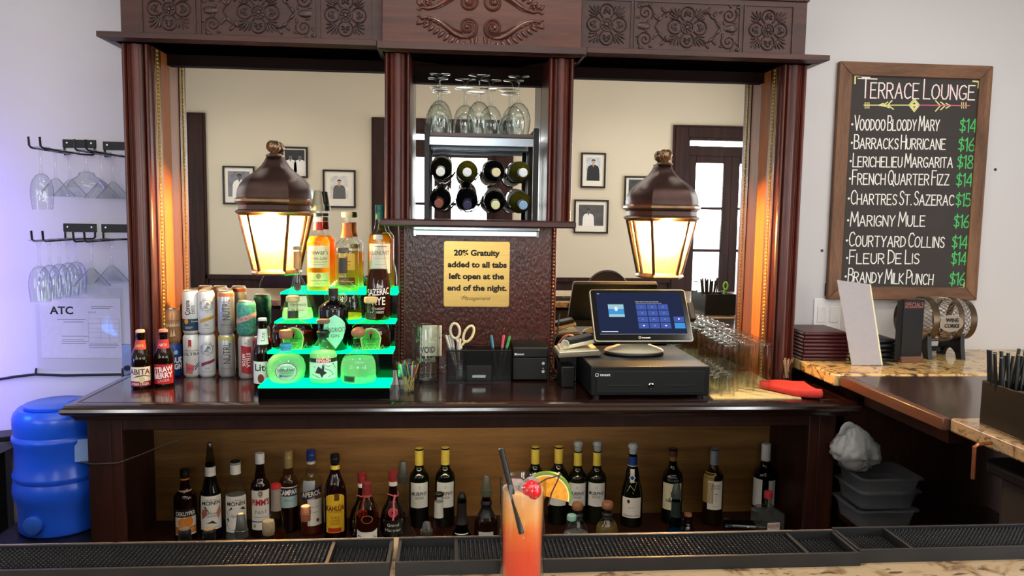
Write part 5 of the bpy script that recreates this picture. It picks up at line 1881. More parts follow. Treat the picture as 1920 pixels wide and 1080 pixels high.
ribbon(m, [Vector((-.019, -SHt * .435 - .0035)), Vector((-.013, -SHt * .435 - .0035)), Vector((-.012, -SHt * .435 + .003)), Vector((-.016, -SHt * .435 + .005)), Vector((-.020, -SHt * .435 + .002)), Vector((-.019, -SHt * .435 - .0035))], .0012, 0, sp)
m.build('logo', WHITE, tm)
ST = P('#d8cfb2', 0.3)
m = MB().lathe([(0, .008), (.10, .008), (.107, .013), (.10, .020), (.06, .034), (.03, .048), (0, .05)], 40, 0, None, .62)
m.build('stand_base', ST, tm)
MB().lathe([(0, 0), (.104, 0), (.109, .004), (.106, .009), (0, .009)], 40, 0, None, .62).build('base_foot', BLACK, tm)
bk = LT @ Vector((0, -SHt * .1, -.022))
m = MB().tube([(0, .0, .036), (0, .005, .06), (bk.x * .7, bk.y * .8 + .01, bk.z * .7), tuple(bk)], [.05, .034, .03, .036], 16, flat=.8)
m.build('stand_neck', BLACK, tm)
m = MB().box(0, .020, -.05, .02, -.012, .014, 0, LT @ Matrix.Translation((SWd / 2 + .001, .03, -.008)))
m.build('card_reader', BLACK, tm, bevel=.003)

# card terminals left of the drawer
p = at(1092, 652, 2.62)
hold = thing('terminal_dock', 'flat dark terminal dock with a cream edge left of the payment screen', 'dock', (p.x - .005, 2.60, CZ + .001))
MB().box(-.075, .075, .0, .15, .108, .122, 0, Matrix.Rotation(-.06, 4, 'Y')).build('tray', P('#6b6453', 0.35), hold, bevel=.003)
MB().box(-.070, .070, .01, .145, .122, .127, 0, Matrix.Rotation(-.06, 4, 'Y')).build('top_plate', P('#e6ddc0', 0.3), hold, bevel=.002)
MB().box(-.06, .0, .10, .14, 0, .110).build('support', BLACK, hold, bevel=.002)
p = at(1085, 625, 2.66)
hh = thing('card_handset', 'cream edged handheld card reader lying tilted on the terminal dock', 'card reader', (p.x, 2.665, CZ + .133))
RT = Matrix.Translation((0, 0, .012)) @ Matrix.Rotation(-.22, 4, 'Y')
MB().box(-.07, .06, -.02, .05, -.008, .006, 0, RT).build('case', P('#ded5b8', 0.3), hh, bevel=.004)
MB().box(-.035, .055, -.021, .045, .006, .022, 0, RT).build('reader_head', BLACK, hh, bevel=.004)
co = MB().tube([(p.x - .05 + .012 * cos(t), 2.64 + .004 * t / 6, CZ + .145 + .014 * sin(t)) for t in [k * .35 for k in range(30)]], .0035, 6)
tag(co.build('coiled_cable', P('#bdb5a0', 0.4)), 'pale coiled cable beside the handheld card reader', 'cable')
for i, cl in enumerate(('#a05a4a', '#c9b8a4')):
    cc = [(at(1047 + i * 5, 626, 2.80).x + .006 * t, 2.80 + .006 * i, CZ + .12 + .011 * t - .0009 * t * t) for t in range(9)]
    tag(MB().tube(cc, .003, 6).build('thin_cable', P(cl)), ('red' if i == 0 else 'pale') + ' thin cable arching behind the handheld card reader', 'cable')

# ================================================================== glassware on the counter
LIN = plain('#cdb98a', 0.7, var=0.12, scale=160, bump=0.4, name='ribbed_shelf_liner')
GL0, GL1 = onz(1300, 746, CZ).x, onz(1512, 744, CZ).x
ln = MB().box(0.865, 1.165, 2.418, 2.86, CZ + .0005, CZ + .004)
for k in range(34):
    ln.tube([(0.868 + k * .0089, 2.417, CZ + .0025), (0.868 + k * .0089, 2.425, CZ + .0035)], .0032, 6)
tag(ln.build('shelf_liner', LIN), 'cream ribbed liner under the rows of glasses', 'mat')
LZ = CZ + .0042


def tumbler(name, label, R0, R1, H, loc, group):
    "stored upside down: rim (R0) below, thick base (R1) above"
    t = thing(name, label, 'glass', loc, group=group)
    MB().lathe([(R0 - .0018, .001), (R0, 0), (R0 + .0004, .002), (R1 + .0008, H - .012), (R1, H - .002), (R1 - .004, H), (R1 * .5, H - .003), (0, H - .004), (0, H - .013), (R1 - .004, H - .016), (R0 - .002, .001)], 24, 0).build('glass', GLASSD, t, sharp=60)
    return t


gx = [at(1371, 641, 2.535).x + .0575 * k for k in range(3)]
first = None
for j in range(6):
    for i in range(3):
        loc = (gx[i] + .0015 * j, 2.535 + .0585 * j, LZ)
        ps = ['front', 'second', 'third', 'fourth', 'fifth', 'back'][j]
        lb = 'tall upside-down tumbler, %s row, %s of three on the liner' % (ps, ['left', 'middle', 'right'][i])
        if first is None:
            first = tumbler('tall_tumbler', lb, .0272, .0262, .170, loc, 'tall tumblers on the cream liner')
        else:
            dup(first, loc, 0, lb)
sgx = [at(1366, 735, 2.455).x - .044, at(1366, 735, 2.455).x]
first = None
for j in range(8):
    for i in range(2):
        loc = (sgx[i] + .0015 * j, 2.457 + .0445 * j, LZ)
        ps = ['front', 'second', 'third', 'fourth', 'fifth', 'sixth', 'seventh', 'back'][j]
        if i == 1 and j > 6:
            continue
        lb = 'upside-down shot glass, %s row, %s one beside the cash drawer' % (ps, ['left', 'right'][i])
        if first is None:
            first = tumbler('shot_glass', lb, .0212, .0155, .078, loc, 'shot glasses beside the cash drawer')
        else:
            dup(first, loc, 0, lb)

# toothpicks in a glass
b = onz(1477, 716, CZ)
tg = thing('toothpick_glass', 'small clear glass of wooden toothpicks by the right pilaster', 'glass', (b.x, b.y + .03, LZ))
MB().lathe([(0, 0), (.024, 0), (.025, .004), (.0325, .06), (.0315, .0605), (.023, .006), (0, .006)], 28).build('glass', GLASSD, tg)
TP = P('#d9b287', 0.7)
for k in range(46):
    a = k * 2.4
    r0, r1 = .018 * sqrt(random.random()), .031 * sqrt(random.random())
    o = MB().tube([(r0 * cos(a + .8), r0 * sin(a + .8), .007), (r1 * cos(a), r1 * sin(a), random.uniform(.072, .084))], .0013, 5).build('toothpick', TP, loc=tuple(tg.location))
    tag(o, 'wooden toothpick standing in the small glass by the right pilaster', 'toothpick', 'toothpicks in the small glass')

# folded red cloth
RED = plain('#cf3a34', 0.85, var=0.12, scale=300, bump=0.5, name='red_terry_cloth')
cl0 = onz(1425, 716, CZ + .03)
cm = MB()


def clothpt(layer):
    def f(i, j):
        # i along the fold, j front to back
        c0, c1 = onz(1424, 722, LZ + .012), onz(1540, 741, LZ + .012)
        d0, d1 = onz(1424, 716, LZ + .012), onz(1507, 717, LZ + .012)
        p = (c0.lerp(c1, i)).lerp(d0.lerp(d1, i), j)
        z = LZ + .004 + layer * .0075 + .004 * sin(i * 7 + j * 3 + layer) * .5 + (.010 * (1 - j) ** 3 * (.4 + .6 * i) if layer > 0 else 0)
        y = p.y - (.035 * sin(pi * i) * (1 - j))
        return (p.x, y, z)
    return f


for L in range(3):
    cm.grid(clothpt(L), 24, 10)
f0, f2 = clothpt(0), clothpt(2)
fold = []
for i in range(25):
    a, b = Vector(f0(i / 24, 0)), Vector(f2(i / 24, 0))
    for k in range(7):
        an = -pi / 2 + pi * k / 6
        c = (a + b) / 2
        r = (b.z - a.z) / 2
        fold.append((c.x, c.y - r * .8 * cos(an), c.z + r * sin(an)))
cm.add(fold, [(i * 7 + k, i * 7 + k + 1, (i + 1) * 7 + k + 1, (i + 1) * 7 + k) for i in range(24) for k in range(6)])
o = cm.build('folded_cloth', RED)
sm_ = o.modifiers.new('thick', 'SOLIDIFY')
sm_.thickness = .003
tag(o, 'folded red bar cloth at the right end of the counter', 'cloth')

# ================================================================== wine rack with bottles and wine glasses
SZ = 1.565
rx0, rx1 = at(800, 330, 2.66).x, at(1005, 330, 2.66).x
RW = rx1 - rx0
RYf, RYb = 2.665, 2.865
ztop = at(898, 250, RYf).z
rk = thing('wine_rack', 'black metal wine rack with a wooden top on the display shelf', 'rack', ((rx0 + rx1) / 2, RYf, SZ))
H = ztop - SZ
for sx in (-1, 1):
    for yy in (0.008, RYb - RYf):
        MB().box(sx * RW / 2 - .009, sx * RW / 2 + .009, yy - .006, yy + .006, 0, H + .022).build('upright', BLKMET, rk, bevel=.001)
    MB().tube([(sx * RW / 2, .008, H + .02), (sx * RW / 2, RYb - RYf, H + .02)], .004, 8).build('side_rail', BLKMET, rk)
MB().box(-RW / 2 + .009, RW / 2 - .009, 0, RYb - RYf, H - .012, H).build('top_board', wood('rack_top_wood', '#2a1914', '#47302a', 'x', 8, .4, .1), rk, bevel=.001)
MB().box(-RW / 2 + .009, RW / 2 - .009, .012, .016, H - .040, H - .014).build('front_strip', STEEL, rk)
MB().box(-RW / 2 + .009, RW / 2 - .009, RYb - RYf - .004, RYb - RYf, H - .040, H - .014).build('back_strip', STEEL, rk)


def wave_rail(y, z, amp):
    pts = []
    for k in range(65):
        u = k / 64
        pts.append((-RW / 2 + .012 + (RW - .024) * u, y, z - amp * abs(sin(pi * 4 * u)) ** .8))
    return MB().tube(pts, .0022, 6)


winecols = [('#d9dcd8', DKGREEN, 'dark wine bottle with a white cap'), ('#d6dad8', OLIVEG, 'olive green wine bottle with a pale cap'), ('#cdc29c', DKGLASS, 'black wine bottle with a cream cap'), ('#cfd6de', OLIVEG, 'olive wine bottle with a grey cap'),
            ('#7a4034', DKGLASS, 'black wine bottle with a copper cap'), ('#2a2a4a', DKGLASS, 'black wine bottle with a navy foil'), ('#c9cc9c', DKGLASS, 'black wine bottle with a yellow-green cap'), ('#7e9cc0', OLIVEG, 'olive green wine bottle with a blue cap')]
bod = [(827.2, 316), (876, 321.5), (926.6, 321.5), (975, 323), (825.4, 374), (875.5, 374), (927.4, 377.8), (975, 379.5)]
cap_ = [(825.9, 322), (875.9, 322.9), (930.4, 323.2), (981, 323.6), (822.8, 381.3), (876.4, 384.8), (929.2, 384.4), (981, 384.8)]
zr = []
for k in range(8):
    a, b = at(*cap_[k], 2.585), at(*bod[k], 2.705)
    d = (b - a).normalized()
    t = thing('wine_bottle', winecols[k][2] + ' in the %s row of the wine rack' % ('upper' if k < 4 else 'lower'), 'bottle', tuple(a + d * .298), group='wine bottles lying in the rack', rot=None)
    t.rotation_euler = Vector((0, 0, 1)).rotation_difference(-d).to_euler()
    prof = [(r * .0375 if r >= 0 else -r * .0145, z * .295) for r, z in PROF['wine']]
    MB().lathe(prof, 36).build('glass', winecols[k][1], t, sharp=50)
    mc = plain(winecols[k][0], .4, var=.1, scale=150)
    mm = MB().lathe([(0, .2985), (.0125, .2985), (.0150, .2965), (.0150, .240), (.0147, .240)], 24)
    mm.build('cap', mc, t)
    if k in (0, 2, 3, 6, 7):
        MB().lathe([(.0378, .06), (.0379, .06), (.0379, .155), (.0378, .155)], 36).build('label', P('#c9c4b8'), t)
for row in (0, 1):
    zc = sum((at(*bod[row * 4 + i], 2.70).z for i in range(4))) / 4
    for yy in (.012, .15):
        wave_rail(yy, zc - SZ - .004 - (0.0 if yy < .1 else -.012), .036).build('wave_rail', BLKMET, rk)


def stem_glass(name, label, prof_bowl, stem_h, foot_r, loc, group, inverted=True, cat='wine glass'):
    t = thing(name, label, cat, loc, group=group)
    if inverted:
        t.rotation_euler = (pi, 0, 0)
    MB().lathe([(0, .0), (foot_r * .96, .0), (foot_r, .0015), (foot_r * .9, .003), (foot_r * .35, .006), (.0065, .012), (.0042, .024), (.0038, stem_h * .6), (.0048, stem_h - .008), (.009, stem_h)], 28).build('stem', GLASSD, t, sharp=60)
    o = [(r, stem_h + z) for r, z in prof_bowl]
    inn = [(max(0, r - .0013), z + (.002 if i == 0 else 0)) for i, (r, z) in enumerate(o)][::-1]
    MB().lathe(o + inn + [(0, stem_h + .003)], 32).build('bowl', GLASSD, t, sharp=60)
    return t


WINEB = [(.005, 0), (.018, .006), (.032, .022), (.040, .044), (.0425, .062), (.041, .082), (.037, .104), (.0345, .112)]
MARTB = [(.004, 0), (.010, .004), (.056, .060), (.0575, .062)]
COUPB = [(.006, 0), (.022, .006), (.026, .016), (.045, .028), (.056, .042), (.058, .054)]
SMW = [(.005, 0), (.016, .006), (.028, .024), (.0335, .05), (.034, .074), (.031, .104), (.0295, .118)]
GW = 'wine glasses on the wine rack'
gl = None
for k, (px, py, Y, lb) in enumerate(((825, 143, 2.70, 'inverted wine glass at the front left of the rack top'), (821, 153, 2.785, 'inverted wine glass behind the left one on the rack top'), (873, 154, 2.79, 'inverted wine glass at the back left of the middle three'),
                                   (899, 145, 2.70, 'inverted wine glass at the front of the middle three'), (921, 154, 2.79, 'inverted wine glass at the back right of the middle three'), (973, 148, 2.70, 'inverted wine glass at the front right of the rack top'), (963, 157, 2.785, 'inverted wine glass behind the right one on the rack top'))):
    x = at(px, py, Y).x
    loc = (x, Y, ztop + .2015)
    if gl is None:
        gl = stem_glass('wine_glass', lb, WINEB, .089, .037, loc, GW)
    else:
        o = dup(gl, loc, None, lb)
        o.rotation_euler = (pi, 0, 0)


# ================================================================== left wall: hanging glass racks
def hang_rack(pxw, pyw, Yf, label):
    w = at(pxw, pyw, WY)
    t = thing('glass_rack', label, 'rack', (w.x, WY, w.z), group='black wire racks for stemmed glasses')
    m = MB().box(-.058, .058, -.004, 0, .012, .042)
    m.build('wall_plate', BLKMET, t, bevel=.001)
    for sx in (-1, 1):
        MB().lathe([(0, 0), (.0045, 0), (.003, .002), (0, .002)], 12, 0, Matrix.Translation((sx * .042, -.004, .030)) @ Matrix.Rotation(radians(90), 4, 'X')).build('screw', STEEL, t)
        L = WY - Yf
        pts = [(sx * .052, -.003, .014), (sx * .052, -.004, -.006), (sx * .048, -.010, -.012), (sx * .024, -.022, -.012), (sx * .0175, -.05, -.012), (sx * .0175, -L + .012, -.012), (sx * .0175, -L, -.006), (sx * .0175, -L - .003, .022)]
        MB().tube(pts, .0035, 8).build('rail', BLKMET, t)
    return t


racks = [hang_rack(150, 284, 2.625, 'upper left black wire glass rack on the wall'), hang_rack(225, 288, 2.63, 'upper right black wire glass rack on the wall, partly behind the pilaster'),
         hang_rack(151, 441, 2.635, 'lower left black wire glass rack on the wall'), hang_rack(222, 442, 2.63, 'lower right black wire glass rack on the wall, partly behind the pilaster')]
GH = 'stemmed glasses hanging on the wall'


def hang(rack, Y, bowl, stem, foot, label, cat='wine glass', name='wine_glass'):
    r = racks[rack]
    return stem_glass(name, label, bowl, stem, foot, (r.location.x, Y, r.location.z - .012 + .0035 + .0005), GH, True, cat)


# foot rests on the rails: the glass is turned over, its foot uppermost
def hangdup(src, rack, Y, label):
    r = racks[rack]
    o = dup(src, (r.location.x, Y, r.location.z - .008), None, label)
    o.rotation_euler = (pi, 0, 0)
    return o


w = hang(0, 2.657, SMW, .085, .030, 'small wine glass hanging at the front of the upper left rack')
ma = hang(0, 2.75, MARTB, .095, .034, 'martini glass hanging in the middle of the upper left rack', 'martini glass', 'martini_glass')
hangdup(ma, 0, 2.85, 'martini glass hanging at the back of the upper left rack')
hang(1, 2.665, COUPB, .070, .034, 'wide margarita glass hanging at the front of the upper right rack', 'margarita glass', 'margarita_glass')
hangdup(ma, 1, 2.775, 'martini glass hanging in the middle of the upper right rack')
hangdup(ma, 1, 2.865, 'martini glass hanging at the back of the upper right rack')
for k, Y in enumerate((2.64, 2.705, 2.77, 2.83, 2.888)):
    hangdup(w, 2, Y, ['foremost small wine glass', 'second small wine glass from the front', 'third small wine glass from the front', 'fourth small wine glass from the front', 'hindmost small wine glass'][k] + ' hanging on the lower left rack')
hangdup(ma, 3, 2.71, 'martini glass hanging at the front of the lower right rack')
hangdup(ma, 3, 2.866, 'martini glass hanging at the back of the lower right rack, by the pilaster')

# permit in a clear sleeve
c00, c11 = at(73, 671, WY - .002), at(232, 560, WY - .002)
pw, phh = c11.x - c00.x, c11.z - c00.z
pm = thing('wall_permit', 'white permit sheet in a clear sleeve taped on the wall below the glasses', 'paper', ((c00.x + c11.x) / 2, WY - .001, c00.z))
MB().box(-pw / 2 + .01, pw / 2 - .012, -.0012, -.0004, .0, phh).build('sheet', P('#e4dfe4', .7), pm)
film = MB().grid(lambda i, j: (-pw / 2 - .004 + (pw + .004) * i, -.004 - .0018 * sin(9 * i + 14 * j) * sin(5 * j), -.05 + (phh + .09) * j), 16, 12)
film.build('sleeve', thin('plastic_film', '#f8f8fa', '#d0d0d8', 1.25, .06), pm)
m = MB()
pf = flatxz(-.0018)
letters(m, 'ATC', -pw * .22, phh * .80, phh * .125, 0, pf, pw * .27, bold=.03)
letters(m, 'AG-E', pw * .13, phh * .77, phh * .035, 1, pf, pw * .09)
for (u0, u1, v) in ((-.27, .05, .64), (-.2, .03, .60), (-.23, .08, .36), (-.23, .02, .30), (-.23, .08, .27), (-.23, .05, .24), (.12, .37, .86), (.12, .34, .83), (.08, .43, .20), (.08, .40, .17), (.08, .42, .23)):
    m.box(pw * u0, pw * u1, -.0018, -.0016, phh * v, phh * (v + .010), 1)
for v in (.66, .58, .50, .43, .34, .27):
    m.box(pw * .08, pw * .44, -.0018, -.0016, phh * v, phh * v + .0006, 1)
for u in (.08, .22, .32, .44):
    m.box(pw * u, pw * u + .0006, -.0018, -.0016, phh * .27, phh * .66, 1)
m.build('printing', [INK, GRAYP], pm)

# surface cable with clips and a switch box by the pilaster
cpts = [at(px, py, WY - .008) for px, py in ((-60, 716), (0, 711), (30, 706), (66, 702), (120, 704), (175, 703), (226, 702), (232, 706), (237, 714))]
cab = thing('wall_cable', 'thick black cable clipped along the wall under the permit', 'cable', tuple(cpts[3]))
MB().tube(cpts, .0048, 8).build('cord', BLACK, cab, world=True)
for px, py in ((68, 702), (230, 702)):
    p = at(px, py, WY - .006)
    MB().tube([(p.x, WY - .010, p.z), (p.x, WY - .008, p.z + .014), (p.x, WY - .004, p.z + .022)], .004, 6).build('clip', BLACK, cab, world=True)
p0, p1 = at(230, 703, WY - .004), at(256, 645, WY - .004)
bx = thing('outlet_box', 'grey metal outlet box on the wall behind the beer bottle', 'outlet', (p0.x, WY - .001, p0.z))
MB().box(0, p1.x - p0.x, -.006, 0, 0, p1.z - p0.z).build('plate', plain('#9a9aa0', .35, .6, name='grey_metal_plate'), bx, bevel=.002)
MB().lathe([(0, 0), (.010, 0), (.010, .012), (0, .012)], 16, 0, Matrix.Translation((.020, -.006, .028)) @ Matrix.Rotation(radians(90), 4, 'X')).build('plug', BLACK, bx)

# blue water jug on a low stand, and the side table
JX, JY, JR = at(118, 870, 2.57).x - .008, 2.57, 0.130
jz0, jz1 = at(118, 1006, JY - .10).z, at(118, 760, JY).z
JH = jz1 - jz0
JUG = bpy.data.materials.new('blue_jug_plastic')
JUG.use_nodes = True
_b = JUG.node_tree.nodes['Principled BSDF']
_b.inputs['Base Color'].default_value = C('#1d58d4')
_b.inputs['Roughness'].default_value = .28
_b.inputs['Subsurface Weight'].default_value = .6
_b.inputs['Subsurface Radius'].default_value = (.02, .05, .2)
_b.inputs['Subsurface Scale'].default_value = .3
jug = thing('water_jug', 'large translucent blue water jug standing left of the back bar', 'water jug', (JX, JY, jz0), -.1)
R = JR
jp = [(0, 0), (R * .90, 0), (R * .95, .006), (R * .965, .02), (R * .955, .05), (R * .975, JH * .22), (R * 1.03, JH * .28), (R * 1.06, JH * .33), (R * 1.05, JH * .39), (R * 1.0, JH * .43), (R * 1.045, JH * .46), (R * 1.045, JH * .48), (R * .985, JH * .51), (R * .975, JH * .72), (R * 1.03, JH * .755), (R * 1.03, JH * .775), (R * .98, JH * .80),
      (R * 1.0, JH * .86), (R * 1.0, JH * .93), (R * .965, JH * .97), (R * .88, JH), (0, JH)]
MB().lathe(jp, 56).build('body', JUG, jug)
MB().lathe([(R * .72, JH), (R * .74, JH + .002), (R * .74, JH + .010), (R * .66, JH + .013), (0, JH + .013)], 40).build('lid', JUG, jug)
MB().box(.05, .062, -.03, .03, JH + .013, JH + .022).build('lid_grip', JUG, jug, bevel=.004)
MB().lathe([(0, 0), (.028, 0), (.030, .004), (.028, .016), (.024, .018), (0, .018)], 24, 0, Matrix.Translation((-.012, -R * .965, JH * .125)) @ Matrix.Rotation(radians(90), 4, 'X')).build('spigot_cap', plain('#2a58b8', .25, name='blue_cap'), jug)
MB().box(.075, .115, -R * .80, -R * .74, JH * .60, JH * .78, 0, Matrix.Rotation(.25, 4, 'Z')).build('sticker', P('#7f9bd0'), jug)
stn = thing('low_stand', 'low black stand under the blue water jug', 'stand', (JX, JY, 0))
MB().box(-.16, .15, -.15, .17, jz0 - .03, jz0 - .0005).build('top', BLACK, stn, bevel=.003)
for sx in (-.15, .14):
    for sy in (-.14, .16):
        MB().box(sx - .012, sx + .012, sy - .012, sy + .012, 0, jz0 - .03).build('leg', BLACK, stn)
tz = at(25, 812, 2.90).z
tx1 = at(52, 820, 2.88).x - .02
tb = thing('side_table', 'grey topped table at the left edge of the room', 'table', (tx1 - .45, 2.55, 0))
tt = MB().prism([(tx1, 2.925), (tx1 - .02, 2.60), (tx1 - .35, 2.1), (-2.6, 2.1), (-2.6, 2.925)], tz - .035, tz)
tt.build('table_top', plain('#6d6870', .35, var=.05, name='grey_laminate'), tb, world=True, bevel=.003)
for x, y in ((tx1 - .06, 2.86), (-2.5, 2.86), (-2.5, 2.2), (tx1 - .4, 2.2)):
    MB().box(x - .02, x + .02, y - .02, y + .02, 0, tz - .035).build('leg', BLACK, tb, world=True)
q = onz(0, 832, tz)
tr = MB().prism([(0, 0), (.20, .10), (.16, .19), (-.04, .09)], 0, .018).build('dark_tray', BLACK, loc=(q.x - .16, q.y - .06, tz + .0005), bevel=.003)
tag(tr, 'thin black tray lying on the grey table at the left edge', 'tray')

# ================================================================== chalkboard
BY_ = 2.905
bc = [at(1578, 113, BY_), at(1864, 125, BY_), at(1831, 565, BY_), at(1550, 560, BY_)]
bcen = sum(bc, Vector()) / 4
BW = ((bc[1] - bc[0]).length + (bc[2] - bc[3]).length) / 2
BH = ((bc[0] - bc[3]).length + (bc[1] - bc[2]).length) / 2
tilt = ((bc[1].z - bc[0].z) / BW + (bc[2].z - bc[3].z) / BW) / 2
cb = thing('menu_chalkboard', 'wood framed chalkboard with handwritten cocktail names and prices', 'chalkboard', (bcen.x, BY_, bcen.z))
FW = .052
IW, IH = BW / 2 - FW, BH / 2 - FW
yd = WY - BY_ - .001
for nm, pts in (('top', [(-BW / 2, BH / 2), (BW / 2, BH / 2), (IW, IH), (-IW, IH)]), ('bottom', [(-BW / 2, -BH / 2), (-IW, -IH), (IW, -IH), (BW / 2, -BH / 2)]), ('l', [(-BW / 2, -BH / 2), (-BW / 2, BH / 2), (-IW, IH), (-IW, -IH)]), ('r', [(BW / 2, -BH / 2), (IW, -IH), (IW, IH), (BW / 2, BH / 2)])):
    MB().prism(pts, 0, yd, 0, Matrix(((1, 0, 0, 0), (0, 0, 1, 0), (0, 1, 0, 0), (0, 0, 0, 1)))).build('frame_rail', BOARDWX if nm in ('top', 'bottom') else BOARDW, cb, bevel=.003)
MB().box(-IW, IW, .008, .016, -IH, IH).build('slate', plain('#3b3634', .75, var=.08, scale=6, name='chalkboard_black'), cb)
CHW, CHG, CHP, CHY = P('#f2efe8', .8), P('#4fc46a', .8), P('#d86a86', .8), P('#e6e29a', .8)
m = MB()
bp = flatxz(.0072)


def bl(zx, zy):
    p = at(1540 + zx / 2.25, 90 + zy / 2.25, BY_ + .007)
    return Vector((p.x - bcen.x, p.z - bcen.z))


hpx = BY_ / FPX / 2.25 * 1.03
for dx, mi in ((0, 2), (-1.6, 0)):
    chalk(m, 'TERRACE', bl(170 + dx, 210), bl(412 + dx, 214), 84 * hpx, .0045, mi, flatxz(.0073 - .0002 * (mi == 0)))
    chalk(m, 'LOUNGE', bl(432 + dx, 214), bl(648 + dx, 219), 80 * hpx, .0045, mi, flatxz(.0073 - .0002 * (mi == 0)))
ROWS = [('VOODOO BLOODY MARY', 140, 497, 346, 349, 60, '$14', 583, 652, 354), ('BARRACKS HURRICANE', 138, 523, 424, 428, 58, '$16', 577, 643, 434), ('LERICHELIEU MARGARITA', 133, 553, 501, 504, 56, '$18', 573, 637, 507),
        ('FRENCH QUARTER FIZZ', 130, 538, 575, 578, 60, '$14', 568, 635, 583), ('CHARTRES ST. SAZERAC', 125, 558, 659, 664, 58, '$15', 566, 627, 667), ('MARIGNY MULE', 122, 437, 751, 752, 60, '$16', 558, 620, 757),
        ('COURTYARD COLLINS', 117, 518, 836, 842, 60, '$14', 550, 615, 845), ('FLEUR DE LIS', 118, 412, 910, 910, 58, '$14', 547, 610, 914), ('BRANDY MILK PUNCH', 112, 470, 988, 999, 60, '$16', 540, 603, 1000)]
for s, x0, x1, y0, y1, h, pr, q0, q1, qy in ROWS:
    chalk(m, s, bl(x0, y0), bl(x1, y1), h * hpx, .0042, 0, bp)
    chalk(m, pr, bl(q0, qy), bl(q1, qy + 1), 54 * hpx, .0046, 1, bp)
    b = bl(x0 - 9, y0 - 24)
    disc(m, bp, b.x, b.y, .0045, .0045, 0, 12)


def chline(pts, w, mi):
    ribbon(m, [bl(*p) for p in pts], w, mi, bp)


chline([(180, 241), (370, 241)], .0035, 3)
chline([(415, 241), (625, 243)], .0035, 2)
for k in range(3):
    chline([(268 - k * 18 + 30, 222 + 6 * k), (240 - k * 0 + 40 - k * 18, 241), (268 - k * 18 + 36, 258 - 6 * k)], .0045, 3)
    chline([(482 + k * 22, 222 + 6 * k), (502 + k * 21, 243), (482 + k * 22, 266 - 6 * k)], .0045, 3)
for zx in (185, 193, 201, 592, 600, 610):
    chline([(zx, 230), (zx, 254)], .0035, 3)
chline([(392, 214), (370, 241), (392, 268), (414, 241), (392, 214)], .004, 3)
chline([(392, 224), (378, 240), (406, 240), (392, 224)], .006, 3)
chline([(392, 258), (378, 244), (406, 244), (392, 258)], .006, 3)
for pts in ([(142, 150), (143, 118), (170, 116)], [(640, 140), (664, 142), (662, 168)], [(580, 1012), (602, 1012), (604, 990)]):
    chline(pts, .006, 3)
chline([(155, 128), (235, 131)], .004, 0)
m.build('chalk_writing', [CHW, CHG, CHP, CHY], cb)
for px, py, lb in ((1866, 318, 'dark screw hole in the wall right of the chalkboard'), (1541, 470, 'dark screw hole in the wall left of the chalkboard')):
    p = at(px, py, WY)
    tag(MB().lathe([(0, 0), (.004, 0), (.0055, -.001), (.0058, .0015), (0, .0015)], 14, 0, Matrix.Rotation(radians(90), 4, 'X')).build('wall_anchor', BLACK, loc=(p.x, WY - .0002, p.z)), lb, 'wall anchor')
p = at(1548, 545, WY)
tag(MB().box(-.004, .004, -.008, 0, 0, .05).build('wall_hook', BLACK, loc=(p.x, WY - .0003, p.z - .02), bevel=.001), 'small black hook on the wall at the lower left of the chalkboard', 'hook')

# switch plate
s0, s1 = at(1524, 618, WY - .004), at(1578, 560, WY - .004)
sw = thing('switch_plate', 'white double light switch plate on the wall under the chalkboard', 'light switch', ((s0.x + s1.x) / 2, WY - .0005, s0.z))
wv, hv = s1.x - s0.x, s1.z - s0.z
MB().box(-wv / 2, wv / 2, -.006, 0, 0, hv).build('plate', P('#eeeaea', .4), sw, bevel=.002)
for sx in (-.23, .23):
    MB().box(wv * sx - .017, wv * sx + .017, -.009, -.006, hv * .24, hv * .76).build('rocker', P('#e6e2e0', .4), sw, bevel=.0015)

# menu folders
RZ = 1.0702
MAR = plain('#4a1c22', .4, var=.15, scale=80, name='maroon_leatherette')
BLF = plain('#101012', .45, var=.2, scale=80, name='black_leatherette')
PAGE = P('#efe6c8', .7)
m0 = onz(1497, 674, RZ)


def folder(mat, W, D, T, loc, rz, label, group, page):
    t = thing('menu_folder', label, 'menu', loc, rz, group)
    m = MB().box(0, W, .004, D, 0, T * .20).box(0, W, .004, D, T * .72, T * .92)
    m.tube([(0, .005, T * .46), (W, .005, T * .46)], T * .46, 10)
    m.build('cover', mat, t, bevel=.0008)
    MB().box(.004, W - .004 + page, .008, D - .003, T * .21, T * .71).build('pages', PAGE, t)


NW = ['lowest', 'second from the bottom', 'third from the bottom', 'fourth from the bottom', 'fifth from the bottom', 'sixth from the bottom', 'seventh from the bottom', 'topmost']
sx1 = onz(1566, 678, RZ).x
for k in range(8):
    folder(MAR, .165, .20, .0132, (m0.x + .004 + random.uniform(-.002, .002), 2.675 + random.uniform(-.003, .003), RZ + k * .0134), random.uniform(-.03, .03) - .03, 'maroon menu folder, %s of the stack by the right pilaster' % NW[k], 'maroon menu folders stacked on the granite', .018)
for k in range(5):
    folder(BLF, .150, .19, .0165, (m0.x + .195 + random.uniform(-.002, .002), 2.665 + random.uniform(-.003, .003), RZ + k * .0168), -.04 + random.uniform(-.02, .02), 'black menu folder, %s of the stack of five beside the maroon menus' % ['lowest', 'second', 'middle', 'fourth', 'topmost'][k], 'black menu folders stacked on the granite', .002)

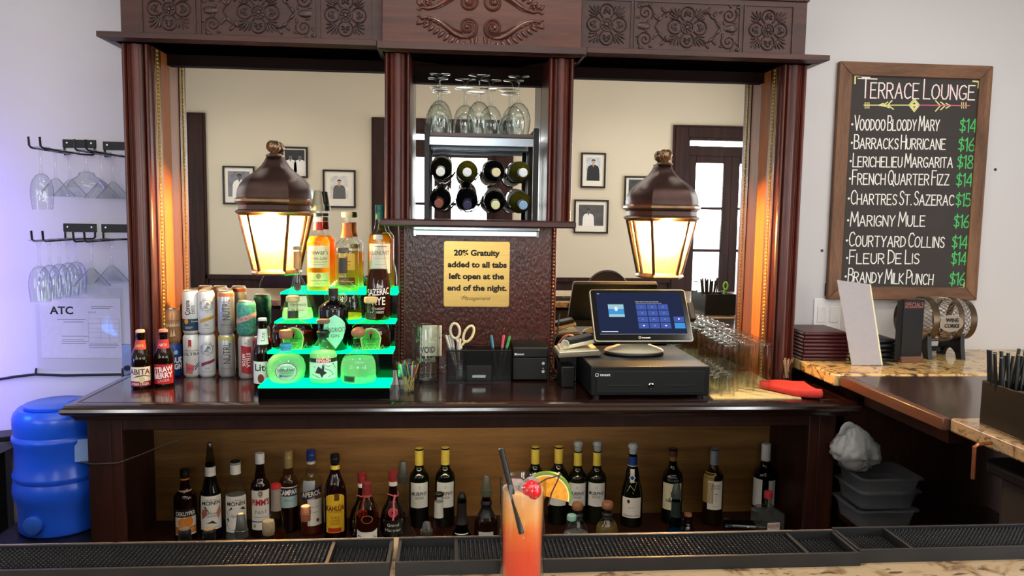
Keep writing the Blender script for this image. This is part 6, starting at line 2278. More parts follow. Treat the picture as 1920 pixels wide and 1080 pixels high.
# slanted sign holder seen from behind
b0, b1 = onz(1590, 679, RZ), onz(1652, 678, RZ)
sh = thing('sign_holder', 'slanted acrylic sign holder with a grey sheet in front of the black menus', 'sign holder', (b1.x, 2.585, RZ))
q = [at(1597, 676, 2.59), at(1652, 677, 2.59), at(1629, 533, 2.63), at(1569, 525, 2.63)]
q = [p - Vector(sh.location) for p in q]
q[0].z = q[1].z = .001
n_ = (q[1] - q[0]).cross(q[3] - q[0]).normalized() * .003
m = MB().add(q + [p + n_ for p in q], [(0, 1, 2, 3), (7, 6, 5, 4), (0, 4, 5, 1), (1, 5, 6, 2), (2, 6, 7, 3), (3, 7, 4, 0)])
m.build('sheet', P('#a9a3a5', .6), sh)
e0, e1 = q[1] + n_, q[2] + n_
m = MB().add([q[1] - n_ * .5, q[2] - n_ * .5, q[2] + Vector((.006, -.003, 0)), q[1] + Vector((.006, -.003, 0)), q[1] + n_ * 1.4, q[2] + n_ * 1.4], [(0, 1, 2, 3), (3, 2, 5, 4), (4, 5, 1, 0), (0, 3, 4), (1, 5, 2)])
m.build('edge', P('#efe4bf', .25), sh)
MB().box(-.085, .004, -.004, .06, 0, .003).build('foot', thin('acrylic_foot', '#eeeeee', '#b8b8b0'), sh)

# specials card stand
p = onz(1672, 668, RZ)
sp_ = thing('specials_stand', 'small black specials board on a wooden foot in front of the barrel', 'tabletop sign', (p.x, 2.645, RZ), .12)
MB().box(-.045, .045, -.005, .035, 0, .022).build('foot', wood('small_foot_wood', '#5a3826', '#84573c', 'x', 9, .5, .05), sp_, bevel=.003)
bz1 = at(1670, 562, 2.65).z - RZ
MB().box(-.040, .046, .008, .014, .018, bz1).build('board', BLACKM, sp_, bevel=.001)
MB().box(-.085, -.042, .009, .013, .010, bz1, 0, Matrix.Translation((-.041, .01, 0)) @ Matrix.Rotation(.5, 4, 'Z') @ Matrix.Translation((.041, -.01, 0))).build('side_board', BLACKM, sp_, bevel=.001)
m = MB()
letters(m, 'SPECIALS', .003, bz1 - .018, .017, 0, flatxz(.0076), .075)
m.add([flatxz(.0078)(u, v) for u, v in ((-.036, bz1 - .030), (.042, bz1 - .030), (.042, bz1 - .0285), (-.036, bz1 - .0285))], [(0, 1, 2, 3)])
m.build('lettering', P('#b06a64', .7), sp_)

# barrel shaped cork cage
bq = at(1752, 598, 2.775)
ck = thing('cork_barrel', 'barrel shaped wire cork holder on a black cradle under the chalkboard', 'cork holder', (bq.x, 2.775, RZ))
bzc = bq.z - RZ
BL_, Rb = .108, .084
brad = lambda u: Rb * (1 - .14 * (u / BL_) ** 2)
XB = Matrix.Translation((0, 0, bzc))
WIREM = plain('#8a7c6a', .35, .85, var=.15, name='bronze_wire')
HOOP = plain('#6a5a48', .32, .85, var=.2, scale=25, name='bronze_hoop')
wm = MB()
for d in (-1, 1):
    for k in range(30):
        pts = []
        for s_ in range(13):
            u = -BL_ + 2 * BL_ * s_ / 12
            a = 2 * pi * k / 30 + d * 1.9 * s_ / 12
            pts.append((u, brad(u) * cos(a), brad(u) * sin(a)))
        wm.tube(pts, .0011, 4, 0, XB, caps=False)
for e in (-1, 1):
    for k in range(-5, 6):
        for d in (-1, 1):
            h_ = .0135 * k
            L = sqrt(max(0, (Rb * .86) ** 2 - h_ * h_))
            ca = cos(d * .9)
            sa = sin(d * .9)
            wm.tube([(e * BL_, -L * ca - h_ * sa, -L * sa + h_ * ca), (e * BL_, L * ca - h_ * sa, L * sa + h_ * ca)], .001, 4, 0, XB)
wm.build('wire_mesh', WIREM, ck)
for u, w_ in ((-BL_, .010), (-.045, .013), (.055, .010), (BL_, .012)):
    XR_ = XB @ Matrix.Translation((u, 0, 0)) @ Matrix.Rotation(radians(90), 4, 'Y')
    r_ = brad(u) + .0012
    MB().lathe([(r_, -w_), (r_ + .0022, -w_), (r_ + .0022, w_), (r_, w_), (r_, -w_)], 48, 0, XR_).build('hoop', HOOP, ck)
pm_ = MB()
pf = lambda u, v: (u, -(Rb + .004) + v * v * 4, bzc + v)
disc(pm_, pf, .010, -.005, .046, .032, 0, 32)
pf2 = lambda u, v: (u, -(Rb + .0046) + v * v * 4, bzc + v)
letters(pm_, 'WINE', .012, .007, .014, 1, pf2, .050, bold=.03)
letters(pm_, 'CORKS', .012, -.014, .014, 1, pf2, .058, bold=.03)
pm_.build('name_plate', [plain('#9a8c7c', .4, .7, name='tag_metal'), INK], ck)
for u in (-.055, .075):
    yy = .075
    arch = [(-yy, 0), (-yy * .72, 0)] + [(-yy * .55 * cos(pi * k / 10), .035 * sin(pi * k / 10)) for k in range(11)] + [(yy * .72, 0), (yy, 0), (yy * .86, .05), (yy * .80, bzc - Rb * .55)] + [(Rb * .98 * sin(a), bzc - Rb * .98 * cos(a)) for a in [.75 - 1.5 * k / 10 for k in range(11)]] + [(-yy * .80, bzc - Rb * .55), (-yy * .86, .05)]
    MB().prism(arch, u - .008, u + .008, 0, Matrix(((0, 0, 1, 0), (1, 0, 0, 0), (0, 1, 0, 0), (0, 0, 0, 1)))).build('cradle', BLACK, ck)
MB().box(-.063, .083, .045, .060, .012, .030).build('cross_bar', BLACK, ck)
for k, (u, y) in enumerate(((-.075, -.035), (-.02, .02), (.02, -.03), (.06, .0))):
    o = MB().lathe([(0, 0), (.0115, 0), (.0120, .001), (.0120, .043), (0, .044)], 16, 0, Matrix.Rotation(radians(90), 4, 'Y')).build('wine_cork', COLOR_CORK, loc=(ck.location.x + u, ck.location.y + y, RZ + bzc - Rb * .80 + .012), rz=.4 * k)
    tag(o, 'used wine cork lying in the bottom of the wire barrel', 'cork', 'corks in the wire barrel')

# caddy with black straws at the right edge
cdx, cdy = 1.350, 1.822
ctop = at(1836, 713, cdy).z
cd = thing('bar_caddy', 'black plastic bar caddy at the right edge of the photo', 'caddy', (cdx, cdy, 1.0705), -.03)
CW, CD, CHh = .17, .22, ctop - 1.07
m = MB()
for xa, xb, ya, yb in ((0, .004, -CD, 0), (CW - .004, CW, -CD, 0), (.004, CW - .004, -.004, 0), (.004, CW - .004, -CD, -CD + .004), (.004, CW - .004, -.085, -.081), (.07, .074, -.081, -.004)):
    m.box(xa, xb, ya, yb, .003, CHh if (xa, xb) != (.004, CW - .004) or ya > -.01 else CHh * .92)
m.box(0, CW, -CD, 0, 0, .003)
m.build('tray', BLACK, cd, bevel=.002)
for sx in (0, CW):
    MB().tube([(sx, -CD * .98, CHh * .8), (sx, -CD * .9, CHh), (sx, -CD * .6, CHh)], .003, 6).build('rim', BLACKM, cd)
straw = None
for k in range(16):
    col_, row_ = k % 8, k // 8
    bx_, by_ = .014 + (col_ % 4) * .013, -.02 - (col_ // 4) * .03 - row_ * .012
    dx, dy = (col_ % 4) * .012 - .02 + random.uniform(-.008, .008), random.uniform(-.02, .02)
    L = random.uniform(.175, .195)
    o = MB().tube([(0, 0, 0), (dx * L * 5, dy * L * 5, L)], .0040, 10).tube([(dx * L * 5, dy * L * 5, L), (dx * L * 5, dy * L * 5, L + .0006)], .0033, 10, 1).build('drinking_straw', [BLACK, GRAYP], loc=(cdx + bx_, cdy + by_, 1.0740))  # grey end disc paints the pale glint of the straw tip
    tag(o, 'black drinking straw standing in the bar caddy', 'straw', 'straws in the bar caddy')
gt_ = thing('green_peeler', 'bright green loop-handled tool sticking out of the bar caddy', 'tool', (cdx + .11, cdy - .035, 1.076))
ring = [(.006 * 0 + .011 * cos(a) + .01, .0, .150 + .020 * sin(a)) for a in [2 * pi * k / 20 for k in range(20)]]
MB().tube(ring, .0045, 8, closed=True).tube([(0, 0, .095), (.006, 0, .132)], .0055, 8).build('handle', P('#86d63a', .4), gt_)
MB().tube([(-.004, 0, 0), (0, 0, .095)], .003, 6).build('shaft', STEEL, gt_)

# under the flap: plastic tubs with a bag, bin, copper rail, back board
PLAS = liquidmat('clear_tub_plastic', '#eceef0', .88)
shf = thing('under_bar_shelf', 'dark wooden shelf behind the bar flap holding plastic tubs', 'shelf', (1.62, 2.62, 0))
pz = at(1640, 952, 2.50).z
MB().box(1.345, 1.90, 2.40, 2.498, pz - .022, pz).box(1.41, 1.90, 2.0, 2.40, pz - .022, pz).build('board', BASEW, shf, world=True)
MB().box(1.41, 1.43, 2.0, 2.02, 0, pz - .022).box(1.85, 1.88, 2.0, 2.02, 0, pz - .022).box(1.41, 1.43, 2.46, 2.48, 0, pz - .022).box(1.85, 1.88, 2.46, 2.48, 0, pz - .022).build('upright', BASEW, shf, world=True)


def tub(x, y, z, W, D, H, label):
    t = thing('plastic_tub', label, 'container', (x, y, z), group='clear plastic tubs under the bar flap')
    a = rrect(W * .88, D * .84, .02)
    b = rrect(W, D, .022)
    c = rrect(W * 1.09, D * 1.12, .022)
    secs = [[(p[0], p[1], 0) for p in a], [(p[0], p[1], H - .004) for p in b], [(p[0], p[1], H - .003) for p in c], [(p[0], p[1], H) for p in c], [(p[0] * .98, p[1] * .98, H) for p in b], [(p[0] * .97, p[1] * .97, .004) for p in a]]
    m = MB()
    loft(m, secs)
    m.build('tub', PLAS, t)
    return t


tX = at(1640, 930, 2.40).x
for k in range(3):
    tub(tX + .004 * k, 2.40, pz + .0005 + .043 * k + (.0 if k == 0 else .02), .20, .17, .062, ['lowest', 'middle', 'topmost'][k] + ' clear plastic tub of the stack under the bar flap')
BAGM = bpy.data.materials.new('milky_bag')
BAGM.use_nodes = True
_b = BAGM.node_tree.nodes['Principled BSDF']
_b.inputs['Base Color'].default_value = C('#c4c4c2')
_b.inputs['Roughness'].default_value = .35
_b.inputs['Transmission Weight'].default_value = .5
bgp = at(1602, 880, 2.40)
bgz = pz + .169
bh = at(1600, 795, 2.40).z - bgz


from mathutils import noise


def bagpt(i, j):
    a, b = 2 * pi * i, pi * j
    d = Vector((sin(b) * cos(a), sin(b) * sin(a), -cos(b)))
    k = 1 + .22 * noise.noise(d * 1.6 + Vector((3, 1, 7))) + .16 * abs(noise.noise(d * 3.5 + Vector((1, 5, 2)))) + .12 * abs(noise.noise(d * 6 + Vector((2, 2, 9)))) + .07 * abs(noise.noise(d * 13)) - .12
    z = .5 * (1 + d.z * min(1, k))
    sq = (1.05 - .55 * z ** 2.2)
    return (.088 * d.x * k * sq - .022 * z, .065 * d.y * k * sq, max(.0005, bh * z))


bg_ = MB().grid(bagpt, 72, 36)
ear = [(-.045 + .020 * cos(t), -.012, bh * .80 + .032 * sin(t)) for t in [pi * q / 10 for q in range(11)]]
bg_.tube(ear, [.012] * 11, 8, 0, None, flat=.35)
bgo = bg_.build('plastic_bag', BAGM, loc=(bgp.x + .01, 2.40, bgz), sharp=70)
tag(bgo, 'crumpled milky plastic bag lying on the clear tubs under the bar flap', 'bag')
p = at(1893, 900, 1.75)
bn = thing('waste_bin', 'black bin with a flat rounded lid under the right bar arm', 'bin', (1.62, 2.0 - .25, 0))
lz = at(1893, 935, 1.60).z
MB().prism(rrect(.42, .30, .05), lz - .03, lz).build('lid', plain('#26242a', .3, var=.1, name='dark_lid'), bn, bevel=.006)
MB().prism(rrect(.36, .25, .05), 0, lz - .03).build('body', plain('#4a4a50', .3, .5, name='grey_bin_metal'), bn)
pp = [at(1824, 898, 1.70), at(1827, 838, 1.70), at(1833, 834, 1.70), at(1870, 828, 1.74)]
cr = thing('copper_bracket', 'copper coloured bent bracket under the right bar arm', 'bracket', tuple(pp[0]))
MB().tube(pp, .0045, 8).build('rod', plain('#b5704a', .3, .8, var=.15, name='copper'), cr, world=True)


# ================================================================== bottles in the niche
NS = NZ0 + .0003
GN = 'bottles in the niche under the counter'


CLRN = liquidmat('clear_drink', '#f1f3f0', .75)


def nb(label, px, py, Y, R, kind, glass, caph=0.0, **k):
    loc, H = stand_at(px, py, Y, NS)
    return bottle(label, loc, H - caph, R, kind, glass, group=GN, **k)


SMOKE = plain('#33332d', .3, var=.1, name='smoke_pourer', spec=.5)
PAPW, PAPC = P('#e9e4da'), P('#e4d8b8')
REDI, BLUI = P('#b0202c'), P('#1e3f8c')
nb('dark liqueur bottle with an orange and apricot label at the left end of the niche', 346, 880, 2.74, .0385, 'spirit', DKBROWN, cap=(BLACK, .03, .0155, 'screw'), collar=[(P('#c8772c'), .86, .965), (P('#c8a08a'), .70, .72)],
   labels=[(.10, .46, .040, P('#e8dccb'), [('b', -1, 1, .72, 1, P('#14100e')), ('t', 'DEKUYPER', 0, .86, .16, TXW, .86, {'bold': .01}), ('b', -1, 1, .06, .34, P('#c7762e')), ('d', -.25, .5, .42, .2, P('#d8893c')), ('d', .25, .54, .38, .2, P('#cf7e34')), ('t', 'APRICOT', 0, .2, .12, P('#f0c894'), .7)])])
nb('dark syrup bottle with a floral label and clear pourer', 394, 868, 2.74, .0385, 'tall', DKGLASS, cap=(thin('clear_pourer', '#b9bdb8', '#5a5f5c'), .075, .014, 'pourer'), collar=(PAPW, .84, .96), rn=.017,
   labels=[(.16, .60, .040, PAPW, [('t', 'MONIN', 0, .80, .11, TXK, .82, {'bold': .02}), ('t', 'Le Sirop', 0, .90, .06, P('#7a756e'), .5, {'shear': .3}), ('p', [(-.8, .3), (-.4, .45), (-.3, .6), (-.7, .62), (-.9, .5)], P('#b5634a')), ('p', [(.4, .5), (.8, .72), (.9, .5), (.6, .3)], P('#b97a5c')),
           ('p', [(-.6, .66), (-.1, .5), (-.5, .72)], P('#2f4a34')), ('p', [(-.4, .2), (.1, .28), (.5, .16), (.0, .2)], P('#24301f')), ('t', 'Blue', 0, .5, .07, P('#5a4a44'), .4, {'shear': .3}), ('t', 'Curacao', 0, .42, .07, P('#5a4a44'), .5, {'shear': .3}), ('b', -.7, .7, .06, .075, GRAYP)])])
nb('clear syrup bottle with a white olive-branch label', 441, 856, 2.74, .0390, 'tall', GLASSD, caph=.016, cap=(BLACK, .018, .0175, 'screw'), collar=(PAPW, .84, .985), rn=.017, fill=CLRN, level=.56,
   labels=[(.12, .58, .040, PAPW, [('t', 'MONIN', 0, .80, .11, TXK, .82, {'bold': .02}), ('t', 'Le Sirop', 0, .90, .06, P('#7a756e'), .5, {'shear': .3}), ('t', 'Almond', 0, .46, .09, P('#5a544c'), .5, {'shear': .3}), ('p', [(-.7, .6), (-.4, .72), (-.3, .66)], P('#2c3326')), ('p', [(.3, .66), (.6, .7), (.9, .6), (.6, .62)], P('#2c3326')),
           ('r', [(-.8, .6), (-.7, .4), (-.85, .2), (-.6, .1)], .002, P('#2c3326')), ('p', [(-.9, .35), (-.6, .3), (-.7, .42)], P('#2c3326')), ('b', -.6, .6, .06, .075, GRAYP)])])
nb('brown aperitif bottle with a white cap and red-lettered label', 487, 850, 2.76, .0335, 'spirit', DKBROWN, cap=(P('#e6e6e4', .35), .036, .0160, 'screw'),
   labels=[(.10, .58, .036, PAPW, [('t', "PIMM'S", 0, .70, .15, REDI, .92, {'bold': .03}), ('t', 'No1', 0, .46, .1, P('#8a8078'), .5), ('d', 0, .92, .26, .1, P('#b8ae94')), ('d', 0, .92, .16, .06, P('#4a5a3a'), .6), ('b', -.7, .7, .32, .33, GRAYP), ('b', -1, 1, .20, .225, P('#2a2320')), ('d', -.6, .1, .12, .04, P('#a08a5a'))])])
nb('clear bottle with a red cap and grey neck label', 517, 908, 2.62, .043, 'decanter', GLASSD, cap=(P('#c22a34', .35), .014, .0165, 'screw'), collar=(plain('#8f8378', .5, name='taupe_label'), .62, .94), rn=.0155, fill=BROWNSP, level=.3)
nb('bitter aperitif bottle with a gold cap and navy banner label', 540, 845, 2.80, .0345, 'spirit', thin('amber_tint_glass', '#d9c9b0', '#4a3a2a'), fill=plain('#1c0706', .1, name='dark_red_bitter'), level=.52, cap=(plain('#b8a06a', .35, .5, name='pale_gold_cap'), .062, .0165, 'screw'),
   labels=[(.32, .58, .037, P('#a9c4c8'), [('b', -1, 1, .55, 1, P('#141c38')), ('b', -1, 1, .95, 1, PAPW), ('t', 'CAMPARI', 0, .74, .24, TXW, .95, {'bold': .03, 'ang': .03}), ('t', 'Milano', 0, .36, .12, P('#7a8a8c'), .4)])])
nb('clear orange aperitif bottle with a blue cap and diagonal navy banner', 583, 844, 2.78, .0405, 'spirit', GLASSD, fill=liquidmat('orange_aperitif', '#c8541e', .6), level=.30, cap=(P('#1f3478', .3), .036, .0165, 'screw'), collar=(P('#dcd6c8'), .84, .87),
   labels=[(.40, .60, .043, None, [('p', [(-1, .1), (1, .5), (1, .98), (-1, .58)], P('#1a2150')), ('t', 'APEROL', 0, .54, .30, P('#f0e6c8'), .84, {'bold': .02, 'ang': .16})]), (.12, .44, .028, P('#e0dcd4'), [('b', -.6, .6, .7, .72, GRAYP), ('b', -.4, .4, .5, .52, P('#c8804a')), ('d', .3, .2, .2, .07, P('#7a2a2a'))], {'name': 'back_label', 'face': .35}),
           (.44, .66, .022, P('#9a9fa6'), [], {'name': 'crest_label', 'face': -.25})])
nb('dark coffee liqueur bottle with a yellow and red label', 628, 852, 2.73, .0405, 'tall', DKBROWN, cap=(BLACK, .03, .0165, 'screw'), collar=(P('#d8c24a'), .83, .88),
   labels=[(.10, .56, .035, P('#e0b62c'), [('t', 'KAHL\u00daA', 0, .64, .13, P('#5a1218'), .98, {'bold': .03}), ('p', [(-.1, .84), (.4, .84), (.4, 1.02), (-.1, 1.02)], P('#5a3a1c')), ('t', 'THE ORIGINAL', 0, .54, .045, P('#7a2a18'), .7), ('t', 'RUM &', 0, .40, .06, P('#7a3414'), .4), ('t', 'COFFEE', 0, .32, .06, P('#7a3414'), .45), ('t', 'LIQUEUR', 0, .24, .06, P('#7a3414'), .5), ('b', -.75, .6, .02, .13, P('#b8341e'))], {'cut': lambda i, v, j: v - (.012 * abs(2 * i - 1) ** 4 if j > .9 else 0)})])
RIB = P('#d86a78', .5)
for px, py, lb in ((679, 886, 'squat orange liqueur bottle with red wax, left of the pair'), (737, 883, 'squat orange liqueur bottle with red ribbon, right of the pair')):
    t = nb(lb, px, py, 2.74, .046, 'squat', DKBROWN, cap=(plain('#8a2a2c', .4, name='red_wax'), .036, .0165, 'screw'), collar=(PAPW, .78, .89), rn=.0145,
           labels=[(.06, .30, .036, P('#16120f'), [('r', [(-.98, .03), (-.98, .97), (.98, .97), (.98, .03), (-.98, .03)], .0022, PAPW), ('t', 'Grand', 0, .68, .2, TXW, .6), ('t', 'Marnier', 0, .36, .2, TXW, .8)]), (.34, .47, .018, None, [('d', 0, .5, 1, .5, P('#c84a54'), .7), ('d', 0, .5, .6, .3, P('#b03a48'), .5)], {'name': 'seal'})])
    Hb = stand_at(px, py, 2.74, NS)[1]
    rm = MB().tube([(.019 * cos(a), .019 * sin(a), Hb * .64 + .004 * sin(2 * a)) for a in [2 * pi * k / 20 for k in range(20)]], .003, 6, closed=True, flat=.6)
    rm.tube([(.008, -.021, Hb * .66), (.002, -.028, Hb * .56), (.004, -.044, Hb * .42), (.0, -.048, Hb * .3)], .0035, 6, flat=.5)
    rm.build('ribbon', RIB, t)
loc, H = stand_at(688, 905, 2.63, NS)
bottle('brown whisky bottle with a dark red cap and white label at the niche front', loc, H, .0405, 'tall', thin('brown_tint_glass', '#c9a27c', '#3a2a1c'), fill=liquidmat('dark_whisky', '#7a3f14', .35), level=.42, cap=(plain('#7a2a2a', .35, name='dark_red_cap'), .044, .0165, 'screw'), collar=(P('#9a3a38'), .80, .90), group=GN,
       labels=[(.04, .34, .040, PAPW, [('t', "Dewar's", 0, .58, .30, TXK, .84, {'bold': .0}), ('b', -.6, .6, .22, .25, GRAYP)], {'cut': lambda i, v, j: v - (.010 * sin(pi * i) if j > .9 else 0)}), (.44, .56, .02, None, [('d', 0, .5, 1, .5, P('#8a6a4a'), .85)], {'name': 'emboss'})])
loc, H = stand_at(756, 903, 2.62, NS)
bottle('clear decanter shaped bottle with a grey pourer at the niche front', loc, H, .055, 'decanter', GLASSD, cap=(SMOKE, .072, .020, 'pourer'), rn=.0165, fill=CLRN, level=.06, group=GN)
MURL = [('t', 'MURPHY', 0, .56, .15, P('#23262b'), .84, {'bold': .02}), ('t', 'GOODE', 0, .40, .09, P('#3a3f48'), .45, {'bold': .02}), ('d', 0, .82, .10, .06, P('#9aa0a2'), .6), ('b', -.7, .7, .26, .265, GRAYP), ('b', -.6, .2, .18, .185, GRAYP), ('r', [(-.9, .06), (-.9, .94), (.9, .94), (.9, .06), (-.9, .06)], .0007, GRAYP)]
MURC = plain('#dcc552', .4, .0, var=.06, name='yellow_foil')
for px, py, st, lb in ((786, 840, 0, 'red wine bottle with a yellow cap and white label, left one beside the pourers'), (835, 839, 0, 'red wine bottle with a yellow cap and white label, right one beside the pourers'), (1004, 838, 0, 'red wine bottle with a yellow cap behind the cocktail'),
                       (1048, 837, 0, 'red wine bottle with a yellow cap just right of the cocktail'), (1084, 845, 1, 'red wine bottle with a grey vacuum stopper, left of the two'), (1120, 845, 1, 'red wine bottle with a grey vacuum stopper, right of the two')):
    loc, H = stand_at(px, py, 2.83, NS)
    bottle(lb, loc, H, .0375, 'wine', DKGREEN if px < 1060 else plain('#151705', .06, name='olive_black_glass'), cap=(MURC, .064, .0158, 'screw') if not st else (plain('#8e979c', .4, name='grey_stopper'), .038, .0185, 'stopper'), collar=None if not st else (MURC, .80, .985), group=GN,
           labels=[(.26, .585, .036, P('#dcdedd'), MURL)], rz=facing(*loc[:2]) + random.uniform(-.12, .12))
nb('small clear bottle with a black cap in front of the wine bottles', 823, 930, 2.60, .036, 'decanter', GLASSD, cap=(BLACK, .012, .0160, 'cork'), rn=.0145, fill=BROWNSP, level=.3, collar=(P('#b8b8b4'), .62, .90))
nb('small dark cognac bottle with a black pourer', 866, 934, 2.64, .040, 'decanter', thin('dark_tint_glass', '#6a5a4c', '#1a1512'), cap=(BLACK, .02, .0150, 'pourer'), rn=.0165, fill=plain('#1a0a05', .2, name='cognac'), level=.3, collar=(P('#201a18'), .48, .92), labels=[(.26, .34, .03, None, [('b', -.9, .9, .3, .5, P('#c8c8c4'))])])
nb('clear brandy bottle with a smoky tapered pourer and silver label', 912, 928, 2.64, .042, 'dome', thin('grey_tint_glass', '#b8b0a6', '#3a3632'), cap=(plain('#4a4c40', .25, var=.05, name='olive_smoke_pourer'), .070, .0185, 'pourer'), rn=.0165, fill=liquidmat('brandy_remnant', '#6a4a30', .5), level=.10, collar=(BLACK, .60, .90),
   labels=[(.10, .34, .028, P('#b9bcbe'), [('r', [(-.98, .03), (-.98, .97), (.98, .97), (.98, .03), (-.98, .03)], .0014, P('#50545a'))])])
MINT = P('#9fd0c4', .4)
nb('clear bottle with a mint green cap at the niche front right of the cocktail', 1072, 966, 2.58, .030, 'dome', GLASSD, cap=(MINT, .016, .0165, 'screw'), rn=.015, fill=CLRN, level=.5)
nb('round clear tequila bottle with a brown stopper, left of the pair', 1083, 955, 2.64, .041, 'round', GLASSD, cap=(WOODCAP, .024, .0205, 'cork'), rn=.0155, fill=CLRN, level=.3, collar=(P('#2f3a34'), .72, .88))
nb('round pale-gold tequila bottle with a brown stopper, right of the pair', 1139, 953, 2.64, .042, 'round', GLASSD, cap=(WOODCAP, .024, .0205, 'cork'), rn=.0155, fill=liquidmat('pale_gold_tequila', '#c9b06a', .55), level=.52, collar=(P('#2a2f2c'), .72, .88))
nb('dark sparkling wine bottle with a blue neck foil and white label', 1187, 850, 2.80, .0415, 'slope', DKGREEN, cap=(plain('#a9b4b8', .4, name='pale_stopper'), .040, .019, 'stopper'), collar=[(BLUI, .845, .965), (PAPW, .835, .845)], rn=.0145,
   labels=[(.14, .42, .039, PAPW, [('d', -.3, .82, .14, .09, P('#2a2226')), ('t', 'BRUT', 0, .5, .06, GRAYP, .3), ('b', -.5, .5, .34, .35, GRAYP), ('t', 'Maison Aix', 0, .12, .09, TXK, .8)]), (.62, .80, .008, PAPW, [('p', [(-1.6, .35), (0, .1), (1.6, .35), (0, .62)], PAPW), ('p', [(-1.1, .35), (0, .18), (1.1, .35), (0, .53)], BLUI)], {'name': 'neck_label'}), (.46, .66, .03, None, [('r', [(-.6, .2), (-.2, .6), (.3, .3), (.6, .8), (.1, .9), (-.4, .5), (.2, .1)], .0014, P('#b8b8a8'))], {'name': 'emblem'})])
nb('dark red wine bottle with a maroon cap and cream label', 1263, 841, 2.82, .0395, 'wine', DKGLASS, cap=(plain('#5e3036', .35, name='maroon_foil'), .03, .0155, 'screw'), collar=(plain('#9a7c34', .4, .4, name='gold_ring'), .84, .90),
   labels=[(.20, .56, .040, P('#dcd6b4'), [('p', [(-.4, .3), (-.2, .5), (0, .3)], P('#6a6a58')), ('b', -.6, -.4, .3, .4, P('#8a8a72'))]), (.58, .66, .024, None, [('t', 'NOVA', .1, .75, .3, P('#8a8a88'), .7), ('t', 'CELLARS', .1, .3, .3, P('#8a8a88'), .9)], {'name': 'print'})])
nb('white wine bottle with a grey cap and tall white label', 1340, 841, 2.80, .0385, 'wine', thin('straw_tint_glass', '#b5a56a', '#3c3a1c'), fill=liquidmat('white_wine', '#7a6428', .45), level=.62, cap=(plain('#8f9aa8', .4, .2, name='grey_foil'), .062, .0155, 'screw'),
   labels=[(.22, .60, .030, P('#e2ddd2'), [('t', "TERRA", .1, .84, .07, P('#4a4640'), .6), ('t', "D'ORO", .1, .75, .07, P('#4a4640'), .6), ('r', [(.1, .56), (.1, .3)], .001, TXK), ('r', [(-.05, .55), (.1, .57), (.25, .55)], .002, TXK), ('b', -.3, .3, .12, .13, GRAYP)], {'face': .25}), (.30, .70, .026, P('#9a7e3c'), [], {'name': 'back_label', 'face': -.62})])
nb('dark bottle with a plain white cap at the right end of the niche', 1437, 832, 2.82, .0425, 'spirit', thin('olive_dark_glass', '#4a4a38', '#12120c'), cap=(P('#d9d8d4', .4), .072, .0175, 'screw'), rn=.016, fill=plain('#16150d', .2, name='dark_fill'), level=.5,
   labels=[(.20, .565, .024, P('#d8d8d4'), [], {'face': -.75}), (.20, .56, .016, P('#c9c9c4'), [], {'face': .75, 'name': 'side_label'})])
nb('square clear gin bottle with a red cap and white guardsman label', 1441, 922, 2.63, .062, 'square', thin('cold_clear_glass', '#e0e2e0', '#6c6e6e'), n=4, a0=pi / 4, cap=(P('#b5303a', .4), .022, .0155, 'screw'), rn=.014, fill=CLRN, level=.60, rz=.12,
   labels=[(.03, .46, .024, P('#e0dad2'), [('t', 'BEEFEATER', 0, .84, .13, P('#a8242e'), .9, {'bold': .02}), ('b', -.5, .5, .72, .74, GRAYP), ('p', [(-.22, .05), (.25, .05), (.2, .3), (.3, .36), (.1, .42), (.1, .5), (-.06, .5), (-.08, .42), (-.3, .3), (-.15, .3)], P('#8a2430')), ('r', [(-.35, .1), (-.3, .5)], .0012, TXK)], {'face': .08})])
nb('blue tinted gin bottle with a smoky tapered pourer', 1268, 932, 2.61, .040, 'decanter', thin('sapphire_glass', '#5fb2cc', '#1c5468'), cap=(plain('#3f4640', .25, var=.05, name='green_smoke_pourer'), .05, .0175, 'pourer'), rn=.0155, fill=liquidmat('blue_tint_drink', '#2a8fb4', .5), level=.30, collar=(plain('#26302c', .3, name='dark_band'), .60, .92), labels=[(.03, .16, .02, P('#dce4e8'), [('d', 0, .5, .8, .4, P('#2a6a94'), .7)])])
nb('small brown bottle beside the blue gin bottle', 1290, 968, 2.64, .027, 'dome', DKBROWN, cap=(WOODCAP, .012, .014, 'cork'))
o = MB().lathe([(0, 0), (.028, 0), (.032, .005), (.033, .14), (.026, .18), (.013, .215), (.0125, .27), (0, .27)], 24, 0, Matrix.Rotation(radians(90), 4, 'Y')).build('lying_bottle', DKGLASS, loc=(at(1372, 975, 2.68).x - .03, 2.68, NS + .0335), rz=-.25)
tag(o, 'dark bottle lying on its side near the right end of the niche', 'bottle', GN)
# crumpled red and white packet
p = at(1215, 985, 2.56)
pk = thing('snack_packet', 'crumpled red and white packet lying at the front of the niche', 'packet', (p.x, 2.57, NS), .1)


def crump(w, d, h, seed, x0=0):
    def f(i, j):
        a, b = 2 * pi * i, pi * j
        n_ = 1 + .16 * sin(5 * a + seed) * sin(4 * b) + .08 * sin(9 * a + 2 * seed)
        return (x0 + w * sin(b) * cos(a) * n_, d * sin(b) * sin(a) * n_, h * .5 * (1 - cos(b) * n_ * .98))
    return f


MB().grid(crump(.050, .022, .05, 1, .028), 28, 14).build('red_film', P('#d23a42', .3), pk)
MB().grid(crump(.052, .022, .036, 3, -.05), 28, 14).build('white_film', P('#e6d8c6', .35), pk)

